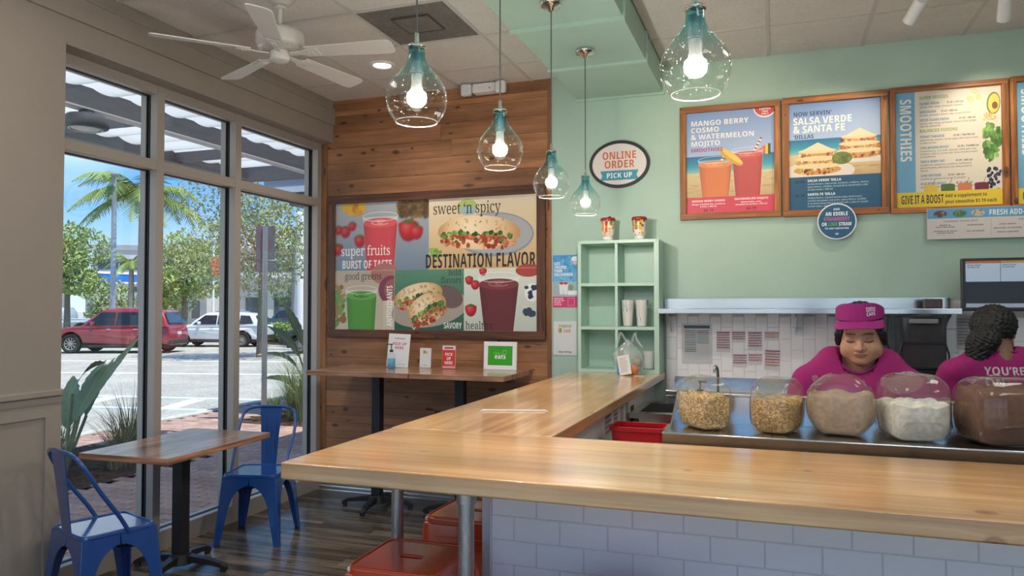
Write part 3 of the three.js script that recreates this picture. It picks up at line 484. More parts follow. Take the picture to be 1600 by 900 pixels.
function chunk(g, R, x, y, r, c) { // one irregular morsel with its own tone
  g.save(); g.translate(x, y); g.rotate(R() * 6.28); const n = 7, q = g.createLinearGradient(-r, -r, r, r), k = 0.82 + R() * 0.36; q.addColorStop(0, rgbs(...c.map((v) => Math.min(255, v * k * 1.18)))); q.addColorStop(1, rgbs(...c.map((v) => v * k * 0.78))); g.fillStyle = q; g.beginPath();
  for (let i = 0; i < n; i++) { const a = i / n * 6.283, d = r * (0.65 + 0.5 * R()), a2 = (i + 0.5) / n * 6.283, d2 = r * (0.75 + 0.5 * R()); i ? g.quadraticCurveTo(Math.cos(a2 - 0.45) * d2, Math.sin(a2 - 0.45) * d2, Math.cos(a) * d, Math.sin(a) * d) : g.moveTo(Math.cos(a) * d, Math.sin(a) * d); }
  g.closePath(); g.fill(); g.restore();
}
function chunks(g, R, n, x, y, w, h, r0, r1, cols) { for (let i = 0; i < n; i++) { const u = R(), e = Math.sqrt(Math.max(0, 1 - Math.pow(u * 2 - 1, 2))); chunk(g, R, x + u * w, y + h / 2 + (R() - 0.5) * h * e, r0 + R() * (r1 - r0), cols[Math.floor(R() * cols.length)]); } }
const LETTUCE = [[86, 118, 52], [120, 150, 70], [62, 92, 40], [150, 172, 92]], FILL = [[178, 92, 58], [206, 150, 104], [150, 62, 42], [224, 184, 138], [196, 120, 80], [168, 52, 40]];
function wrapFood(g, R, x, y, w, h, rot) {
  g.save(); g.translate(x, y); g.rotate(rot);
  const q = g.createRadialGradient(-w * 0.1, -h * 0.2, h * 0.1, 0, 0, w * 0.5); q.addColorStop(0, '#f0dcbb'); q.addColorStop(0.6, '#dfc094'); q.addColorStop(1, '#b98f5c'); ell(g, 0, -h * 0.04, w / 2, h * 0.46, q);
  g.filter = 'blur(1.5px)'; for (let i = 0; i < 26; i++) ell(g, (R() - 0.5) * w * 0.75, -h * (0.12 + 0.28 * R()), 3 + R() * 7, 2 + R() * 4, ['rgba(150,98,52,0.55)', 'rgba(176,124,74,0.5)'][i % 2], R() * 3); g.filter = 'none';
  chunks(g, R, 46, -w * 0.46, -h * 0.06, w * 0.9, h * 0.22, h * 0.05, h * 0.105, LETTUCE); for (let i = 0; i < 4; i++) ell(g, -w * 0.25 + i * w * 0.15, h * 0.1, w * 0.09, h * 0.06, ['#c23a2c', '#d0503a'][i % 2], 0.1);
  chunks(g, R, 70, -w * 0.46, h * 0.08, w * 0.9, h * 0.30, h * 0.04, h * 0.09, FILL); chunks(g, R, 14, -w * 0.4, h * 0.06, w * 0.8, h * 0.2, h * 0.03, h * 0.05, LETTUCE);
  g.restore();
}
function scribble(g, x, y, w, rows, lh, color, R) { g.fillStyle = color; for (let i = 0; i < rows; i++) { let a = x; const end = x + w * (0.7 + R() * 0.3); while (a < end) { const q = lh * (0.5 + R() * 1.3); g.fillRect(a, y + i * lh, Math.min(q, end - a), lh * 0.42); a += q + lh * 0.28; } } }
const PRINT = {};
PRINT.food = canvasTex(1224, 720, (g, W, H) => {
  const R = rng(3), X = W / 1020, y1 = 375 * 1.0;
  const mid = Math.round(H * 0.538), xs = W * 0.487;
  vgrad(g, 0, 0, xs, mid, [[0, '#a9adb0'], [0.5, '#8f9aa6'], [1, '#76879a']]);
  g.filter = 'blur(5px)'; blobs(g, R, 14, 60, 6, 120, 50, 14, 34, ['#cf9a2c', '#d9a93c', '#b97f25']);
  g.fillStyle = '#5e4a30'; g.fillRect(xs - 190, 0, 190, 90); blobs(g, R, 60, xs - 190, 0, 190, 100, 8, 14, ['#6b5434', '#4e3c26', '#80663c']);
  for (const [x, y, r] of [[65, 160, 34], [110, 130, 26], [160, 215, 36], [20, 150, 26], [15, 260, 34]]) berry(g, x, y, r); for (const [x, y, r] of [[470, 160, 62], [520, 175, 40]]) berry(g, x, y, r);
  g.filter = 'none'; glassCup(g, 292, 118, 218, mid, 176, [206, 76, 84], [214, 92, 94], [232, 150, 145]);
  txt(g, 'super fruits', 196, 300, 74, '#f4efe8', { font: 'serif', weight: 'normal', sx: 0.78, align: 'center' });
  txt(g, 'BURST OF TASTE', 206, 374, 64, '#e6e2dc', { sx: 0.66, align: 'center' });
  vgrad(g, xs, 0, W - xs, mid, [[0, '#d9cdb4'], [0.45, '#d8c09a'], [1, '#c9a877']]);
  ell(g, xs + 230, 52, 58, 44, '#a9ba6c'); ell(g, xs + 235, 70, 50, 26, '#9db4b8');
  ell(g, xs + 385, 205, 225, 118, '#8f949c', 0.02); ell(g, xs + 385, 202, 214, 108, '#a6a8ac', 0.02);
  wrapFood(g, R, xs + 295, 200, 480, 200, 0.04); blobs(g, R, 16, xs + 10, 278, 60, 40, 8, 14, ['#6f9a44', '#8db35a']);
  txt(g, 'sweet \u2018n spicy', xs + 25, 86, 84, '#26221e', { font: 'serif', weight: 'normal', sx: 0.72 });
  txt(g, 'DESTINATION FLAVOR', W - 8, mid - 8, 104, '#2a2724', { sx: 0.583, align: 'right' });
  const a = W * 0.313, b = W * 0.66;
  vgrad(g, 0, mid, a, H - mid, [[0, '#b7aa98'], [1, '#c6b8a2']]); blobs(g, R, 20, 0, mid + 60, 60, 250, 10, 30, ['#4f7a35', '#8a6a3a', '#6c9a4e', '#a38452']);
  ell(g, a - 60, mid + 20, 90, 60, '#a9746a'); ell(g, a - 20, mid + 110, 80, 80, '#7d3f52'); ell(g, a - 5, mid + 110, 60, 62, '#9c5a5a');
  g.fillStyle = '#cfc0ac'; g.fillRect(a - 70, mid + 170, 70, H);
  glassCup(g, 172, mid + 140, 196, H, 172, [84, 150, 58], [104, 168, 72], [64, 124, 48]);
  txt(g, 'good greens', 182, mid + 50, 52, '#2d2a26', { font: 'serif', weight: 'normal', sx: 0.8, align: 'center' });
  txt(g, 'ANTIOXIDANTS', a - 12, H - 20, 50, '#f2eee8', { sx: 0.62, rot: -Math.PI / 2 });
  vgrad(g, a, mid, b - a, H - mid, [[0, '#5c8a70'], [1, '#2f5a4c']]); ell(g, a + 215, mid + 215, 235, 100, '#a79c90', -0.15); ell(g, a + 330, mid + 150, 90, 60, '#6c5a58', 0.3);
  wrapFood(g, R, a + 150, mid + 150, 300, 150, -0.2); wrapFood(g, R, a + 205, mid + 225, 250, 180, -0.5);
  txt(g, 'bold', b - 16, mid + 34, 46, '#27302a', { font: 'serif', weight: 'normal', sx: 0.8, align: 'right' }); txt(g, 'flavors', b - 16, mid + 76, 46, '#27302a', { font: 'serif', weight: 'normal', sx: 0.8, align: 'right' });
  txt(g, 'SAVORY', b - 14, H - 10, 46, '#dfe6dc', { sx: 0.62, align: 'right' });
  vgrad(g, b, mid, W - b, H - mid, [[0, '#d3d8cc'], [1, '#bcc6ba']]);
  for (const [x, y, r] of [[b + 30, mid + 60, 24], [b + 65, mid + 85, 26], [b + 40, mid + 220, 34], [b + 110, mid + 14, 22]]) berry(g, x, y, r); ell(g, W - 50, mid + 14, 70, 34, '#a6453c'); ell(g, W - 30, mid + 130, 40, 48, '#e4e6e2'); blobs(g, R, 12, W - 60, mid + 100, 55, 60, 8, 13, ['#28324a', '#38445e']); blobs(g, R, 8, W - 70, mid + 220, 60, 30, 12, 18, ['#28324a', '#38445e']);
  glassCup(g, b + 200, mid + 84, 226, H, 166, [104, 48, 54], [124, 58, 62], [158, 98, 100]);
  txt(g, 'healthy', b + 8, H - 8, 56, '#23201d', { font: 'serif', weight: 'normal', sx: 0.8 });
  g.strokeStyle = 'rgba(230,226,216,0.7)'; g.lineWidth = 2; g.strokeRect(0, mid, a, H); g.strokeRect(b, mid, W - b, H);
});
function beach(g, W, H, y0, y1, y2) { vgrad(g, 0, 0, W, y0, [[0, '#7d9cd0'], [1, '#a9bfe0']]); vgrad(g, 0, y0, W, y1 - y0, [[0, '#2b6f9e'], [0.6, '#3f9bb0'], [1, '#8fc4bd']]); const R = rng(8); vgrad(g, 0, y1, W, y2 - y1, [[0, '#d8c49c'], [1, '#c2a678']]); g.fillStyle = 'rgba(130,100,60,0.35)'; for (let i = 0; i < 60; i++) g.fillRect(R() * W, y1 + 10 + R() * (y2 - y1 - 10), 20 + R() * 60, 3); }
PRINT.mango = canvasTex(512, 700, (g, W, H) => {
  beach(g, W, H, 305, 420, 590);
  g.strokeStyle = '#e8e2da'; g.lineWidth = 14; for (const [a, b, c, d] of [[240, 275, 205, 350], [440, 200, 385, 320]]) { g.strokeStyle = '#efe9e2'; g.beginPath(); g.moveTo(a, b); g.lineTo(c, d); g.stroke(); g.strokeStyle = '#b04a44'; g.setLineDash([12, 12]); g.beginPath(); g.moveTo(a, b); g.lineTo(c, d); g.stroke(); g.setLineDash([]); }
  g.fillStyle = '#d8524a'; g.beginPath(); g.moveTo(390, 300); g.lineTo(470, 250); g.lineTo(478, 312); g.fill(); g.fillStyle = '#d7c64e'; g.fillRect(462, 248, 16, 66); g.fillStyle = '#2f4a2c'; g.fillRect(478, 244, 14, 72);
  glassCup(g, 360, 310, 176, 600, 140, [190, 78, 76], [206, 92, 88], [220, 130, 124]); glassCup(g, 172, 365, 196, 600, 156, [218, 126, 78], [226, 142, 96], [236, 170, 130]);
  g.save(); g.translate(265, 320); g.rotate(0.75); ell(g, 0, 0, 88, 28, '#d8a43a'); ell(g, 0, -9, 84, 17, '#ecc75c'); g.restore();
  ['MANGO BERRY', 'COSMO', '& WATERMELON', 'MOJITO'].forEach((s, i) => txt(g, s, 26, 92 + i * 47, 49, '#f1f0ec', { sx: 0.98 })); txt(g, 'SMOOTHIES', 26, 272, 34, '#a63a5e', { sx: 1 });
  ell(g, 462, 0, 66, 66, '#f3efe9'); ell(g, 462, -4, 60, 60, '#c7404e'); ['LIMITED', 'TIME', 'ONLY'].forEach((s, i) => txt(g, s, 462, 14 + i * 17, 16, '#f6f0ee', { align: 'center' }));
  g.fillStyle = '#d0465a'; g.fillRect(0, 588, W, H - 588);
  txt(g, 'MANGO BERRY COSMO', 130, 620, 18, '#f7ecec', { align: 'center' }); txt(g, 'Mango, strawberries, cranberry', 130, 640, 13, '#f7ecec', { align: 'center' }); txt(g, '& lime | 480 Cal', 130, 656, 13, '#f7ecec', { align: 'center' }); txt(g, '$8.19', 130, 688, 24, '#4a1d28', { align: 'center' });
  txt(g, 'WATERMELON MOJITO', 380, 616, 18, '#f7ecec', { align: 'center' }); txt(g, 'Watermelon, mint,', 380, 636, 13, '#f7ecec', { align: 'center' }); txt(g, 'strawberries & lime | 370 Cal', 380, 652, 13, '#f7ecec', { align: 'center' }); txt(g, '$8.19', 380, 684, 24, '#4a1d28', { align: 'center' });
});
function dilla(g, R, x, y, w, n) { for (let i = n - 1; i >= 0; i--) { const yy = y - i * w * 0.16, ww = w * (1 - i * 0.1); ell(g, x, yy + w * 0.05, ww / 2, w * 0.1, '#c99a58'); chunks(g, R, 34, x - ww * 0.48, yy - w * 0.03, ww * 0.96, w * 0.16, 4, w * 0.045, [[180, 88, 48], [224, 176, 96], [126, 62, 38], [232, 208, 160], [200, 130, 62], [110, 122, 58]]); ell(g, x, yy - w * 0.035, ww / 2, w * 0.055, '#e6cfa6'); } const t = y - n * w * 0.16; g.fillStyle = '#ecd9b4'; g.beginPath(); g.moveTo(x - w * 0.36, t + w * 0.12); g.lineTo(x + w * 0.02, t - w * 0.06); g.lineTo(x + w * 0.36, t + w * 0.12); g.fill(); }
PRINT.dilla = canvasTex(512, 620, (g, W, H) => {
  const R = rng(12); beach(g, W, H, 212, 300, 430); ell(g, 170, 400, 200, 62, '#ddd6cc'); g.fillStyle = '#ded8d0'; g.fillRect(330, 318, 182, 40); g.fillStyle = '#a35a3c'; g.fillRect(440, 255, 72, 46);
  dilla(g, R, 395, 300, 250, 3); dilla(g, R, 160, 378, 270, 3); ell(g, 300, 330, 56, 36, '#6e7a3e'); blobs(g, R, 12, 256, 304, 86, 46, 8, 12, ['#7d8a48', '#5c6a34']);
  txt(g, 'NOW SERVIN\u2019', 26, 74, 34, '#2a4d78'); txt(g, 'SALSA VERDE', 24, 124, 55, '#f3f2ee', { sx: 0.98 }); txt(g, '& SANTA FE', 24, 172, 55, '#f3f2ee', { sx: 0.98 }); txt(g, '\u2018DILLAS', 26, 206, 33, '#2a4d78');
  g.fillStyle = '#1f5677'; g.fillRect(0, 428, W, H - 428);
  for (const [y, n, l] of [[458, 'SALSA VERDE \u2018DILLA', ['Grilled chicken, salsa verde, tomatoes, scallions, cilantro,', 'queso blanco, cheddar, mozzarella & served with a side', 'of salsa verde | 590 Cal']], [538, 'SANTA FE \u2018DILLA', ['Grilled chicken, roasted tomato salsa, black beans,', 'roasted red pepper and onion, queso blanco, cheddar', '& smoked cheese blend & served with a side of roasted', 'tomato salsa | 600 Cal']]]) { txt(g, '$7.99', 34, y + 6, 22, '#15293c'); txt(g, n, 104, y, 20, '#e9eef0'); l.forEach((s, i) => txt(g, s, 104, y + 18 + i * 16, 13.5, '#d5dde2', { weight: 'normal' })); }
});
function menuSheet(title, head, seed) { return canvasTex(640, 620, (g, W, H) => {
  const R = rng(seed); g.fillStyle = '#d9d2c4'; g.fillRect(0, 0, W, H); g.fillStyle = '#6fa9cc'; g.fillRect(0, 0, 122, 540);
  txt(g, title, 30, 34, 96, '#e9e6df', { sx: 0.62, rot: Math.PI / 2 });
  const rows = [['h', 'SUPER VEGGIES'], ['i', 'ISLAND GREEN', '$7.29 | 410 Cal', 'spinach, kale, mango, pineapple & banana'], ['i', 'AVOCOLADA', '$7.29 | 560 Cal', 'avocado, pineapple, spinach, kale, coconut & lime'], ['i', 'DETOX ISLAND GREEN', '$7.29 | 180 Cal', 'spinach, kale, mango, pineapple, banana & fresh ginger', 'naturally sweetened'], ['h', 'BALANCED FUSIONS'], ['i', 'PEANUT PARADISE', '$7.99 | 730/780 Cal', 'peanut butter, banana, non-fat yogurt with choice of pea', 'or whey protein'], ['i', 'CHIA BANANA BOOST', '$7.99 | 710/800 Cal', 'roasted banana, chia seeds, almonds, whole grain oats,', 'cinnamon, dates & coconut with choice of peanut butter', 'or strawberries'], ['i', 'TRIPLE BERRY OAT', '$7.99 | 440 Cal', 'strawberries, blueberries, cranberry, multivitamin,', 'ground flaxseed, whole grain oats, whey protein &', 'splenda'], ['i', 'LEAN MACHINE', '$7.29 | 480 Cal', 'strawberries, banana, fat burner & energizer'], ['i', 'ACAI BERRY BOOST', '$7.29 | 470 Cal', 'acai, pomegranate, banana, blueberries & strawberries']];
  let y = 44; for (const r of rows) { if (r[0] === 'h') { txt(g, r[1], 150, y, 24, '#7f9a3c'); y += 30; } else { txt(g, r[1], 152, y, 17, '#3f7ea8'); txt(g, r[2], 176 + r[1].length * 12, y, 14, '#40434c'); y += 16; for (const s of r.slice(3)) { txt(g, s, 152, y, 13.5, '#3d3a38', { weight: 'normal', sx: 1.02 }); y += 15; } y += 13; } }
  for (const [x, yy] of [[486, 22], [456, 56], [508, 52], [462, 66]]) { ell(g, x, yy, 15, 13, '#d9c46a'); ell(g, x, yy, 8, 7, '#efe2a8'); }
  ell(g, 596, 92, 40, 58, '#6d7a34', 0.1); ell(g, 598, 92, 33, 50, '#d6c862', 0.1); ell(g, 604, 104, 17, 19, '#7d4f2c'); blobs(g, R, 40, 540, 140, 70, 40, 3, 5, ['#d8b46a', '#c99f4e']);
  chunks(g, R, 60, 540, 175, 90, 220, 12, 24, [[79, 127, 56], [106, 154, 72], [60, 106, 46], [127, 174, 88]]); blobs(g, R, 24, 556, 430, 74, 120, 8, 11, ['#33344e', '#45466a', '#282a40']);
  [['#dcbc4a', 215], ['#4f6e2e', 318], ['#cf7a4c', 420], ['#6e2a38', 520]].forEach(([c, x]) => { g.strokeStyle = '#4a4a40'; g.lineWidth = 4; g.setLineDash([7, 5]); g.beginPath(); g.moveTo(x + 6, 514); g.lineTo(x + 26, 470); g.stroke(); g.setLineDash([]); g.fillStyle = c; g.fillRect(x - 42, 506, 84, 40); ell(g, x, 506, 42, 6, c); });
  g.fillStyle = '#e2c736'; g.fillRect(0, 538, W, 82); txt(g, 'GIVE IT A BOOST', 28, 600, 62, '#35302a', { sx: 0.54 }); txt(g, 'Add a supplement to', 300, 572, 25, '#35302a'); txt(g, 'your smoothie $1.19 each', 300, 604, 25, '#35302a'); }); }
PRINT.smoothies = menuSheet('SMOOTHIES', '', 14); PRINT.other = menuSheet('SMOOTHIES', '', 15);
PRINT.addins = canvasTex(800, 256, (g, W, H) => { const R = rng(31); g.fillStyle = '#d6cfcb'; g.fillRect(0, 0, W, H); g.fillStyle = '#62a0cc'; g.fillRect(0, 0, W, 84); for (const [x, c] of [[66, '#5a4a44'], [164, '#3f7a3a'], [256, '#c9bda6']]) { ell(g, x, 46, 34, 28, c); blobs(g, R, 18, x - 28, 24, 50, 40, 4, 9, [c, '#8a8070']); } txt(g, 'FRESH ADD-INS AND SUPPLEMENTS', 310, 68, 62, '#f2f2ee', { sx: 0.5 });
  txt(g, 'CHARGE YOUR DAY', 168, 116, 19, '#8a8a7a', { align: 'center' }); txt(g, 'PROTECT YOUR HEALTH', 560, 116, 19, '#8a8a7a', { align: 'center' }); [['WHEY &', 90, 146], ['PEA PROTEIN', 90, 162], ['ENERGIZER', 242, 150], ['SPINACH & KALE', 90, 196], ['SUPER PACK', 90, 212], ['FAT BURNER', 242, 200], ['CHIA SEEDS', 400, 150], ['GROUND FLAXSEED', 400, 182], ['FRESH GINGER', 400, 214], ['VITAMIN B-12', 590, 150], ['MULTIVITAMIN', 590, 182], ['PROBIOTIC', 590, 214]].forEach(([s, x, y]) => txt(g, s, x, y, 15, '#454a52', { align: 'center' })); g.fillStyle = '#b8b0ac'; g.fillRect(318, 96, 2, 140); });
PRINT.straw = canvasTex(320, 320, (g) => { g.fillStyle = '#dfe6ea'; g.fillRect(0, 0, 320, 320); ell(g, 160, 160, 152, 152, '#1f5a80'); txt(g, 'ADD', 160, 60, 26, '#e8eef0', { align: 'center' }); txt(g, 'AN EDIBLE', 160, 108, 46, '#f2f2ee', { sx: 0.8, align: 'center' }); txt(g, 'STRAWBERRY', 160, 154, 46, '#c46aa0', { sx: 0.74, align: 'center' }); txt(g, 'OR', 56, 200, 44, '#f2f2ee', { sx: 0.74, align: 'center' }); txt(g, 'LIME', 128, 200, 44, '#6fae4a', { sx: 0.74, align: 'center' }); txt(g, 'STRAW', 228, 200, 44, '#f2f2ee', { sx: 0.74, align: 'center' }); txt(g, 'TO ANY SMOOTHIE', 160, 230, 22, '#e8eef0', { align: 'center' }); txt(g, '99', 160, 282, 26, '#d8e2e6', { align: 'center' }); });
PRINT.online = canvasTex(512, 400, (g, W, H) => { g.fillStyle = '#ded6d2'; g.fillRect(0, 0, W, H); txt(g, 'ONLINE', 256, 152, 96, '#cd6a45', { align: 'center', sx: 0.88 }); txt(g, 'ORDER', 256, 234, 96, '#cd6a45', { align: 'center', sx: 0.9 }); g.fillStyle = '#3f93a6'; g.beginPath(); g.moveTo(78, 258); g.lineTo(434, 258); g.lineTo(416, 302); g.lineTo(434, 346); g.lineTo(78, 346); g.lineTo(96, 302); g.fill(); txt(g, 'PICK UP', 256, 326, 66, '#eef2f2', { align: 'center', sx: 0.96 }); });
PRINT.deliver = canvasTex(256, 512, (g, W, H) => { const R = rng(6); vgrad(g, 0, 0, W, 260, [[0, '#4f9ad0'], [1, '#6fb0d8']]); blobs(g, R, 60, 0, 20, W, 240, 6, 18, ['rgba(140,195,225,0.5)', 'rgba(60,130,190,0.5)']); vgrad(g, 0, 260, W, 150, [[0, '#98b8c8'], [1, '#aab0b8']]); ['GET', 'TROPIC', 'TIME', 'DELIVERED'].forEach((s, i) => txt(g, s, 14, 98 + i * 36, 40, '#eef4f6', { sx: 0.95 })); for (const x of [92, 136]) { g.fillStyle = '#dfe4e6'; g.beginPath(); g.moveTo(x - 26, 280); g.lineTo(x + 26, 280); g.lineTo(x + 18, 385); g.lineTo(x - 18, 385); g.fill(); ell(g, x, 278, 22, 12, '#b5423c'); } ell(g, 190, 320, 26, 30, '#7d9a6a'); g.fillStyle = '#e8eaea'; g.fillRect(160, 350, 96, 40); ell(g, 236, 40, 40, 24, '#e4e8ea'); ell(g, 240, 80, 26, 18, '#e2b4b8'); g.fillStyle = '#c73f70'; g.fillRect(0, 408, W, 104); ['DOWNLOAD', 'OUR APP FOR', 'DELIVERY', '& PICK UP'].forEach((s, i) => txt(g, s, 12, 432 + i * 20, 17, '#f6e6ec')); g.strokeStyle = '#e9b6c8'; g.lineWidth = 3; g.strokeRect(160, 424, 68, 70); });
PRINT.cafe = canvasTex(256, 350, (g, W, H) => { g.fillStyle = '#d8d9da'; g.fillRect(0, 0, W, H); g.strokeStyle = '#9aa0a0'; g.lineWidth = 3; g.strokeRect(2, 2, W - 4, H - 4); txt(g, 'tropical', 128, 66, 46, '#7f9a3a', { sx: 0.8, align: 'center' }); g.fillStyle = '#b9b03c'; g.fillRect(56, 72, 16, 48); g.fillStyle = '#7f8a2e'; g.fillRect(76, 72, 16, 48); g.fillStyle = '#c99a3a'; g.fillRect(66, 80, 12, 40); txt(g, 'CAF\u00c9', 150, 118, 44, '#c4603a', { sx: 0.75, align: 'center' }); txt(g, 'Now Hiring', 128, 324, 26, '#3a3a3c', { align: 'center' }); });
const sleeveSheet = (seed) => canvasTex(256, 340, (g, W, H) => { const R = rng(seed); g.fillStyle = '#c3c4c2'; g.fillRect(0, 0, W, H); g.fillStyle = '#2f4658'; g.fillRect(0, 0, W, 30); for (let i = 0; i < 13; i++) { g.fillStyle = ['#5c7a86', '#7f8e92', '#8a6a5a', '#55707e'][i % 4]; g.fillRect(10, 50 + i * 17, 110, 8); if (i < 8) { g.fillStyle = i < 2 ? '#8a4a62' : '#6f8894'; g.fillRect(128, 50 + i * 17, 116, 8); } } });
const tagSheet = (seed, rows, hue) => canvasTex(128, 32 + rows * 22, (g, W, H) => { const R = rng(seed); g.fillStyle = '#cfcac6'; g.fillRect(0, 0, W, H); for (let i = 0; i < rows; i++) { g.fillStyle = hue[i % hue.length]; g.fillRect(3, 8 + i * 22, W - 6, 8); scribble(g, 5, 19 + i * 22, W - 12, 1, 8, '#7c6a72', R); } txt(g, String(1 + seed % 3), W - 14, 14, 14, '#4a2a3c', { align: 'center' }); });
PRINT.pick1 = canvasTex(200, 280, (g, W, H) => { g.fillStyle = '#dcdcdc'; g.fillRect(0, 0, W, H); g.fillStyle = '#b33a44'; g.fillRect(56, 34, 8, 8); g.fillRect(68, 36, 84, 6); txt(g, 'PICK UP', 106, 96, 34, '#b8424c', { align: 'center' }); txt(g, 'HERE', 106, 130, 34, '#b8424c', { align: 'center' }); g.fillStyle = '#9a9a9c'; g.fillRect(96, 256, 80, 4); });
PRINT.small = canvasTex(128, 200, (g, W, H) => { g.fillStyle = '#d6d6d6'; g.fillRect(0, 0, W, H); g.fillStyle = '#8ea03e'; g.fillRect(38, 22, 30, 34); g.fillStyle = '#d0a83e'; g.fillRect(60, 30, 28, 28); g.fillStyle = '#8a8a8c'; g.fillRect(38, 172, 50, 5); });
PRINT.pick2 = canvasTex(160, 250, (g, W, H) => { g.fillStyle = '#c93a34'; g.fillRect(0, 0, W, H); g.fillStyle = '#dfe0de'; g.fillRect(4, 4, W - 8, 44); g.fillStyle = '#b4484a'; g.fillRect(24, 16, 112, 22); ['PICK', 'UP', 'HERE'].forEach((s, i) => txt(g, s, 80, 114 + i * 46, 46, '#f3efec', { align: 'center', sx: 0.9 })); g.fillStyle = '#d9a7a0'; g.fillRect(6, 226, W - 12, 20); });
PRINT.eats = canvasTex(256, 190, (g, W, H) => { g.fillStyle = '#39a01f'; g.fillRect(0, 0, W, H); txt(g, 'Uber', 96, 84, 34, '#8fcf7c', { align: 'center', weight: 'normal' }); txt(g, 'eats', 128, 124, 62, '#f2f5ee', { align: 'center', sx: 0.92 }); g.strokeStyle = '#bfe6ae'; g.lineWidth = 3; g.beginPath(); g.arc(172, 60, 20, 0, 7); g.stroke(); });
PRINT.receipt = canvasTex(128, 200, (g, W, H) => { g.fillStyle = '#d9d7d0'; g.fillRect(0, 0, W, H); const R = rng(44); scribble(g, 18, 20, 90, 16, 10, '#8f8c88', R); });
PRINT.screen = canvasTex(512, 300, (g, W, H) => { g.fillStyle = '#15131a'; g.fillRect(0, 0, W, H); [['#a35a2c', 0], ['#a07c30', 172], ['#7a1f5c', 344]].forEach(([c, x], i) => { g.fillStyle = c; g.fillRect(x, 0, 170, 16); g.fillStyle = '#9fb0c2'; g.fillRect(x, 16, 170, 118); txt(g, ['Mango Magic', 'Island Green', 'Bahama Mama'][i], x + 8, 30, 11, '#2a3040'); txt(g, 'No Splenda', x + 8, 44, 11, '#2a3040'); }); g.fillStyle = '#8d99a6'; g.fillRect(0, 274, W, 26); });
PRINT.cupA = canvasTex(512, 256, (g, W, H) => { const R = rng(51); g.fillStyle = '#dcd6c8'; g.fillRect(0, 0, W, H); for (let i = 0; i < 10; i++) { g.fillStyle = ['#d9962a', '#c3392a', '#6f8a34', '#d9ae3a', '#3f6a78'][i % 5]; g.fillRect(i * 52 + R() * 10, 20 + R() * 60, 34, 60 + R() * 60); } blobs(g, R, 60, 0, 40, W, 160, 5, 14, ['#c3392a', '#d9962a', '#3f6a4a', '#e0b43a']); txt(g, 'TROPIC', 40, 150, 40, '#c9822a'); txt(g, 'BEST', 290, 190, 40, '#c9822a'); });
PRINT.foam = canvasTex(512, 256, (g, W, H) => { const R = rng(52); g.fillStyle = '#d9d6d0'; g.fillRect(0, 0, W, H); for (let i = 0; i < 34; i++) { g.strokeStyle = ['#3f8fc0', '#6aa8cc', '#9a8a80'][i % 3]; g.lineWidth = 3; g.beginPath(); const x = R() * W, y = 40 + R() * 190; g.arc(x, y, 6 + R() * 12, R() * 3, 3 + R() * 3); g.stroke(); } for (const x of [130, 400]) { ell(g, x, 140, 22, 28, '#3f8fc0'); ell(g, x + 6, 132, 10, 12, '#d9d6d0'); } });
PRINT.shirtBack = canvasTex(512, 512, (g, W, H) => { g.clearRect(0, 0, W, H); ['YOU\u2019RE', 'ON', 'TROPIC', 'TIME'].forEach((s, i) => txt(g, s, 30, 100 + i * 112, 108, '#cfc2c6', { sx: 0.98 })); });
PRINT.visorMark = canvasTex(256, 200, (g, W, H) => { g.clearRect(0, 0, W, H); txt(g, 'tropical', 16, 70, 56, '#e6d6e4', { sx: 0.86 }); txt(g, 'SMOOTHIE', 16, 106, 40, '#e6d6e4', { sx: 0.86 }); txt(g, 'CAF\u00c9', 16, 172, 74, '#e6d6e4', { sx: 0.92 }); });
const printM = (t, o = {}) => S({ map: t, roughness: 0.42, ...o });
// a printed board: a thin panel whose front face carries the print
function panel(parent, name, w, h, th, mat, edge, label) { const m = part(parent, name, B(w, h, th), edge); const f = new THREE.PlaneGeometry(w - 0.002, h - 0.002).translate(0, 0, th / 2 + 0.0006); const q = part(m, 'print', f, mat); if (label) q.userData.label = label; return m; }
// ---------------------------------------------------------------- framed boards and signs
function framed(name, label, cat, x0, x1, y0, y1, z, fw, ft, wood, print, group, uvg = 'x') {
  const w = x1 - x0, h = y1 - y0, t = thing(name, label, cat, [(x0 + x1) / 2, y0, z], 0, group);
  const R = rng(Math.round(x0 * 100) + 999);
  for (const y of [fw / 2, h - fw / 2]) part(t, 'frame_rail', muv(RB(w, fw, ft, 0.004, 0, y, ft / 2), 'x', R() * 2, R()), wood);
  for (const s of [-1, 1]) part(t, 'frame_stile', muv(RB(fw, h - 2 * fw + 0.004, ft * 0.97, 0.004, s * (w / 2 - fw / 2), h / 2, ft / 2), 'y', R() * 2, R()), wood);
  const p = part(t, 'printed_sheet', new THREE.PlaneGeometry(w - 2 * fw, h - 2 * fw).translate(0, h / 2, ft * 0.45), print); part(t, 'backing', B(w - 0.03, h - 0.03, ft * 0.4, 0, h / 2, ft * 0.21), wood);
  return t;
}
framed('food_poster', 'large collage poster of smoothies and wraps in a dark wood frame on the board wall', 'poster', -3.625, -1.68, 1.30, 2.505, ZB + 0.006, 0.068, 0.035, M.darkwood, printM(PRINT.food));
const G = 'wood framed menu boards on the mint wall';
framed('menu_board', 'wood framed poster of two mango and watermelon drinks on a beach', 'menu board', -0.655, 0.035, 2.185, 3.005, ZB, 0.044, 0.04, M.pine, printM(PRINT.mango), G);
framed('menu_board', 'wood framed poster of stacked quesadillas on a beach', 'menu board', 0.045, 0.71, 2.18, 3.01, ZB, 0.044, 0.04, M.pine, printM(PRINT.dilla), G);
framed('menu_board', 'wood framed smoothie list with avocado, greens and a yellow bottom band', 'menu board', 0.72, 1.40, 2.175, 3.015, ZB, 0.036, 0.04, M.pine, printM(PRINT.smoothies), G);
framed('menu_board', 'wood framed board next after the smoothie list, beyond the avocado', 'menu board', 1.41, 2.09, 2.17, 3.02, ZB, 0.036, 0.04, M.pine, printM(PRINT.other), G);
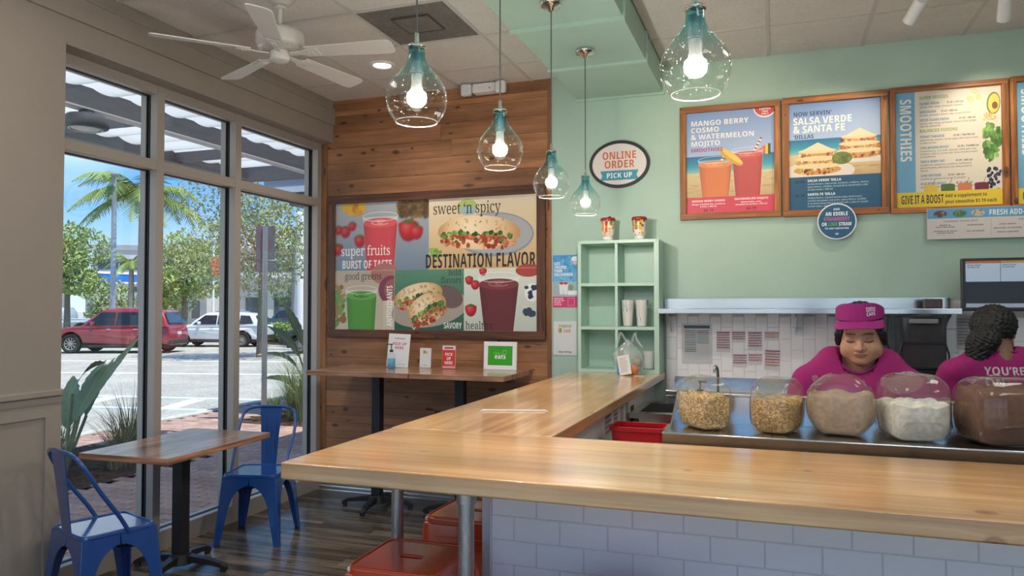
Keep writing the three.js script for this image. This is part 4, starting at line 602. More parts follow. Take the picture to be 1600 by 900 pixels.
{
  const t = thing('addins_sign', 'narrow white and blue sign board for fresh add-ins hung under the menu boards', 'sign', [1.38, 2.095, ZB + 0.046]); panel(t, 'board', 0.90, 0.20, 0.012, printM(PRINT.addins), M.white);
  const r = thing('straw_sign', 'round dark blue badge sign about edible straws, overlapping a menu frame', 'sign', [0.387, 2.135, ZB + 0.05]);
  const b = part(r, 'disc', CY(0.123, 0.123, 0.008, 0, 0, 0, 48).rotateX(Math.PI / 2), M.white); part(b, 'print', new THREE.CircleGeometry(0.121, 48).translate(0, 0, 0.0048), printM(PRINT.straw));
  const o = thing('online_order_sign', 'oval white sign with dark rim for online order pick up', 'sign', [-1.105, 2.627, ZB + 0.002]);
  const rim = new THREE.Shape(); rim.absellipse(0, 0, 0.228, 0.178, 0, Math.PI * 2); const hole = new THREE.Path(); hole.absellipse(0, 0, 0.205, 0.155, 0, Math.PI * 2); rim.holes.push(hole);
  part(o, 'rim', EX(rim, 0.022, 0.004, 48), S({ color: C(0.02, 0.02, 0.02), roughness: 0.45 }), 'dark rim');
  const f = new THREE.Shape(); f.absellipse(0, 0, 0.208, 0.158, 0, Math.PI * 2); const fg = new THREE.ShapeGeometry(f, 48).translate(0, 0, 0.014), uv = fg.attributes.uv, ps = fg.attributes.position; for (let i = 0; i < uv.count; i++) uv.setXY(i, ps.getX(i) / 0.416 + 0.5, ps.getY(i) / 0.325 + 0.5);
  part(o, 'face', fg, printM(PRINT.online)); part(o, 'backing', new THREE.ExtrudeGeometry(f, { depth: 0.008, bevelEnabled: false, curveSegments: 48 }), M.white);
  const d = thing('delivery_poster', 'blue and pink paper poster for delivery taped beside the mint cubby shelf', 'poster', [-1.532, 1.755, ZB + 0.002]); panel(d, 'sheet', 0.195, 0.405, 0.001, printM(PRINT.deliver, { roughness: 0.3 }), M.paper);
  const c = thing('hiring_notice', 'white paper notice with a green and orange logo taped beside the mint cubby shelf', 'notice', [-1.532, 1.318, ZB + 0.002]); panel(c, 'sheet', 0.19, 0.265, 0.001, printM(PRINT.cafe), M.paper);
}
// ---------------------------------------------------------------- things on the tall tables
{
  const y = 1.0752;
  const a = thing('pickup_stand', 'leaning white tabletop card reading pick up here in red, behind the sanitizer bottle', 'sign', [-2.865, y, -5.37], 0.1);
  const am = panel(a, 'card', 0.185, 0.265, 0.004, printM(PRINT.pick1), M.white); am.position.y = 0.134; am.rotation.x = -0.13; am.rotation.z = -0.04; part(a, 'foot', B(0.185, 0.003, 0.07, 0, 0.0015, 0.02), M.clearPlastic);
  const s = thing('sanitizer_bottle', 'clear pump bottle half full of blue sanitizer', 'bottle', [-2.872, y, -5.265]);
  part(s, 'bottle', LA([[0, 0.001], [0.030, 0.001], [0.033, 0.008], [0.033, 0.095], [0.028, 0.11], [0.012, 0.122], [0.012, 0.13]], 28), M.clearPlastic); part(s, 'gel', LA([[0, 0.004], [0.030, 0.004], [0.030, 0.075], [0, 0.075]], 28), PH({ color: C(0.12, 0.42, 0.62), roughness: 0.1 })); part(s, 'pump', [CY(0.014, 0.014, 0.018, 0, 0.136, 0), bar([0, 0.14, 0], [0, 0.185, 0], 0.004), B(0.045, 0.008, 0.014, -0.012, 0.187, 0)], M.blackPlastic, 'dark pump');
  const b = thing('table_card', 'small white card frame with a tiny green logo on the tall table', 'sign', [-2.625, y, -5.37]); const bm = panel(b, 'frame', 0.095, 0.155, 0.012, printM(PRINT.small), M.white); bm.position.y = 0.079; bm.rotation.x = -0.08;
  const c = thing('pickup_sign', 'small red table sign reading pick up here in white', 'sign', [-2.405, y, -5.33]); const cm = panel(c, 'card', 0.112, 0.178, 0.006, printM(PRINT.pick2), M.white); cm.position.y = 0.094; cm.rotation.x = -0.06; part(c, 'foot', B(0.112, 0.006, 0.06, 0, 0.003, 0.01), M.clearPlastic);
  const d = thing('eats_frame', 'white picture frame holding a bright green delivery logo on the tall table', 'frame', [-2.0, y, -5.38]); const fr = new THREE.Group();
  const w = 0.268, h = 0.215; for (const q of [0.017, h - 0.017]) part(d, 'frame_rail', RB(w, 0.034, 0.016, 0.003, 0, q, 0).rotateX(-0.06), M.white); for (const q of [-1, 1]) part(d, 'frame_stile', RB(0.034, h - 0.06, 0.0155, 0.003, q * (w / 2 - 0.017), h / 2, 0).rotateX(-0.06), M.white);
  part(d, 'print', new THREE.PlaneGeometry(w - 0.066, h - 0.066).translate(0, h / 2, 0.004).rotateX(-0.06), printM(PRINT.eats)); part(d, 'easel', B(0.05, 0.17, 0.004, 0, 0.083, -0.04).rotateX(0.05), M.black);
}
// ---------------------------------------------------------------- mint cubby on the counter arm, with cups and a bag
{
  const x0 = -1.362, x1 = -0.785, y0 = 1.0872, y1 = 2.035, zf = -5.29, zb = ZB + 0.003;
  const t = thing('cubby_shelf', 'mint green painted cubby shelf of six open boxes standing on the counter arm', 'shelf', [(x0 + x1) / 2, y0, (zf + zb) / 2]);
  const W = x1 - x0, H = y1 - y0, D = zf - zb, tk = 0.022;
  for (const s of [-1, 1]) part(t, 'side_panel', B(tk + (s > 0 ? 0.012 : 0), H, D, s * (W / 2 - tk / 2), H / 2, 0), M.cubby);
  part(t, 'divider', B(tk * 0.9, H - 0.02, D - 0.004, -0.008, H / 2, 0), M.cubby);
  for (const k of [0, 1, 2, 3]) part(t, 'shelf_board', B(W - 0.02, tk, D - (k === 3 ? -0.006 : 0.002), 0, [tk / 2, H * 0.335, H * 0.665, H - tk / 2][k], k === 3 ? 0.003 : 0), M.cubby);
  part(t, 'back_panel', B(W - 0.02, H - 0.01, 0.006, 0, H / 2, -D / 2 + 0.004), M.cubby);
  // cups
  function cup(label, x, y, z, H2, r0, r1, print, lid, group, turn) {
    const c = thing('drink_cup', label, 'cup', [x, y, z], turn, group); const g = LA([[0, 0.001], [r0, 0.001], [r0 * 1.02, 0.004], [r1, H2 - 0.004], [r1 + 0.0025, H2 - 0.002], [r1, H2], [r1 - 0.003, H2 - 0.004], [r0 - 0.003, 0.006], [0, 0.006]], 36); part(c, 'cup_body', g, print);
    if (lid) part(c, 'lid', LA([[0, H2 + 0.018], [r1 * 0.8, H2 + 0.018], [r1 * 0.88, H2 + 0.012], [r1 + 0.004, H2 + 0.008], [r1 + 0.006, H2 - 0.006], [r1 + 0.002, H2 - 0.008], [r1, H2], [0, H2]], 36), lid, 'red plastic lid'); return c;
  }
  function mug(label, x, z, turn) { const c = thing('travel_cup', label, 'cup', [x, y1 + 0.002, z], turn, 'red lidded travel cups on the cubby'); part(c, 'cup_base', LA([[0, 0], [0.037, 0], [0.037, 0.03], [0, 0.03]], 32), M.white); part(c, 'cup_body', LA([[0.037, 0.03], [0.045, 0.036], [0.048, 0.10], [0.05, 0.145], [0, 0.145]], 36), printM(PRINT.cupA)); part(c, 'lid', LA([[0.05, 0.143], [0.054, 0.146], [0.054, 0.158], [0.05, 0.165], [0.03, 0.168], [0, 0.168]], 36), S({ color: C(0.34, 0.012, 0.016), roughness: 0.4 }), 'dark red lid'); part(c, 'sip_tab', RB(0.03, 0.008, 0.014, 0.003, -0.03, 0.171, 0), S({ color: C(0.34, 0.012, 0.016), roughness: 0.4 })); }
  mug('red lidded printed travel cup standing over the divider side of the cubby, orange patch', -1.155, -5.36, 2.2); mug('red lidded printed travel cup nearer the menu boards on top of the cubby', -0.928, -5.37, 4.4);
  const fm = printM(PRINT.foam, { roughness: 0.8 }), ym = y0 + H * 0.335 + tk / 2 + 0.001;
  cup('tall white foam cup with blue print in the middle box, closer to the divider', -1.02, ym, -5.40, 0.19, 0.032, 0.046, fm, null, 'foam cups in the cubby', 0.3); cup('tall white foam cup with blue print in the middle box, closer to the outer side', -0.918, ym, -5.40, 0.19, 0.032, 0.046, fm, null, 'foam cups in the cubby', 2.6);
  cup('short plain white cup in the lowest box behind the plastic bag', -0.872, y0 + tk + 0.001, -5.42, 0.13, 0.034, 0.045, S({ color: C(0.72, 0.72, 0.7), roughness: 0.7 }), null, 'foam cups in the cubby', 0);
  // takeaway bag: thin crumpled film around fruit and a box
  const bag = thing('plastic_bag', 'clear plastic takeaway bag with knotted handles leaning at the cubby, receipt attached', 'bag', [-0.965, 1.0872, -5.17]);
  const R = rng(64), bg = new THREE.SphereGeometry(1, 40, 30); warp(bg, (v) => { const u = (v.y + 1) / 2, k = 1 + 0.09 * Math.sin(v.x * 9 + v.y * 7) * Math.cos(v.z * 8 + v.y * 3) + 0.05 * Math.sin(v.x * 23 + v.z * 17); const taper = u < 0.55 ? 1 : lerp(1, 0.34, smooth(0.55, 1, u)); v.set(v.x * 0.105 * taper * k - 0.015 * u, Math.max(0.002, u * 0.245), v.z * 0.062 * taper * k); });
  part(bag, 'film', bg, M.bagPlastic); for (const s of [-1, 1]) part(bag, 'handle', TB([[s * 0.015, 0.22, 0], [s * 0.05 - 0.01, 0.29, 0.01], [s * 0.062 - 0.01, 0.245, 0.012], [s * 0.095, 0.19, 0.02]], 0.008, 20, 6), M.bagPlastic);
  part(bag, 'orange', SPH(0.036, 0.03, 0.038, 0.005), S({ color: C(0.75, 0.22, 0.05), roughness: 0.5 }), 'orange fruit inside'); part(bag, 'greens', SPH(0.034, 0.052, 0.088, -0.01, 12), S({ color: C(0.30, 0.30, 0.14), roughness: 0.8 })); part(bag, 'blue_pack', RB(0.03, 0.1, 0.05, 0.006, -0.072, 0.055, 0), S({ color: C(0.10, 0.36, 0.55), roughness: 0.5 })); part(bag, 'white_box', RB(0.07, 0.07, 0.06, 0.006, -0.02, 0.04, -0.015), M.white);
  const rc = panel(bag, 'receipt', 0.082, 0.135, 0.0006, printM(PRINT.receipt, { roughness: 0.8 }), M.paper); rc.position.set(-0.022, 0.072, 0.078); rc.rotation.set(-0.22, 0, 0.2);
  solo('folded_paper_slip', 'small white paper slip lying on the counter in front of the plastic bag', 'paper', [B(0.06, 0.0012, 0.03)], M.paper, [-0.885, 1.0880, -5.075], 0.3);
  const st = thing('wrapped_straw', 'paper wrapped drinking straw lying across the counter', 'straw', [-1.115, 1.0872, -3.18], 0.27);
  part(st, 'wrapper', [B(0.285, 0.006, 0.010, 0, 0.0036, 0), B(0.012, 0.0008, 0.015, 0.147, 0.001, 0), B(0.012, 0.0008, 0.015, -0.147, 0.001, 0)], M.paper);
}
// ---------------------------------------------------------------- staff side
{
  const t = thing('steel_shelf', 'long stainless wall shelf over the backsplash on triangular brackets', 'shelf', [-0.002, 1.51, ZB + 0.02]);
  part(t, 'shelf_board', [RB(1.84, 0.036, 0.33, 0.004, 0.145, 0.018, 0.165), B(1.83, 0.07, 0.006, 0.145, 0.07, 0.004), B(1.80, 0.005, 0.02, 0.145, 0.104, 0.012)].map((g) => muv(g)), M.steel);
  for (const x of [-0.72, 0.12, 1.02]) part(t, 'bracket', EX(poly([[0, 0], [0.26, 0], [0.24, -0.02], [0.03, -0.13], [0, -0.14]]), 0.004).rotateY(-Math.PI / 2).translate(x, 0, 0.0), M.steel);
  const b = solo('dark_tin_box', 'small dark brown box on the end of the steel wall shelf', 'box', [RB(0.10, 0.06, 0.08, 0.008, 0, 0.03, 0)], S({ color: C(0.06, 0.045, 0.045), roughness: 0.5 }), [0.93, 1.5465, -5.36]);
}
{
  const m = thing('order_monitor', 'wide black order screen mounted over the back counter', 'monitor', [1.375, 1.53, -5.30]);
  part(m, 'case', RB(0.60, 0.325, 0.045, 0.008, 0, 0.1625, 0), M.blackPlastic); part(m, 'screen', new THREE.PlaneGeometry(0.555, 0.285).translate(0, 0.165, 0.0235), S({ map: PRINT.screen, emissive: C(1, 1, 1), emissiveMap: PRINT.screen, emissiveIntensity: 0.22, roughness: 0.2 }));
  part(m, 'wall_arm', [B(0.10, 0.10, 0.02, 0, 0.16, -0.21), B(0.05, 0.05, 0.18, 0, 0.16, -0.11)], M.black); part(m, 'cable', TB([[-0.2, 0.0, -0.01], [-0.205, -0.12, -0.05], [-0.19, -0.3, -0.10], [-0.2, -0.5, -0.15]], 0.005, 24, 6), M.black); 
}
{ // papers taped to the tiles
  const z = ZB + 0.018;
  const s = thing('recipe_sheet', 'laminated recipe sheet in a clear sleeve taped to the tiles', 'notice', [-0.545, 1.30, z]); panel(s, 'sheet', 0.185, 0.25, 0.001, printM(sleeveSheet(2), { roughness: 0.15 }), M.paper); part(s, 'sleeve', B(0.215, 0.29, 0.0016, 0, -0.008, -0.0014), S({ color: C(0.6, 0.6, 0.6), roughness: 0.15 }));
  const pk = ['#8a2f62', '#a8487c', '#7a4a70'], or = ['#b07a4a', '#c08a4a'];
  const L = [[-0.41, -0.315, 1.235, 1.385, 7, pk, 'pink ruled label taped next to the laminated recipe sheet'], [-0.305, -0.21, 1.305, 1.385, 4, pk, 'short pink ruled label in the upper taped row'], [-0.195, -0.10, 1.25, 1.385, 6, pk, 'tall pink ruled label in the upper taped row'], [-0.30, -0.20, 1.13, 1.225, 4, pk, 'pink ruled label in the lower taped row'], [-0.195, -0.10, 1.15, 1.23, 3, ['#a85a6a', '#b86a70'], 'salmon ruled label in the lower taped row'], [-0.085, 0.015, 1.32, 1.385, 3, or, 'orange ruled label taped at the end of the upper row'], [-0.085, 0.018, 1.115, 1.26, 6, ['#8a2f62', '#a8487c', '#b06a3c'], 'tilted pink and orange ruled label taped below the orange one']];
  L.forEach(([x0, x1, y0, y1, n, h, label], i) => { const t = thing('recipe_label', label, 'label', [(x0 + x1) / 2, (y0 + y1) / 2, z], 0, 'ruled recipe labels taped to the tiles'); const p = panel(t, 'sheet', x1 - x0, y1 - y0, 0.0008, printM(tagSheet(i + 3, n, h)), M.paper); if (i === 6) p.rotation.z = -0.04; });
  const q = thing('schedule_sheet', 'white ruled schedule sheet taped under the order screen', 'notice', [1.155, 1.385, z]); panel(q, 'sheet', 0.12, 0.21, 0.0008, printM(tagSheet(21, 9, ['#8a7a78', '#7a7478']), {}), M.paper);
  // inside of the arm wall
  const arm = [[-3.93, 0.945, 0.20, 0.15, pk], [-4.12, 0.935, 0.17, 0.11, pk], [-4.30, 0.95, 0.15, 0.09, or], [-4.46, 0.96, 0.13, 0.09, or]];
  arm.forEach(([zz, yy, h, w, hue], i) => { const t = thing('recipe_label', ['pink ruled label taped inside the counter arm, lowest hanging', 'pink ruled label taped inside the counter arm, beside the lowest one', 'tan ruled label taped inside the counter arm', 'tan ruled label taped inside the counter arm, furthest towards the cubby'][i], 'label', [-0.8485, yy, zz], Math.PI / 2, 'ruled labels taped inside the counter arm'); panel(t, 'sheet', w, h, 0.0008, printM(tagSheet(i + 33, 6, hue)), M.paper); });
  const ca = thing('dark_card', 'small dark card taped inside the counter arm near the sink', 'notice', [-0.8485, 0.90, -4.62], Math.PI / 2); panel(ca, 'sheet', 0.12, 0.10, 0.001, S({ color: C(0.05, 0.05, 0.055) }), M.paper);
}
{ // back counter with splash lip
  const t = thing('back_counter', 'stainless back counter along the tiled wall', 'counter', [0.55, 0, -5.27]); part(t, 'worktop', muv(RB(2.5, 0.04, 0.52, 0.006, 0, 0.99, 0)), M.steel); part(t, 'splash_lip', B(2.5, 0.05, 0.012, 0, 1.03, -0.255), M.steel); part(t, 'cabinet', BB(-1.24, 1.24, 0.1, 0.97, -0.25, 0.2), S({ color: C(0.2, 0.2, 0.2), roughness: 0.5 })); part(t, 'plinth', BB(-1.22, 1.22, 0, 0.1, -0.25, 0.14), M.black);
}
function blenderBox(x, label) { // sound enclosure
  const t = thing('blender_enclosure', label, 'blender', [x, 1.0112, -5.24], 0, 'smoked blender enclosures on the back counter');
  const W = 0.245, H = 0.485, D = 0.26;
  part(t, 'motor_base', RB(W * 0.9, 0.17, D * 0.9, 0.02, 0, 0.085, 0), M.blackPlastic); part(t, 'control_panel', B(W * 0.5, 0.08, 0.004, 0, 0.09, D * 0.45 + 0.002), S({ color: C(0.35, 0.37, 0.37), roughness: 0.4 }));
  part(t, 'smoked_hood', [BB(-W / 2, W / 2, 0.17, H, D / 2 - 0.004, D / 2), BB(-W / 2, W / 2, 0.17, H, -D / 2, -D / 2 + 0.004), BB(-W / 2, -W / 2 + 0.004, 0.17, H, -D / 2, D / 2), BB(W / 2 - 0.004, W / 2, 0.17, H, -D / 2, D / 2), BB(-W / 2, W / 2, H - 0.004, H, -D / 2, D / 2)], M.smoke);
  part(t, 'hood_frame', [TB([[-W / 2, 0.16, D / 2 + 0.003], [-W / 2 - 0.012, 0.25, D / 2 + 0.003], [-W / 2 + 0.008, 0.34, D / 2 + 0.003], [-W / 2 + 0.004, H, D / 2 + 0.003]], 0.006, 24, 6), TB([[W / 2, 0.16, D / 2 + 0.003], [W / 2 + 0.012, 0.25, D / 2 + 0.003], [W / 2 - 0.008, 0.34, D / 2 + 0.003], [W / 2 - 0.004, H, D / 2 + 0.003]], 0.006, 24, 6), B(W, 0.012, 0.008, 0, 0.325, D / 2 + 0.003), B(W, 0.012, 0.008, 0, 0.175, D / 2 + 0.003), B(W, 0.012, 0.008, 0, H, D / 2 + 0.003)], M.blackPlastic);
  part(t, 'hood_handle', RB(0.16, 0.03, 0.02, 0.008, 0, H - 0.028, D / 2 + 0.012), S({ color: C(0.2, 0.2, 0.2), roughness: 0.4 })); part(t, 'jug', LA([[0, 0.175], [0.045, 0.175], [0.065, 0.38], [0.066, 0.40], [0, 0.40]], 24), S({ color: C(0.20, 0.21, 0.22), roughness: 0.2 }));
}
blenderBox(0.835, 'smoked plastic blender enclosure under the shelf, next to the order screen'); blenderBox(0.52, 'smoked plastic blender enclosure behind the worker facing the room');
{ // sink corner
  const t = thing('hand_sink', 'stainless hand sink with drainer behind the counter arm', 'sink', [-0.56, 0, -4.72]);
  part(t, 'basin_rim', [BB(-0.27, 0.27, 0.90, 0.93, 0.22, 0.30), BB(-0.27, 0.27, 0.90, 0.93, -0.30, -0.20), BB(-0.27, -0.22, 0.90, 0.93, -0.2, 0.22), BB(0.16, 0.27, 0.90, 0.93, -0.2, 0.22)], M.steel); part(t, 'basin', [BB(-0.22, 0.16, 0.70, 0.71, -0.2, 0.22), BB(-0.225, -0.22, 0.7, 0.9, -0.2, 0.22), BB(0.16, 0.165, 0.7, 0.9, -0.2, 0.22), BB(-0.22, 0.16, 0.7, 0.9, 0.22, 0.225), BB(-0.22, 0.16, 0.7, 0.9, -0.205, -0.2)], M.steel); part(t, 'cabinet', BB(-0.26, 0.26, 0.0, 0.69, -0.28, 0.28), M.steel);
  part(t, 'faucet', [TB([[0.2, 0.93, -0.25], [0.2, 1.12, -0.25], [0.195, 1.17, -0.24], [0.185, 1.175, -0.21], [0.18, 1.14, -0.2]], 0.009, 30, 8), CY(0.02, 0.022, 0.03, 0.2, 0.945, -0.25)], M.steel);
  const d = thing('soap_dispenser', 'black pump soap dispenser beside the sink', 'dispenser', [-0.47, 0.9302, -4.95]); part(d, 'bottle', LA([[0, 0], [0.035, 0], [0.036, 0.01], [0.036, 0.08], [0.012, 0.10], [0, 0.10]], 24), M.blackPlastic); part(d, 'pump', [bar([0, 0.1, 0], [0, 0.14, 0], 0.006), B(0.05, 0.012, 0.015, 0.015, 0.145, 0)], M.blackPlastic);
  const w = thing('side_table', 'low stainless table behind the bar carrying the red bin', 'table', [-0.63, 0, -3.66]); part(w, 'table_top', muv(RB(0.40, 0.03, 0.75, 0.004, 0, 0.71, 0)), M.steel); for (const a of [-1, 1]) for (const b of [-1, 1]) part(w, 'leg', CY(0.016, 0.016, 0.70, a * 0.17, 0.35, b * 0.34, 12), M.steel);
  const b = thing('red_bin', 'red plastic sanitizer bin on the low steel table', 'bin', [-0.645, 0.7252, -3.72]); const o = rrect(0.27, 0.19, 0.035), sp = o.getPoints(8), g = [];
  const shell = (s0, s1, y0, y1, inset) => warp(norm(new THREE.ExtrudeGeometry(Object.assign(new THREE.Shape(sp), { holes: [new THREE.Path(rrect(0.27 - inset, 0.19 - inset, 0.03).getPoints(8))] }), { depth: y1 - y0, bevelEnabled: false, steps: 1 }).rotateX(-Math.PI / 2).translate(0, y0, 0)), (v) => { const k = lerp(s0, s1, (v.y - y0) / (y1 - y0)); v.x *= k; v.z *= k; });
  part(b, 'wall', [shell(0.8, 0.98, 0.004, 0.235, 0.008), norm(EX(new THREE.Shape(sp), 0.006).rotateX(-Math.PI / 2).scale(0.8, 1, 0.8))], M.binRed); part(b, 'rim', shell(1.04, 1.03, 0.225, 0.245, 0.03), M.binRed);
}
{ // refrigerated prep unit with jar ledge
  const t = thing('prep_station', 'stainless prep station with a jar ledge and raised hood behind the bar', 'prep station', [0, 0, 0]);
  const X0 = -0.40, X1 = 2.6;
  part(t, 'ledge', muv(RB(X1 - X0, 0.05, 0.29, 0.006, (X0 + X1) / 2, 1.075, -2.905)), M.steel);
  part(t, 'body', [BB(X0 + 0.03, X1, 0.1, 1.05, -3.02, -2.80), BB(X0 + 0.03, X1, 0.1, 0.86, -3.20, -3.02)], M.steel); part(t, 'plinth', BB(X0 + 0.05, X1 - 0.02, 0, 0.1, -3.18, -2.85), M.black);
  const side = poly([[3.05, 0.86], [3.05, 1.085], [3.065, 1.212], [3.10, 1.225], [3.16, 1.222], [3.19, 1.19], [3.19, 0.86]]);
  part(t, 'hood_panel', [BB(X0 + 0.02, X1, 1.08, 1.205, -3.058, -3.05)], M.steel); part(t, 'hood_rail', RB(X1 - X0 - 0.02, 0.014, 0.045, 0.005, (X0 + X1) / 2 + 0.01, 1.209, -3.068), M.steel);
  part(t, 'end_plate', EX(poly([[2.86, 1.098], [3.075, 1.20], [3.09, 1.20], [3.09, 1.05], [2.86, 1.05]].map(([a, b]) => [a, b])), 0.006).rotateY(Math.PI / 2).translate(X0 + 0.015, 0, 0), M.steel);
}
// ---------------------------------------------------------------- glass ingredient jars: drum on edge with flat foot, slanted mouth with lid, thumb recess
function jar(label, x, z, turn, R0, T, fillY, mat, squar = 2.4, seed = 1) {
  const t = thing('glass_jar', label, 'jar', [x, 1.1005, z], turn, 'glass ingredient jars on the steel ledge');
  const ring = (k, cut) => { const p = [], n = 72; for (let i = 0; i < n; i++) { const a = i / n * Math.PI * 2, c = Math.cos(a), s = Math.sin(a), q = Math.pow(Math.pow(Math.abs(c), squar) + Math.pow(Math.abs(s), squar), -1 / squar) * R0 * k; let X = c * q, Y = s * q * 1.0; p.push([X, Math.max(Y, -R0 * 0.90 * k)]); } return p; };
  const foot = R0 * 0.90;
  // loft: rings across the thickness, bulging
  const loft = (T2, k0, capY) => { const secs = 15, pos = [], idx = [], n = 72; for (let j = 0; j < secs; j++) { const u = j / (secs - 1) * 2 - 1, w = u * T2, sc = k0 * (1 - 0.20 * Math.pow(Math.abs(u), 5)); for (const [a, b] of ring(sc)) pos.push(a, capY === undefined ? b : Math.min(b, capY + 0.006 * Math.sin(a * 60 + seed) + 0.004 * Math.sin(w * 90 + seed * 2)), w); }
    for (let j = 0; j + 1 < secs; j++) for (let i = 0; i < n; i++) { const a = j * n + i, b = j * n + (i + 1) % n; idx.push(a, b, a + n, b, b + n, a + n); }
    for (const [j, f] of [[0, 1], [secs - 1, 0]]) { const c = pos.length / 3, cy = capY === undefined ? 0 : Math.min(0, capY); const pts = []; for (const rr of [0.72, 0.36]) for (let i = 0; i < n; i++) { const q = (j * n + i) * 3; pos.push(pos[q] * rr, cy + (pos[q + 1] - cy) * rr, pos[q + 2] * (1 + 0.10 * (1 - rr * rr))); } pos.push(0, cy, (j ? 1 : -1) * T2 * 1.1);
      const rings = [j * n, c, c + n]; for (let r = 0; r < 2; r++) for (let i = 0; i < n; i++) { const a = rings[r] + i, b = rings[r] + (i + 1) % n, d = rings[r + 1] + i, e = rings[r + 1] + (i + 1) % n; f ? idx.push(a, d, b, b, d, e) : idx.push(a, b, d, b, e, d); } for (let i = 0; i < n; i++) { const a = c + n + i, b = c + n + (i + 1) % n, d = c + 2 * n; f ? idx.push(a, d, b) : idx.push(a, b, d); } }
    const g = new THREE.BufferGeometry(); g.setAttribute('position', new THREE.Float32BufferAttribute(pos, 3)); g.setIndex(idx); g.computeVertexNormals(); return g; };
  part(t, 'glass_body', loft(T, 1, undefined).translate(0, foot, 0), M.jarGlass, 'clear glass');
  part(t, 'contents', muv(loft(T * 0.93, 0.965, fillY).translate(0, foot, 0), 'x', seed, seed), mat);
  // thumb recess pressed into the rim side low down, and lid with knob on the slanted mouth
  part(t, 'thumb_recess', [TB([[R0 * 0.80, foot - R0 * 0.56, -T * 0.62], [R0 * 0.93, foot - R0 * 0.36, -T * 0.60], [R0 * 0.955, foot - R0 * 0.30, 0], [R0 * 0.93, foot - R0 * 0.36, T * 0.60], [R0 * 0.80, foot - R0 * 0.56, T * 0.62]], 0.0035, 28, 6)], M.jarGlass);
  const lid = part(t, 'lid', LA([[0, 0.016], [R0 * 0.30, 0.014], [R0 * 0.50, 0.005], [R0 * 0.53, -0.004], [R0 * 0.5, -0.008], [0, -0.004]], 32).scale(1, 1, Math.min(1, T / (R0 * 0.55))).rotateZ(0.72).translate(-R0 * 0.62, foot + R0 * 0.66, 0), M.jarGlass); part(lid, 'knob', SPH(0.012, -R0 * 0.62 - 0.016, foot + R0 * 0.66 + 0.018, 0, 14), M.jarGlass);
}
const powder = (r, g, b) => S({ color: C(r, g, b), roughness: 0.95, map: TEX.stone });
const oat = S({ map: TEX.oats, color: C(1.15, 1.1, 1.0), roughness: 0.9, bumpMap: TEX.oatsBump, bumpScale: 0.004 }), granola = S({ map: TEX.oats, color: C(1.0, 0.9, 0.74), roughness: 0.9, bumpMap: TEX.oatsBump, bumpScale: 0.004 });
jar('glass jar of rolled oats, nearest the end of the prep station', -0.262, -2.905, -0.95, 0.102, 0.066, 0.030, oat, 3.2, 1);
jar('glass jar of chopped nuts standing next to the oats', -0.002, -2.905, 1.25, 0.104, 0.072, 0.022, granola, 3.0, 2);
jar('round glass jar of beige powder seen on its circular face', 0.212, -2.905, -0.25, 0.113, 0.060, 0.045, powder(0.50, 0.35, 0.23), 2.2, 3);
jar('glass jar of white powder with a thumb recess facing the bar', 0.437, -2.905, -1.40, 0.118, 0.092, 0.02, powder(0.86, 0.82, 0.74), 3.0, 4);
jar('glass jar of brown cocoa powder with a thumb recess', 0.70, -2.905, -1.32, 0.116, 0.112, 0.075, powder(0.19, 0.08, 0.042), 3.0, 5);
// ---------------------------------------------------------------- people from distance fields
const sminf = (a, b, k) => { const h = clamp(0.5 + 0.5 * (b - a) / k); return lerp(b, a, h) - k * h * (1 - h); };
const sph = (p, c, r) => Math.hypot(p[0] - c[0], p[1] - c[1], p[2] - c[2]) - r;
const elp = (p, c, r) => { const x = (p[0] - c[0]) / r[0], y = (p[1] - c[1]) / r[1], z = (p[2] - c[2]) / r[2], k0 = Math.hypot(x, y, z), k1 = Math.hypot(x / r[0], y / r[1], z / r[2]); return k1 < 1e-6 ? -Math.min(...r) : k0 * (k0 - 1) / k1; };
const cap = (p, a, b, r0, r1) => { const bx = b[0] - a[0], by = b[1] - a[1], bz = b[2] - a[2], px = p[0] - a[0], py = p[1] - a[1], pz = p[2] - a[2], t = clamp((px * bx + py * by + pz * bz) / (bx * bx + by * by + bz * bz)); return Math.hypot(px - bx * t, py - by * t, pz - bz * t) - lerp(r0, r1, t); };
function field(fn, center, half, n) {
  const mc = new MarchingCubes(n, new THREE.MeshStandardMaterial(), false, false, 160000); mc.isolation = 0; const h = n / 2;
  for (let z = 0; z < n; z++) for (let y = 0; y < n; y++) for (let x = 0; x < n; x++) mc.field[x + y * n + z * n * n] = -fn([center[0] + (x - h) / h * half, center[1] + (y - h) / h * half, center[2] + (z - h) / h * half]);
  mc.update(); const k = mc.count, pos = new Float32Array(k * 3), nor = new Float32Array(k * 3);
  for (let i = 0; i < k; i++) for (let c = 0; c < 3; c++) { pos[i * 3 + c] = mc.positionArray[i * 3 + c] * half + center[c]; nor[i * 3 + c] = mc.normalArray[i * 3 + c]; }
  let g = new THREE.BufferGeometry(); g.setAttribute('position', new THREE.BufferAttribute(pos, 3)); g = mergeVertices(g, half / n * 0.02); g.computeVertexNormals(); return g;
}
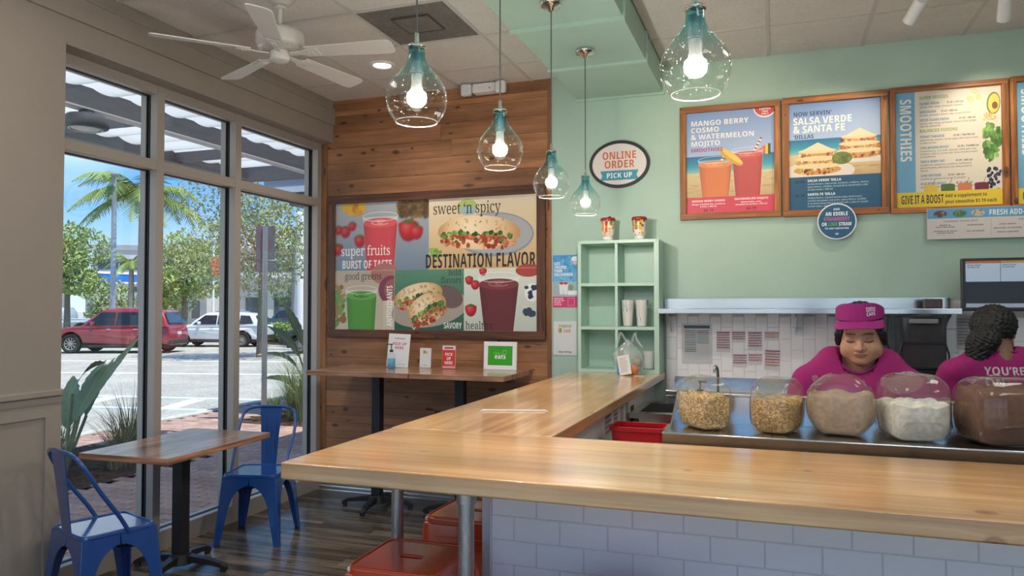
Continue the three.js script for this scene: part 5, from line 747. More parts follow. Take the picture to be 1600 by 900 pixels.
// head in its own axes: y up, z forward, origin at the middle of the skull
function headField(p) {
  const m = [Math.abs(p[0]), p[1], p[2]];
  let d = elp(p, [0, 0.036, -0.012], [0.074, 0.084, 0.092]);
  d = sminf(d, elp(p, [0, -0.03, 0.022], [0.061, 0.075, 0.064]), 0.03);
  d = sminf(d, elp(m, [0.034, -0.035, 0.046], [0.031, 0.034, 0.030]), 0.02);        // cheeks
  d = sminf(d, elp(p, [0, -0.086, 0.052], [0.030, 0.022, 0.024]), 0.028);            // chin
  d = sminf(d, elp(m, [0.052, -0.062, 0.012], [0.018, 0.024, 0.034]), 0.03);         // jaw angle
  d = -sminf(-d, sph(m, [0.031, 0.006, 0.101], 0.017), 0.014);                        // eye sockets
  d = sminf(d, elp(m, [0.0305, 0.004, 0.0735], [0.0155, 0.0115, 0.0125]), 0.005);     // closed lids
  d = sminf(d, elp(m, [0.030, 0.0235, 0.083], [0.019, 0.005, 0.006]), 0.010);         // brow
  d = sminf(d, cap(p, [0, 0.012, 0.083], [0, -0.026, 0.101], 0.0065, 0.0105), 0.012); // nose
  d = sminf(d, sph(m, [0.0115, -0.030, 0.090], 0.0085), 0.007);
  d = sminf(d, elp(p, [0, -0.052, 0.0855], [0.021, 0.0042, 0.0075]), 0.007);          // lips
  d = sminf(d, elp(p, [0, -0.0600, 0.0838], [0.018, 0.0050, 0.0075]), 0.007);
  d = -sminf(-d, elp(p, [0, -0.0562, 0.0965], [0.020, 0.0012, 0.006]), 0.003);
  d = sminf(d, elp(m, [0.0745, -0.004, -0.008], [0.0085, 0.031, 0.019]), 0.008);      // ears
  d = sminf(d, cap(p, [0, -0.06, -0.022], [0, -0.20, -0.045], 0.050, 0.056), 0.03);   // neck
  return d;
}
const SKIN = [0.29, 0.135, 0.075];
function headTint(x, y, z, base = SKIN) {
  const ax = Math.abs(x); let c = base.slice();
  const mixTo = (t, k) => { c = mixc(c, t, clamp(k)); };
  if (z > 0.06) { mixTo([0.34, 0.12, 0.09], 0.6 * smooth(1.15, 0.8, Math.hypot(x / 0.021, (y + 0.0565) / 0.0115))); mixTo([0.10, 0.03, 0.022], 0.8 * smooth(0.0022, 0.0008, Math.abs(y + 0.0562)) * (ax < 0.021 ? 1 : 0));
    const by = 0.0265 - 0.10 * Math.pow(Math.max(0, ax - 0.034), 1) + 0.05 * (ax - 0.03) * (ax < 0.034 ? 1 : 0); mixTo([0.05, 0.026, 0.018], 0.7 * smooth(0.0042, 0.0016, Math.abs(y - by - 0.001)) * smooth(0.052, 0.047, ax) * smooth(0.010, 0.015, ax));
    const ly = -0.0065 + 0.10 * Math.pow((ax - 0.031) / 0.1, 2) * 1.6; mixTo([0.02, 0.012, 0.010], 0.95 * smooth(0.0040, 0.0016, Math.abs(y - ly)) * smooth(0.0165, 0.0145, Math.abs(ax - 0.031))); mixTo([0.24, 0.10, 0.06], 0.5 * smooth(0.016, 0.008, Math.hypot(ax - 0.031, y - 0.006))); }
  return c;
}
function withTint(g, fn) { const p = g.attributes.position, c = new Float32Array(p.count * 3); for (let i = 0; i < p.count; i++) c.set(fn(p.getX(i), p.getY(i), p.getZ(i)), i * 3); g.setAttribute('color', new THREE.BufferAttribute(c, 3)); g.setAttribute('uv', new THREE.BufferAttribute(new Float32Array(p.count * 2), 2)); return g.toNonIndexed(); }
function handGeo(wrist, dir, up, side) { // palm, four fingers and a thumb; dir points along the fingers, up is the back of the hand
  const D = V(...dir).normalize(), U = V(...up).normalize(), X = new THREE.Vector3().crossVectors(D, U).normalize().multiplyScalar(side), O = V(...wrist);
  const P = (a, b, c) => O.clone().addScaledVector(D, a).addScaledVector(X, b).addScaledVector(U, c).toArray();
  const bones = []; for (const [b, l, k] of [[-0.030, 0.062, 0.0075], [-0.010, 0.074, 0.008], [0.011, 0.070, 0.008], [0.031, 0.056, 0.007]]) bones.push([P(0.075, b, 0), P(0.075 + l * 0.45, b * 1.1, -0.004), k + 0.001, k], [P(0.075 + l * 0.45, b * 1.1, -0.004), P(0.075 + l * 0.8, b * 1.1, -0.022), k, k * 0.9], [P(0.075 + l * 0.8, b * 1.1, -0.022), P(0.075 + l, b * 1.08, -0.040), k * 0.9, k * 0.8]);
  bones.push([P(0.025, -0.035, -0.004), P(0.06, -0.060, -0.014), 0.011, 0.0095], [P(0.06, -0.060, -0.014), P(0.092, -0.062, -0.030), 0.0095, 0.0085]);
  const f = (p) => { let d = 1; for (const [a, b, q] of [[P(0, 0, 0), P(0.075, -0.026, 0), 0.017], [P(0, 0, 0), P(0.075, 0.0, 0), 0.017], [P(0, 0, 0), P(0.075, 0.026, 0), 0.016]]) d = sminf(d, cap(p, a, b, 0.021, q - 0.003), 0.012); let e = 1; for (const b of bones) e = Math.min(e, cap(p, ...b)); return sminf(d, e, 0.006); };
  return field(f, P(0.06, 0, -0.01), 0.115, 64);
}
// body layout in the person's own axes: x to her left hand side of the picture's right, z forward, y up from the floor
function person({ label, pos, turn, headAt, headPitch, headYaw, headRoll = 0, skin, joints: J, hair, visor, backPrint, sleeveMark }) {
  const t = thing('person', label, 'person', pos, turn);
  const q = new THREE.Quaternion().setFromEuler(new THREE.Euler(headPitch, headYaw, headRoll, 'YXZ')), H = V(...headAt);
  const hm = new THREE.Matrix4().compose(H, q, V(1.09, 1.02, 1.04));
  const head = withTint(field(headField, [0, -0.035, 0], 0.165, 112), (x, y, z) => headTint(x, y, z, skin)).applyMatrix4(hm);
  const plain = (g) => withTint(g, () => skin);
  const neckF = (p) => cap(p, J.neckLo, J.neckHi, 0.060, 0.053), skinParts = [head, plain(field((p) => neckF(p), J.neckLo.map((v, i) => (v + J.neckHi[i]) / 2), 0.16, 48))];
  for (const s of [0, 1]) { const A = J.arms[s]; const arm = (p) => sminf(sminf(cap(p, A.sh, A.el, 0.047, 0.039), cap(p, A.el, A.wr, 0.039, 0.025), 0.02), 1, 0.001); const mid = A.sh.map((v, i) => (v + A.wr[i]) / 2), hf = Math.max(...A.sh.map((v, i) => Math.abs(v - A.wr[i])), ...A.el.map((v, i) => 2 * Math.abs(v - mid[i]))) / 2 + 0.07; skinParts.push(plain(field(arm, mid, hf, 56))); const dir = A.wr.map((v, i) => v - A.el[i]); skinParts.push(plain(handGeo(A.wr, dir, A.up, s ? -1 : 1))); }
  part(t, 'body', skinParts, M.skin);
  // shirt
  const sh = (p) => { let d = elp(p, [J.chest[0], J.chest[1], J.chest[2]], [0.178, 0.20, 0.118]); d = sminf(d, elp(p, J.belly, [0.160, 0.20, 0.115]), 0.09); d = sminf(d, elp(p, J.hip, [0.175, 0.13, 0.12]), 0.08);
    for (const s of [0, 1]) { const A = J.arms[s]; const e = A.sh.map((v, i) => lerp(v, A.el[i], 0.80)); d = sminf(d, cap(p, J.collar[s], A.sh, 0.062, 0.064), 0.06); d = sminf(d, cap(p, A.sh, e, 0.066, 0.063), 0.035); }
    d = sminf(d, cap(p, J.collar[0], J.collar[1], 0.058, 0.058), 0.05); d = sminf(d, cap(p, [0, J.chest[1] + 0.02, J.chest[2] + 0.06], [0, J.chest[1] - 0.06, J.chest[2] + 0.07], 0.07, 0.075), 0.06);
    d += 0.0035 * Math.sin(p[1] * 46 + p[0] * 21 + Math.sin(p[2] * 18) * 1.6) * smooth(0.05, 0.16, Math.hypot(p[0] * 0.7, p[1] - J.chest[1] - 0.1));
    const neck = J.neckHole; const hole = cap(p, neck.lo, neck.hi, neck.r0, neck.r1); d = -sminf(-d, hole, 0.008);
    for (const s of [0, 1]) { const A = J.arms[s], a = A.sh.map((v, i) => lerp(v, A.el[i], 0.78)), b = A.el.map((v, i) => v + (A.el[i] - A.sh[i]) * 0.5); d = Math.max(d, -cap(p, a, b, 0.050, 0.052)); }
    return d; };
  const sg = field(sh, [0, J.chest[1] - 0.10, J.chest[2]], 0.42, 100); const shirt = part(t, 'shirt', sg, M.shirt, 'magenta t-shirt');
  // neck ribbing
  part(shirt, 'collar_rib', TB(J.rib, 0.0055, 64, 8, true), S({ color: C(0.23, 0.010, 0.13), roughness: 0.9 }));
  // trousers and shoes
  const leg = (p) => { let d = elp(p, [0, 0.90, J.hip[2]], [0.17, 0.12, 0.115]); for (const s of [-1, 1]) d = sminf(d, sminf(cap(p, [s * 0.085, 0.86, J.hip[2]], [s * 0.10, 0.48, J.hip[2] + 0.02], 0.088, 0.062), cap(p, [s * 0.10, 0.48, J.hip[2] + 0.02], [s * 0.105, 0.07, J.hip[2] - 0.01], 0.062, 0.046), 0.03), 0.04); return d; };
  part(t, 'trousers', field(leg, [0, 0.52, J.hip[2]], 0.52, 72), M.trousers, 'dark trousers');
  for (const s of [-1, 1]) part(t, 'shoe', field((p) => { let d = sminf(cap(p, [s * 0.105, 0.045, J.hip[2] - 0.05], [s * 0.115, 0.038, J.hip[2] + 0.13], 0.045, 0.036), cap(p, [s * 0.105, 0.06, J.hip[2] - 0.02], [s * 0.105, 0.10, J.hip[2] - 0.02], 0.045, 0.045), 0.03); return Math.max(d, 0.003 - p[1]); }, [s * 0.11, 0.07, J.hip[2] + 0.04], 0.17, 48), M.black);
  if (hair) part(t, 'hair', hair().applyMatrix4(hm), M.hair, 'dark hair');
  if (visor) { const vg = visor(); const v = part(t, 'visor', vg.band.applyMatrix4(hm), M.visor, 'magenta visor'); part(v, 'brim', vg.brim.applyMatrix4(hm), M.visor); part(v, 'logo', vg.logo.applyMatrix4(hm), new THREE.MeshStandardMaterial({ map: PRINT.visorMark, transparent: true, alphaTest: 0.3, roughness: 0.8 }), 'white lettering'); }
  if (backPrint) backPrint(t, sh, shirt);
  return t;
}
function surfacePatch(f, origin, ux, uy, nrm, w, h, n, lift) { // a sheet laid on a distance field, for lettering
  const g = new THREE.PlaneGeometry(w, h, n, n), p = g.attributes.position;
  for (let i = 0; i < p.count; i++) { const b = [0, 1, 2].map((k) => origin[k] + ux[k] * p.getX(i) + uy[k] * p.getY(i) + nrm[k] * 0.2); let t = 0; for (let s = 0; s < 60; s++) { const d = f([0, 1, 2].map((k) => b[k] - nrm[k] * t)); if (d < 0.0004) break; t += d * 0.7; } p.setXYZ(i, ...[0, 1, 2].map((k) => b[k] - nrm[k] * (t - lift))); }
  g.computeVertexNormals(); return g;
}
const visorShape = () => {
  const band = [], N = 40, hgt = 7, pos = [], idx = [], rows = []; // band: front crown tall, narrowing to the back
  const at = (a, v) => { const front = Math.cos(a), hh = lerp(0.028, 0.068, smooth(-0.2, 0.9, front)), y0 = 0.074 + 0.008 * front, y = y0 + v * hh, r = 1 - 0.10 * v * smooth(0, 1, front) - 0.02 * v; return [Math.sin(a) * 0.0845 * r, y, -0.012 + Math.cos(a) * 0.107 * r]; };
  for (let s = 0; s < 2; s++) for (let j = 0; j <= hgt; j++) for (let i = 0; i <= N; i++) { const a = -Math.PI + i / N * Math.PI * 2, [x, y, z] = at(a, j / hgt), k = s ? 0.975 : 1; pos.push(x * k, y, (z + 0.012) * k - 0.012); }
  const W = N + 1, L = W * (hgt + 1); for (let j = 0; j < hgt; j++) for (let i = 0; i < N; i++) { const a = j * W + i; idx.push(a, a + 1, a + W, a + 1, a + W + 1, a + W); const b = a + L; idx.push(b, b + W, b + 1, b + 1, b + W, b + W + 1); } for (let i = 0; i < N; i++) { const a = i, b = i + L, c = hgt * W + i, d = c + L; idx.push(a, b, a + 1, a + 1, b, b + 1, c, c + 1, d, c + 1, d + 1, d); }
  const bg = new THREE.BufferGeometry(); bg.setAttribute('position', new THREE.Float32BufferAttribute(pos, 3)); bg.setIndex(idx); bg.computeVertexNormals();
  const bp = [], bi = [], A = 30, Rr = 8; for (let s = 0; s < 2; s++) for (let r = 0; r <= Rr; r++) for (let i = 0; i <= A; i++) { const a = -1.25 + i / A * 2.5, u = r / Rr, ext = u * 0.058 * Math.pow(Math.cos(a * 1.18), 0.6), x = Math.sin(a) * (0.0845 + ext * 0.4), z = -0.012 + Math.cos(a) * 0.107 + ext; bp.push(x, 0.082 - u * 0.010 - 0.018 * Math.pow(x / 0.08, 2) * (0.6 + 0.4 * u) - s * 0.0028, z); }
  const BW = A + 1, BL = BW * (Rr + 1); for (let r = 0; r < Rr; r++) for (let i = 0; i < A; i++) { const a = r * BW + i; bi.push(a, a + BW, a + 1, a + 1, a + BW, a + BW + 1); const b = a + BL; bi.push(b, b + 1, b + BW, b + 1, b + BW + 1, b + BW); } for (let i = 0; i < A; i++) { const a = Rr * BW + i, b = a + BL; bi.push(a, b, a + 1, a + 1, b, b + 1); }
  const brim = new THREE.BufferGeometry(); brim.setAttribute('position', new THREE.Float32BufferAttribute(bp, 3)); brim.setIndex(bi); brim.computeVertexNormals();
  const lg = new THREE.PlaneGeometry(1, 1, 12, 6), lp = lg.attributes.position; for (let i = 0; i < lp.count; i++) { const a = 0.62 + lp.getX(i) * 0.62, v = 0.54 + lp.getY(i) * 0.72, [x, y, z] = at(a, v); const n = V(Math.sin(a), 0.25, Math.cos(a)).normalize().multiplyScalar(0.0016); lp.setXYZ(i, x + n.x, y + n.y, z + n.z); } lg.computeVertexNormals();
  return { band: norm(bg), brim: norm(brim), logo: norm(lg) };
};
const hairFront = () => norm(field((p) => { const m = [Math.abs(p[0]), p[1], p[2]]; let d = elp(p, [0, 0.040, -0.022], [0.083, 0.091, 0.099]); d = Math.max(d, -elp(p, [0, -0.035, 0.075], [0.066, 0.088, 0.060])); d = Math.max(d, -(p[1] + 0.02 + (p[2] > 0.0 ? p[2] * 0.25 : p[2] * 0.6))); d = sminf(d, cap(m, [0.072, 0.02, 0.036], [0.080, -0.032, 0.012], 0.016, 0.010), 0.012); d = sminf(d, cap(p, [0, 0.02, -0.105], [0, -0.06, -0.13], 0.045, 0.035), 0.03); return d + 0.0016 * Math.sin(p[0] * 320 + p[1] * 60) * Math.sin(p[1] * 140); }, [0, 0.01, -0.03], 0.16, 90));
const hairCurly = () => norm(field((p) => { let d = elp(p, [0, 0.034, -0.022], [0.092, 0.096, 0.106]); d = Math.max(d, -elp(p, [0, -0.03, 0.085], [0.07, 0.09, 0.07])); d = Math.max(d, -(p[1] + 0.055 - p[2] * 0.35)); d = sminf(d, elp(p, [0.02, -0.045, -0.125], [0.062, 0.060, 0.045]), 0.03); d = sminf(d, elp(p, [0.05, -0.105, -0.12], [0.048, 0.070, 0.038]), 0.04); return d + 0.0050 * Math.sin(p[0] * 190 + 3 * Math.sin(p[1] * 60)) * Math.sin(p[1] * 210) * Math.sin(p[2] * 180 + 1); }, [0.01, -0.02, -0.04], 0.2, 104));
{ // worker facing the bar, looking down at her work
  const J = { neckLo: [0, 1.315, -0.035], neckHi: [0, 1.440, 0.0], chest: [0, 1.160, -0.01], belly: [0, 1.020, -0.02], hip: [0, 0.87, -0.03], collar: [[-0.10, 1.312, -0.02], [0.10, 1.312, -0.02]],
    arms: [{ sh: [-0.195, 1.225, -0.005], el: [-0.255, 1.020, 0.04], wr: [-0.12, 0.985, 0.22], up: [0, 1, 0] }, { sh: [0.195, 1.225, -0.005], el: [0.255, 1.020, 0.03], wr: [0.13, 0.985, 0.21], up: [0, 1, 0] }], neckHole: { lo: [0, 1.315, 0.015], hi: [0, 1.440, 0.02], r0: 0.076, r1: 0.082 },
    rib: [[-0.083, 1.348, -0.01], [-0.062, 1.315, 0.055], [0, 1.286, 0.092], [0.062, 1.315, 0.055], [0.083, 1.348, -0.01], [0.05, 1.365, -0.06], [-0.05, 1.365, -0.06]] };
  person({ label: 'cafe worker in a magenta t-shirt and magenta visor, looking down behind the prep station', pos: [0.315, 0, -3.42], turn: -0.05, headAt: [0.01, 1.440, 0.055], headPitch: 0.26, headYaw: -0.10, headRoll: 0.03, skin: [0.55, 0.285, 0.175], joints: J, hair: hairFront, visor: visorShape });
}
{ // worker seen from behind
  const J = { neckLo: [0, 1.300, -0.035], neckHi: [0.01, 1.425, 0.0], chest: [0, 1.145, -0.01], belly: [0, 1.005, -0.02], hip: [0, 0.87, -0.03], collar: [[-0.10, 1.287, -0.02], [0.10, 1.287, -0.02]],
    arms: [{ sh: [-0.205, 1.230, -0.01], el: [-0.275, 1.015, 0.05], wr: [-0.16, 1.035, 0.26], up: [0, 1, 0] }, { sh: [0.205, 1.230, -0.01], el: [0.275, 1.015, 0.05], wr: [0.15, 1.035, 0.26], up: [0, 1, 0] }], neckHole: { lo: [0, 1.315, -0.005], hi: [0, 1.445, 0.01], r0: 0.068, r1: 0.078 },
    rib: [[-0.075, 1.327, -0.02], [-0.05, 1.305, 0.045], [0, 1.293, 0.072], [0.05, 1.305, 0.045], [0.075, 1.327, -0.02], [0.05, 1.337, -0.07], [-0.05, 1.337, -0.07]] };
  person({ label: 'cafe worker seen from behind in a magenta t-shirt with white lettering', pos: [1.015, 0, -4.25], turn: Math.PI + 0.22, headAt: [0.0, 1.432, 0.03], headPitch: 0.12, headYaw: -0.55, headRoll: 0, skin: [0.28, 0.135, 0.08], joints: J, hair: hairCurly,
    backPrint: (t, sh, shirt) => { part(shirt, 'back_lettering', surfacePatch(sh, [0.0, 1.155, -0.01], [-1, 0, 0], [0, 1, 0], [0, 0, -1], 0.25, 0.25, 24, 0.0016), new THREE.MeshStandardMaterial({ map: PRINT.shirtBack, transparent: true, alphaTest: 0.3, roughness: 0.9 }), 'white lettering'); } });
}
// ---------------------------------------------------------------- outside: pavement, kerb, parking lot
const GY = -0.14;
{
  const a = structure('parking_lot', 'pale sun bleached asphalt parking lot'); part(a, 'front_walk', muv(BB(-9, 9, GY - 0.1, -0.02, ZF + 0.22, ZF + 6)), S({ color: C(0.72, 0.70, 0.66), roughness: 0.9, map: TEX.stone })); part(a, 'asphalt', muv(BB(-260, 120, GY - 0.3, GY, -260, 160)), M.asphalt);
  const L = (name, pts, m) => part(a, name, EX(poly(pts.map(([x, z]) => [x, -z])), 0.004).rotateX(-Math.PI / 2).translate(0, GY - 0.001, 0), m);
  // marked aisle beside the kerb: two lines and bars
  const P = (s, t) => [lerp(-14.5, -8.6, s) , lerp(-10.7, -11.6, s) + t * 1.45];
  for (const [t, m] of [[0, M.lineWhite], [1, M.lineWhite]]) { L('painted_line', [P(0, t), P(1, t), P(1, t + 0.07), P(0, t + 0.07)], m); L('painted_line', [P(0, t + 0.08), P(1, t + 0.08), P(1, t + 0.15), P(0, t + 0.15)], M.lineBlue); }
  for (const s of [0.12, 0.42, 0.72]) L('painted_bar', [P(s, 0.12), P(s + 0.05, 0.12), P(s + 0.12, 1), P(s + 0.07, 1)], M.lineWhite);
  L('painted_line', [[-24, -13], [-9, -16.5], [-9, -16.7], [-24, -13.2]], M.lineWhite); L('painted_line', [[-26, -16.5], [-10, -21], [-10, -21.2], [-26, -16.7]], M.lineWhite);
}
{ // pavers, running bond along the shop front
  const w = structure('sidewalk', 'sidewalk of reddish brown brick pavers along the shop window'); part(w, 'paver_bed', BB(-8.05, -3.87, GY - 0.1, -0.075, -13, 3.4), M.concrete);
  const Lp = 0.24, Wp = 0.12, tones = [[0.46, 0.275, 0.205], [0.40, 0.235, 0.18], [0.52, 0.33, 0.245], [0.43, 0.29, 0.24]].map((c) => S({ color: C(...c), map: TEX.stone, roughness: 0.85 }));
  const g = muv(RB(Lp - 0.008, 0.06, Wp - 0.008, 0.006, 0, 0, 0, 1), 'x'), R = rng(33), all = [];
  const beds = [[-7.3, -5.66, -6.5, -3.2], [-7.0, -4.3, -10.2, -8.35]];
  for (let i = 0; i < 40; i++) for (let j = 0; j < 90; j++) { const z = -12.9 + (j + 0.5) * Wp, x = -3.9 - (i + 0.5 + (j % 2 ? 0.5 : 0)) * Lp; if (x < -7.9 || x > -3.99 || z > -2) continue; if (beds.some(([a, b, c, d]) => x > a - 0.06 && x < b + 0.06 && z > c - 0.04 && z < d + 0.04)) continue; all.push([x, z, Math.hypot(x, z) * (z < -2.9 && z > x * 1.75 ? 1 : 1)]); }
  // the nearest that the window shows
  const vis = all.filter(([x, z]) => { const ang = Math.atan2(-x, -z); return ang > 0.60 && ang < 0.93; }).sort((a, b) => a[2] - b[2]), near = new Set(vis.slice(0, 300).map((q) => q[0] + ',' + q[1])), rest = [[], [], [], []];
  for (const [x, z] of all) { const m = Math.floor(R() * 4), y = -0.034 + R() * 0.002; if (near.has(x + ',' + z)) partG(w, 'paver', g, tones[m], x, y, z); else rest[m].push(B(Lp - 0.008, 0.05, Wp - 0.008, x, y + 0.005, z)); }
  rest.forEach((r, i) => { const q = part(w, 'distant_pavers', muv(merge(r)), tones[i]); q.userData.kind = 'stuff'; });
  const k = structure('curb', 'pale concrete curb at the edge of the sidewalk'); part(k, 'curb_stone', muv(RB(0.16, 0.2, 17, 0.02, -8.05, GY + 0.06, -5)), M.concrete);
  const b = structure('planting_bed', 'dark mulch planting beds in the sidewalk'); beds.forEach(([a, c, d, e], i) => part(b, 'mulch', [warp(norm(new THREE.PlaneGeometry(c - a, e - d, 40, 40).rotateX(-Math.PI / 2)), (v) => { const ed = Math.min(1, 6 * Math.min((c - a) / 2 - Math.abs(v.x), (e - d) / 2 - Math.abs(v.z))); v.y = -0.01 + ed * (0.035 + 0.02 * Math.sin(v.x * 13) * Math.cos(v.z * 17) + 0.012 * Math.sin(v.x * 41 + v.z * 37)); }).translate((a + c) / 2, 0, (d + e) / 2)].map((q) => muv(q)), M.mulch));
}
{ // awning over the sidewalk: white ribbed deck on grey beams
  const c = thing('entrance_awning', 'grey steel awning with white ribbed underside over the sidewalk', 'awning', [0, 0, 0]);
  const deck = S({ color: C(0.78, 0.77, 0.74), roughness: 0.55 }), deckM = PH({ color: C(0.80, 0.79, 0.76), roughness: 0.95, transmission: 0.55, thickness: 0, side: THREE.DoubleSide }), beam = S({ color: C(0.14, 0.15, 0.17), roughness: 0.55, map: TEX.stone });
  const dg = norm(new THREE.CylinderGeometry(0.36, 0.36, 2.13, 18, 1, true, -Math.PI / 2 - 0.5, 1.0).rotateZ(Math.PI / 2).translate(-4.985, 3.2 + 0.34, 0));
  for (let k = 0; k < 24; k++) partG(c, 'deck_panel', dg, deckM, 0, 0, -7.1 + k * 0.345);
  part(c, 'outer_beam', [BB(-6.10, -6.03, 3.085, 3.24, -7.4, 1.0), BB(-6.10, -5.97, 3.08, 3.092, -7.4, 1.0)], beam); part(c, 'end_beam', [BB(-6.03, -3.902, 3.06, 3.24, -7.42, -7.34)], beam);
  part(c, 'middle_beam', [BB(-4.87, -4.84, 3.035, 3.2, -7.34, 1.0)], beam); part(c, 'beam_flange', BB(-4.91, -4.80, 3.025, 3.035, -7.34, 1.0), deck, 'white lower flange');
  for (const z of [-6.3, -4.9, -3.5]) part(c, 'cross_beam', BB(-6.03, -4.87, 3.10, 3.2, z - 0.025, z + 0.025), beam);
  const l = thing('awning_light', 'round dark drum light with pale lens under the awning', 'light', [-4.855, 2.894, -4.18]);
  part(l, 'drum', LA([[0, 0.13], [0.05, 0.13], [0.055, 0.10], [0.13, 0.09], [0.155, 0.06], [0.16, 0.02], [0.15, 0.0], [0.12, -0.012], [0.11, -0.004], [0, -0.004]], 40), beam); part(l, 'lens', LA([[0, -0.014], [0.08, -0.012], [0.105, -0.004], [0.105, 0.0], [0, 0.0]], 36), S({ color: C(0.7, 0.69, 0.66), roughness: 0.4 }), 'pale unlit lens'); part(l, 'trim', new THREE.TorusGeometry(0.112, 0.006, 8, 40).rotateX(Math.PI / 2).translate(0, -0.010, 0), M.white);
  const f = thing('far_awning', 'blue grey awning fascia further along the building', 'awning', [0, 0, 0]); part(f, 'fascia', BB(-7.0, -3.895, 3.28, 3.52, -11.5, -9.0), S({ color: C(0.20, 0.24, 0.29), roughness: 0.5 })); part(f, 'soffit', BB(-6.95, -4.0, 3.20, 3.28, -11.4, -8.98), deck); part(f, 'lower_band', BB(-6.6, -4.0, 3.02, 3.19, -11.3, -9.05), S({ color: C(0.12, 0.13, 0.15), roughness: 0.6 }));
  const wx = structure('wall_outside', 'outer wall of the building beyond the shop'); part(wx, 'wall_core', muv(BB(-3.89, XR, GY, 4.4, -16, ZB - 0.2)), M.concrete);
}
// ---------------------------------------------------------------- plants
const foliageM = new THREE.MeshPhysicalMaterial({ color: C(1, 1, 1), vertexColors: true, roughness: 0.7, side: THREE.DoubleSide, transmission: 0.0 });
function leafCloud(R, blobsL, n, size, base, vary) { // small folded leaves scattered through several blobs
  const pos = [], col = [], q = new THREE.Quaternion(), e = new THREE.Euler(), v = V(0, 0, 0);
  const tot = blobsL.reduce((s, b) => s + b[3] * b[3], 0);
  for (const [bx, by, bz, r, ry] of blobsL) { const m = Math.round(n * r * r / tot);
    for (let i = 0; i < m; i++) { const th = R() * 6.2832, ph = Math.acos(2 * R() - 1), rr = r * (0.55 + 0.45 * Math.pow(R(), 0.5)), c = [bx + rr * Math.sin(ph) * Math.cos(th), by + rr * Math.cos(ph) * (ry ?? 1), bz + rr * Math.sin(ph) * Math.sin(th)];
      e.set(R() * 6.28, R() * 6.28, R() * 6.28); q.setFromEuler(e); const s = size * (0.6 + 0.8 * R()), k = 1 + (R() - 0.5) * vary, y = (R() - 0.4) * 0.5; const cc = [base[0] * k * (1 + 0.3 * y), base[1] * k, base[2] * k * (1 - 0.3 * y)];
      const tri = [[-s, 0, 0], [0, 0.1 * s, 0.42 * s], [s, 0, 0], [-s, 0, 0], [s, 0, 0], [0, 0.1 * s, -0.42 * s]]; for (const t of tri) { v.set(...t).applyQuaternion(q); pos.push(c[0] + v.x, c[1] + v.y, c[2] + v.z); col.push(...cc); } } }
  const g = new THREE.BufferGeometry(); g.setAttribute('position', new THREE.Float32BufferAttribute(pos, 3)); g.setAttribute('color', new THREE.Float32BufferAttribute(col.map((q) => q * 1.35), 3)); g.computeVertexNormals(); return g;
}
const bark = S({ color: C(0.22, 0.18, 0.14), roughness: 0.95, map: TEX.stone }), paleBark = S({ color: C(0.42, 0.40, 0.36), roughness: 0.9, map: TEX.stone });
function tree(label, x, z, H, r, n, size, base, seed, group, sparse) {
  const t = thing('shade_tree', label, 'tree', [x, GY, z], 0, group), R = rng(seed), bl = [];
  for (let i = 0; i < 11; i++) { const a = R() * 6.28, d = r * 0.62 * Math.sqrt(R()); bl.push([Math.cos(a) * d, H - r * 0.9 + (R() - 0.5) * r * 1.2, Math.sin(a) * d, r * (0.38 + 0.26 * R()), 0.8]); }
  part(t, 'trunk', bar([0, 0, 0], [0.05, H - r, 0.05], 0.12 + r * 0.03, 10, 0.08), bark); part(t, 'limb', bl.slice(0, 7).map((b) => bar([0.05, H - r * 1.35, 0.05], [b[0], b[1], b[2]], 0.06, 6, 0.02)), bark);
  const f = part(t, 'foliage', leafCloud(R, bl, n, size, base, 0.6), foliageM); f.userData.kind = 'stuff';
}
const TG = 'leafy trees across the parking lot';
tree('bushy green tree in front of the blue canopied station', -35.5, -29.6, 6.2, 2.1, 6400, 0.12, [0.21, 0.27, 0.085], 101, TG);
tree('broad green tree behind the white car', -33.6, -35.9, 6.3, 2.5, 7000, 0.13, [0.22, 0.29, 0.08], 102, TG);
tree('fine leaved tall tree with open crown beyond the street sign', -16.75, -21.5, 7.0, 2.7, 9500, 0.07, [0.20, 0.23, 0.10], 103, TG);
tree('dark rounded tree behind the far hedge', -21.0, -37.0, 5.0, 2.2, 3600, 0.14, [0.15, 0.20, 0.07], 104, TG);
tree('low rounded tree at the foot of the office building', -42.5, -43.5, 4.4, 2.2, 3600, 0.14, [0.17, 0.22, 0.08], 105, TG);
tree('pale green tree near the lamp post, behind the red car', -40.5, -37.0, 3.6, 1.9, 3200, 0.13, [0.22, 0.27, 0.10], 106, TG);
tree('loose leafy tree by the far parked cars', -23.0, -33.0, 4.6, 1.6, 3400, 0.10, [0.19, 0.24, 0.09], 107, TG);
tree('rounded tree beyond the pickup, beside the far station', -46.0, -33.5, 4.4, 2.4, 3600, 0.15, [0.19, 0.24, 0.08], 108, TG);
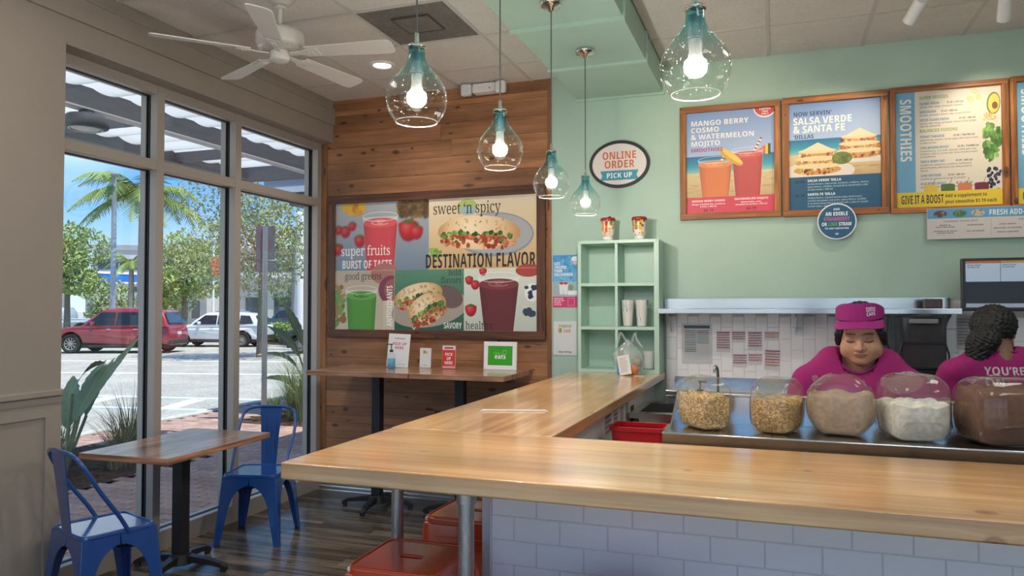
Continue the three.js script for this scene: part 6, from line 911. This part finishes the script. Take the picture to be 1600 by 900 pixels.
function palm(label, x, z, H, fr, len, seed, yellow) {
  const t = thing('palm_tree', label, 'palm', [x, GY, z], 0, 'palms across the parking lot'), R = rng(seed);
  part(t, 'trunk', LA([[0, 0], [0.26, 0], [0.22, 0.4], [0.17, 1.2], [0.18, H * 0.5], [0.15, H * 0.78], [0.11, H - 0.1], [0, H]], 14), paleBark, 'pale ringed trunk'); part(t, 'crownshaft', LA([[0.12, H * 0.78], [0.13, H * 0.84], [0.10, H], [0, H + 0.05]], 14), S({ color: C(0.20, 0.26, 0.08), roughness: 0.6 }));
  for (let k = 0; k < fr; k++) {
    const a = k / fr * 6.283 * 2.4 + R() * 0.5, rise = lerp(0.95, -0.05, k / fr) + (R() - 0.5) * 0.2, L = len * (0.85 + 0.3 * R()), pos = [], col = [], N = 34; const sp = (u) => V(Math.cos(a) * L * u * (1 - 0.18 * u), H + L * (rise * u - (0.55 + 0.25 * rise) * u * u), Math.sin(a) * L * u * (1 - 0.18 * u)); const side = V(-Math.sin(a), 0, Math.cos(a)); const k2 = 0.8 + 0.45 * R(), base = yellow ? [0.30 * k2, 0.32 * k2, 0.06] : [0.17 * k2, 0.25 * k2, 0.055 * k2];
    for (let i = 3; i < N; i++) for (const s of [-1, 1]) { const u = i / N, p = sp(u), q = sp(u + 0.02), ll = L * 0.26 * Math.sin(Math.PI * Math.pow(u, 0.7)) * (0.8 + 0.4 * R()) + 0.05; const tip = p.clone().addScaledVector(side, s * ll * 0.85).addScaledVector(q.clone().sub(p).normalize(), ll * 0.55); tip.y -= ll * (0.35 + 0.3 * R()); const w = q.clone().sub(p).multiplyScalar(1.3); pos.push(...p.toArray(), ...p.clone().add(w).toArray(), ...tip.toArray()); for (let j = 0; j < 3; j++) col.push(...base); }
    const rg = norm(TB([0, 0.25, 0.5, 0.75, 1].map((u) => sp(u).toArray()), 0.022, 16, 5)); const lg = new THREE.BufferGeometry(); lg.setAttribute('position', new THREE.Float32BufferAttribute(pos, 3)); lg.setAttribute('color', new THREE.Float32BufferAttribute(col, 3)); lg.computeVertexNormals();
    part(t, 'frond', [tint(rg, () => [0.26, 0.30, 0.08]), norm(lg)], foliageM);
  }
}
palm('tall palm with a wide arching crown behind the red car', -27.9, -27.1, 7.0, 26, 3.7, 201);
palm('palm with thin ragged crown behind the broad tree', -36.6, -34.8, 4.4, 11, 1.9, 202);
palm('young yellow green palm beyond the street sign', -17.6, -28.0, 5.0, 11, 1.9, 203, true);
palm('stout palm with pale trunk behind the white car', -22.6, -31.5, 5.4, 12, 1.7, 204, true);
palm('distant palm beside the far parked cars', -24.5, -36.0, 5.2, 11, 1.8, 205);
// ornamental grass clumps
function grassClump(label, x, z, n, h, seed, spread, base) {
  const t = thing('grass_clump', label, 'grass', [x, 0.02, z], 0, 'ornamental grass in the planting beds'), R = rng(seed), pos = [], col = [];
  for (let i = 0; i < n; i++) { const a = R() * 6.283, l = h * (0.55 + 0.55 * R()), lean = 0.15 + 0.75 * R(), w = 0.0035 + 0.003 * R(), o = [Math.cos(a) * R() * spread, Math.sin(a) * R() * spread], k = 0.65 + 0.7 * R(), c = [base[0] * k, base[1] * k, base[2] * k]; let pr = null; const S2 = 5, sx = -Math.sin(a) * w, sz = Math.cos(a) * w;
    for (let s = 0; s <= S2; s++) { const u = s / S2, d = l * lean * u * u * 0.9, y = l * (u - 0.28 * lean * u * u * u), ww = 1 - u * 0.95, p = [o[0] + Math.cos(a) * d, y, o[1] + Math.sin(a) * d]; const A = [p[0] + sx * ww, p[1], p[2] + sz * ww], Bq = [p[0] - sx * ww, p[1], p[2] - sz * ww]; if (pr) { pos.push(...pr[0], ...pr[1], ...A, ...pr[1], ...Bq, ...A); for (let j = 0; j < 6; j++) col.push(...c); } pr = [A, Bq]; } }
  const g = new THREE.BufferGeometry(); g.setAttribute('position', new THREE.Float32BufferAttribute(pos, 3)); g.setAttribute('color', new THREE.Float32BufferAttribute(col, 3)); g.computeVertexNormals(); const b = part(t, 'blades', g, foliageM); b.userData.kind = 'stuff';
}
grassClump('dry ornamental grass clump near the bed corner by the pavers', -5.95, -5.55, 170, 0.62, 301, 0.12, [0.24, 0.24, 0.13]);
grassClump('tall ornamental grass clump in the middle of the mulch bed', -6.25, -5.95, 190, 0.85, 302, 0.14, [0.20, 0.22, 0.11]);
grassClump('low ornamental grass clump beside the big leaved plant', -5.85, -4.6, 150, 0.5, 303, 0.14, [0.25, 0.24, 0.14]);
grassClump('ornamental grass clump at the outer edge of the mulch bed', -6.7, -5.5, 150, 0.6, 304, 0.14, [0.22, 0.23, 0.12]);
grassClump('tall green grass clump beyond the awning, beside the sign post', -6.32, -8.85, 230, 1.05, 305, 0.16, [0.17, 0.24, 0.09]);
grassClump('tall green grass clump beyond the awning, closer to the building', -5.98, -8.62, 240, 1.1, 306, 0.16, [0.17, 0.24, 0.09]);
grassClump('short bright grass clump at the foot of the sign post', -6.78, -8.95, 120, 0.45, 307, 0.10, [0.26, 0.32, 0.08]);
// big paddle leaves
function paddlePlant(label, x, z, leaves, seed, base) {
  const t = thing('paddle_leaf_plant', label, 'plant', [x, 0.02, z], 0, 'big leaved plants in the planting beds'), R = rng(seed);
  for (const [dx, dz, h, L, dropK, w, tw] of leaves) {
    const n = 18, m = 4, pos = [], idx = [], col = [], len = Math.hypot(dx, dz) || 1, ux = dx / len, uz = dz / len, st = TB([[0, 0, 0], [dx * 0.15, h * 0.45, dz * 0.15], [dx * 0.4, h, dz * 0.4]], 0.014, 12, 6);
    for (let i = 0; i <= n; i++) { const u = i / n, wd = w * Math.pow(Math.sin(Math.PI * Math.pow(clamp(u * 0.97 + 0.015), 0.75)), 0.8) * (1 + 0.10 * Math.sin(i * 2.3 + seed)); for (let j = -m; j <= m; j++) { const v = j / m, cxp = dx * 0.4 + ux * L * u * (0.55 + 0.45 * u * dropK), cy = h + L * (0.9 * u - dropK * 0.75 * u * u) + Math.abs(v) * wd * 0.22, cz = dz * 0.4 + uz * L * u * (0.55 + 0.45 * u * dropK); const s = v * wd; pos.push(cxp - uz * s * Math.cos(tw) , cy + s * Math.sin(tw), cz + ux * s * Math.cos(tw)); const k = 0.85 + 0.3 * R() + (Math.abs(v) < 0.1 ? 0.35 : 0); const dry = u > 0.86 ? (u - 0.86) * 4 : 0; col.push(base[0] * k + dry * 0.3, base[1] * k + dry * 0.16, base[2] * k); } }
    const W = 2 * m + 1; for (let i = 0; i < n; i++) for (let j = 0; j < W - 1; j++) { const a = i * W + j; idx.push(a, a + 1, a + W, a + 1, a + W + 1, a + W); }
    const g = new THREE.BufferGeometry(); g.setAttribute('position', new THREE.Float32BufferAttribute(pos, 3)); g.setAttribute('color', new THREE.Float32BufferAttribute(col, 3)); g.setIndex(idx); g.computeVertexNormals(); part(t, 'leaf', [norm(g), tint(norm(st), () => base)], foliageM);
  }
}
paddlePlant('big paddle leaved plant in the mulch bed behind the panelled pier', -6.02, -5.02, [[-0.05, -0.30, 0.50, 0.62, 0.15, 0.095, 0.15], [-0.35, -0.35, 0.42, 0.66, 0.3, 0.085, 0.25], [-0.25, -0.75, 0.52, 0.72, 0.25, 0.075, 0.5], [-0.2, -0.55, 0.62, 0.62, 0.35, 0.07, 0.3], [0.12, -0.25, 0.55, 0.85, 0.1, 0.06, -0.6], [-0.05, -0.2, 0.75, 0.55, 0.6, 0.07, 0.9]], 401, [0.15, 0.20, 0.10]);
paddlePlant('big paddle leaved plant beyond the awning with drooping yellowish leaves', -6.42, -9.45, [[-0.5, -0.1, 0.95, 0.80, 0.10, 0.085, 0.7], [-0.55, 0.15, 0.80, 0.72, 0.35, 0.10, 0.4], [-0.5, 0.3, 0.62, 0.66, 0.75, 0.09, 0.3], [-0.15, -0.3, 1.15, 0.75, 0.1, 0.09, 0.8], [-0.55, 0.25, 0.3, 0.6, 0.8, 0.08, 0.5], [0.4, 0.2, 0.7, 0.7, 0.3, 0.09, 0.2]], 402, [0.21, 0.22, 0.09]);
{ // hedge and lawn strip
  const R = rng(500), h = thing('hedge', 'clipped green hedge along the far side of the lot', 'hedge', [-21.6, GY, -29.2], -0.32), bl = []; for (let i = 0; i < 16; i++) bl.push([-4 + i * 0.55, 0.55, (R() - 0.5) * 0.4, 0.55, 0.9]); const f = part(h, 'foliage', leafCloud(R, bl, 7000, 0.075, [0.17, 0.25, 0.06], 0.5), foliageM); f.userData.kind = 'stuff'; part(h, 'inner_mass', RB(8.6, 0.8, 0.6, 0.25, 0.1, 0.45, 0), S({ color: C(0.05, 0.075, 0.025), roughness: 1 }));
  const l = structure('lawn', 'dry yellowish grass strip beyond the parking lot'); part(l, 'turf', BB(-60, -29.5, GY, GY + 0.35, -44, -30.5), S({ color: C(0.34, 0.30, 0.13), roughness: 1, map: TEX.stone }));
}
// ---------------------------------------------------------------- street furniture
{
  const s = thing('street_sign', 'back of a two plate street sign on a galvanised post beyond the sidewalk', 'sign', [-6.58, 0.0, -8.5], 0.55); part(s, 'post', [B(0.07, 2.66, 0.022, 0, 1.33, 0)], M.galv); const pl = S({ color: C(0.16, 0.15, 0.16), roughness: 0.5, metalness: 0.4 }); part(s, 'upper_plate', EX(rrect(0.25, 0.46, 0.03), 0.004).translate(0, 2.44, -0.016), pl); part(s, 'lower_plate', EX(rrect(0.25, 0.15, 0.02), 0.004).translate(0, 2.12, -0.016), pl);
  const l = thing('street_lamp', 'tall grey lamp post with a flat arm head behind the red car', 'lamp post', [-27.64, GY, -25.29], -0.75); part(l, 'post', bar([0, 0, 0], [0, 7.55, 0], 0.125, 14, 0.095), S({ color: C(0.30, 0.34, 0.40), roughness: 0.5 })); part(l, 'head', [RB(0.75, 0.09, 0.32, 0.03, 0.62, 7.5, 0), bar([0, 7.45, 0], [0.35, 7.5, 0], 0.04)], S({ color: C(0.30, 0.34, 0.40), roughness: 0.5 })); part(l, 'footing', CY(0.3, 0.3, 0.7, 0, 0.35, 0), M.concrete);
  const p = thing('flag_pole', 'slim white pole with an orange pennant across the lot', 'pole', [-28.4, GY, -32.4]); part(p, 'pole', bar([0, 0, 0], [0, 6.6, 0], 0.07, 10, 0.05), M.white); part(p, 'pennant', EX(rrect(0.55, 1.0, 0.15), 0.03).rotateY(0.7).translate(0.15, 3.9, 0), S({ color: C(0.6, 0.16, 0.06), roughness: 0.7 }));
  const w = thing('light_pole', 'thick white pole beyond the street sign', 'pole', [-18.06, GY, -25.46]); part(w, 'pole', [bar([0, 0, 0], [0, 5.4, 0], 0.17, 12, 0.15), CY(0.26, 0.26, 0.15, 0, 0.07, 0)], M.white); part(w, 'cap', SPH(0.16, 0, 5.4, 0, 12), M.white);
}
{ // station canopy, buildings
  const g = thing('fuel_station', 'fuel station canopy with a blue and white fascia', 'building', [-64.5, GY, -56.2], -0.35); part(g, 'canopy_fascia', BB(-9, 9, 4.0, 4.75, -4, 4), S({ color: C(0.02, 0.16, 0.62), roughness: 0.4 }), 'bright blue fascia'); part(g, 'white_band', [BB(-9.05, 9.05, 4.75, 4.95, -4.05, 4.05), BB(-9.03, 9.03, 3.9, 4.05, -4.03, 4.03)], M.white); for (const x of [-6, 0, 6]) { part(g, 'column', BB(x - 0.25, x + 0.25, 0, 4.0, -0.25, 0.25), M.white); part(g, 'pump', [RB(0.8, 1.7, 0.5, 0.06, x + 1.2, 0.85, 0)], S({ color: C(0.25, 0.27, 0.3), roughness: 0.4 })); }
  const k = part(g, 'kiosk', BB(-8, 8, 0, 3.2, -12, -8), S({ color: C(0.55, 0.52, 0.48), roughness: 0.8 })); for (let i = 0; i < 6; i++) part(k, 'kiosk_window', BB(-7 + i * 2.4, -5.4 + i * 2.4, 0.6, 2.4, -8.02, -7.97), S({ color: C(0.03, 0.04, 0.05), roughness: 0.1 }));
  const o = thing('office_building', 'pale multi storey office building with long dark window bands behind the trees', 'building', [-70.0, GY, -86.0], 0.62); const wall = S({ color: C(0.50, 0.51, 0.52), roughness: 0.8 }), gl = S({ color: C(0.06, 0.075, 0.09), roughness: 0.12 });
  part(o, 'wall', BB(-19, 19, 0, 9.6, -7, 0), wall); part(o, 'parapet', BB(-19.3, 19.3, 9.4, 10.1, -7.3, 0.3), S({ color: C(0.34, 0.36, 0.38), roughness: 0.7 }));
  for (let f = 0; f < 3; f++) { part(o, 'floor_band', BB(-19.1, 19.1, 2.2 + f * 3.0, 2.8 + f * 3.0, 0, 0.35), wall); for (let i = 0; i < 14; i++) { const w = part(o, 'window', BB(-18.4 + i * 2.66, -16.0 + i * 2.66, 0.8 + f * 3.0, 2.15 + f * 3.0, 0, 0.06), gl); } }
  const b = thing('low_shop_block', 'long low pale building beyond the far parked cars', 'building', [-37, GY, -66], 0.45); part(b, 'wall', BB(-14, 14, 0, 4.2, -5, 0), S({ color: C(0.50, 0.48, 0.44), roughness: 0.85 })); part(b, 'roof_band', BB(-14.3, 14.3, 3.9, 4.6, -5.2, 0.5), S({ color: C(0.30, 0.30, 0.31), roughness: 0.7 })); for (let i = 0; i < 10; i++) part(b, 'window', BB(-13.2 + i * 2.7, -11.2 + i * 2.7, 0.7, 2.7, 0, 0.05), gl);
}
// ---------------------------------------------------------------- cars
function car(name, label, pos, turn, kind, paint, group) {
  const t = thing(name, label, 'car', pos, turn, group); const K = { suv: { L: 4.45, W: 1.86, belt: 1.02, roof: 1.66, hood: 0.98, r: 0.36, wb: 2.83 }, hatch: { L: 4.35, W: 1.78, belt: 0.95, roof: 1.5, hood: 0.86, r: 0.32, wb: 2.68 }, pickup: { L: 5.3, W: 1.9, belt: 1.08, roof: 1.72, hood: 1.05, r: 0.38, wb: 3.3 } }[kind];
  const { L, W, belt, roof, hood, r, wb } = K, h = L / 2, ax = wb / 2, gl = S({ color: C(0.012, 0.015, 0.018), roughness: 0.05 }), dark = S({ color: C(0.03, 0.03, 0.032), roughness: 0.7 }), pm = PH({ color: paint, roughness: 0.35, clearcoat: 1, clearcoatRoughness: 0.03 });
  const s = new THREE.Shape(); const yb = 0.30; // front at -x
  s.moveTo(-h + 0.05, yb); s.lineTo(-ax - r - 0.08, yb); s.absarc(-ax, r, r + 0.07, Math.PI - 0.05, 0.05, true); s.lineTo(ax - r - 0.08, yb); s.absarc(ax, r, r + 0.07, Math.PI - 0.05, 0.05, true); s.lineTo(h - 0.05, yb); s.quadraticCurveTo(h, yb + 0.1, h, 0.62); s.quadraticCurveTo(h - 0.01, belt - 0.05, h - 0.10, belt); s.lineTo(-h + 1.35, belt); s.quadraticCurveTo(-h + 0.7, hood + 0.02, -h + 0.22, hood - 0.10); s.quadraticCurveTo(-h, hood - 0.18, -h, 0.6); s.quadraticCurveTo(-h, yb + 0.06, -h + 0.05, yb);
  const nar = (v) => { const e = Math.abs(v.x) / h; v.z *= 1 - 0.16 * Math.pow(e, 5); if (v.y < 0.5) v.z *= 1 - 0.06 * (0.5 - v.y) / 0.2; if (v.y > belt - 0.2) v.z *= 1 - 0.05 * (v.y - belt + 0.2) / 0.2; };
  part(t, 'lower_body', toCreasedNormals(warp(norm(new THREE.ExtrudeGeometry(s, { depth: W - 0.12, bevelEnabled: true, bevelSize: 0.05, bevelThickness: 0.06, bevelOffset: -0.05, bevelSegments: 4, curveSegments: 20 }).translate(0, 0, -W / 2 + 0.06)), nar), 0.6), pm);
  const rear = kind === 'pickup' ? 0.6 : h - 0.06, rearT = kind === 'pickup' ? 0.45 : h - (kind === 'suv' ? 0.42 : 0.5);
  const fA = -h + 1.15, fT = -h + 1.95; const c = new THREE.Shape(); c.moveTo(fA, belt - 0.05); c.quadraticCurveTo(fA + 0.4, belt + 0.38, fT, roof - 0.03); c.quadraticCurveTo((fT + rearT) / 2, roof + 0.06, rearT, roof - 0.06); c.quadraticCurveTo(rearT + 0.2, roof - 0.2, rear, belt - 0.05); c.closePath();
  const cw = (v) => { const k = clamp((v.y - belt) / (roof - belt)); v.z *= (1 - 0.22 * k) * 0.945; };
  const cabin = part(t, 'cabin', toCreasedNormals(warp(norm(new THREE.ExtrudeGeometry(c, { depth: W - 0.1, bevelEnabled: true, bevelSize: 0.05, bevelThickness: 0.05, bevelOffset: -0.05, bevelSegments: 3, curveSegments: 20 }).translate(0, 0, -W / 2 + 0.05)), cw), 0.6), pm);
  // side windows
  const wy0 = belt + 0.03, wy1 = roof - 0.13, fx = (y) => lerp(fA + 0.18, fT + 0.05, (y - belt) / (roof - belt)), rx = (y) => lerp(rear - 0.28, rearT - 0.12, (y - belt) / (roof - belt)); const m1 = lerp(fx(belt), rx(belt), 0.40), m2 = lerp(fx(belt), rx(belt), 0.76);
  for (const sd of [-1, 1]) for (const q of kind === 'pickup' ? [[[fx(wy0), wy0], [rx(wy0), wy0], [rx(wy1), wy1], [fx(wy1), wy1]]] : [[[fx(wy0), wy0], [m1 - 0.03, wy0], [m1 - 0.03, wy1], [fx(wy1), wy1]], [[m1 + 0.03, wy0], [m2 - 0.03, wy0], [m2 - 0.03, wy1], [m1 + 0.03, wy1]], [[m2 + 0.03, wy0], [rx(wy0), wy0 + 0.04], [rx(wy1), wy1 - 0.02], [m2 + 0.03, wy1]]]) part(cabin, 'side_window', warp(norm(new THREE.ExtrudeGeometry(poly(q), { depth: 0.02, bevelEnabled: false }).translate(0, 0, sd * (W / 2 + 0.004) - 0.01)), cw), gl);
  const quad = (a, b, k0, k1, o) => { const za = (W / 2 - 0.12) * k0, zb = (W / 2 - 0.2) * k1; const g = new THREE.BufferGeometry(); g.setAttribute('position', new THREE.Float32BufferAttribute([a[0], a[1], -za, a[0], a[1], za, b[0], b[1], zb, a[0], a[1], -za, b[0], b[1], zb, b[0], b[1], -zb], 3)); g.computeVertexNormals(); return g.translate(o, 0.012, 0); };
  const gl2 = S({ color: C(0.03, 0.05, 0.07), roughness: 0.05, side: THREE.DoubleSide }); part(cabin, 'windscreen', quad([fA + 0.12, belt + 0.10], [fT - 0.08, roof - 0.08], 0.9, 0.9, -0.03), gl2); if (kind !== 'pickup') part(cabin, 'rear_window', quad([rear - 0.02, belt + 0.09], [rearT + 0.13, roof - 0.14], 0.92, 0.9, 0.03), gl2);
  part(t, 'sill_trim', [RB(wb - 2 * r - 0.2, 0.1, W - 0.06, 0.03, 0, 0.28, 0)], dark); part(t, 'underbody', BB(-h + 0.3, h - 0.3, 0.2, 0.4, -W / 2 + 0.15, W / 2 - 0.15), dark);
  part(t, 'rear_bumper', [RB(0.14, 0.2, W * 0.84, 0.05, h - 0.05, 0.42, 0)], dark); part(t, 'front_bumper', RB(0.14, 0.18, W * 0.82, 0.05, -h + 0.05, 0.40, 0), dark);
  for (const sd of [-1, 1]) { part(t, 'tail_lamp', RB(0.10, 0.16, 0.26, 0.03, h - 0.085, belt - 0.2, sd * (W / 2 * 0.72)), S({ color: C(0.35, 0.01, 0.01), roughness: 0.15 })); part(t, 'head_lamp', RB(0.3, 0.12, 0.16, 0.04, -h + 0.16, hood - 0.2, sd * (W / 2 * 0.74)), S({ color: C(0.6, 0.62, 0.64), roughness: 0.1 })); part(t, 'mirror', RB(0.12, 0.13, 0.18, 0.04, fA + 0.52, belt + 0.09, sd * (W / 2 + 0.06)), pm); for (const dx of [m1 - 0.2, m2 - 0.22]) if (kind !== 'pickup') part(t, 'door_handle', RB(0.16, 0.03, 0.03, 0.01, dx, belt - 0.12, sd * (W / 2 - 0.005)), M.chrome); if (kind === 'suv') part(t, 'roof_rail', RB(1.9, 0.035, 0.04, 0.01, 0.35, roof + 0.035, sd * 0.58), M.alum); }
  part(t, 'number_plate', B(0.012, 0.11, 0.32, h - 0.0, 0.74, 0), S({ color: C(0.6, 0.6, 0.6) }));
  for (const wx of [-ax, ax]) for (const sd of [-1, 1]) { const z = sd * (W / 2 - 0.13); const wh = part(t, 'wheel', [LA([[r * 0.62, -0.11], [r * 0.95, -0.115], [r, -0.08], [r, 0.08], [r * 0.95, 0.115], [r * 0.62, 0.11], [r * 0.62, -0.11]], 30).rotateX(Math.PI / 2).translate(wx, r, z)], S({ color: C(0.02, 0.02, 0.02), roughness: 0.9 }), 'black tyre'); const sp = [CY(r * 0.64, r * 0.64, 0.04, 0, 0, 0, 30).rotateX(Math.PI / 2).translate(wx, r, z + sd * 0.02)]; for (let k = 0; k < 10; k++) sp.push(B(r * 0.56, 0.035, 0.03, r * 0.33, 0, 0).rotateZ(k * Math.PI / 5).translate(wx, r, z + sd * 0.085)); part(wh, 'disc', sp[0], dark); part(wh, 'rim', [...sp.slice(1), CY(0.05, 0.05, 0.04, 0, 0, 0, 14).rotateX(Math.PI / 2).translate(wx, r, z + sd * 0.085), new THREE.TorusGeometry(r * 0.63, 0.02, 8, 30).translate(wx, r, z + sd * 0.09)], M.alum, 'pale alloy rim'); }
  return t;
}
const CG = 'cars in the parking lot';
car('sport_utility_car', 'red sport utility car parked beyond the window', [-23.6, GY, -22.0], 0.34, 'suv', C(0.30, 0.015, 0.025), CG);
car('hatchback_car', 'white hatchback car parked behind the red car', [-23.2, GY, -26.9], 0.30, 'hatch', C(0.80, 0.81, 0.82), CG);
car('sport_utility_car', 'dark blue sport utility car parked far behind the hedge', [-30.8, GY, -42.6], -0.3, 'suv', C(0.05, 0.08, 0.14), CG);
car('hatchback_car', 'light blue hatchback car parked far beside the dark blue one', [-35.8, GY, -42.2], -0.3, 'hatch', C(0.12, 0.25, 0.42), CG);
car('hatchback_car', 'black hatchback car behind the drooping paddle leaves', [-15.5, GY, -24.6], 0.25, 'hatch', C(0.015, 0.016, 0.018), CG);
car('pickup_truck', 'silver pickup truck parked in front of the station', [-39.2, GY, -32.2], 0.4, 'pickup', C(0.38, 0.44, 0.50), CG);
renderer.render(scene, camera);
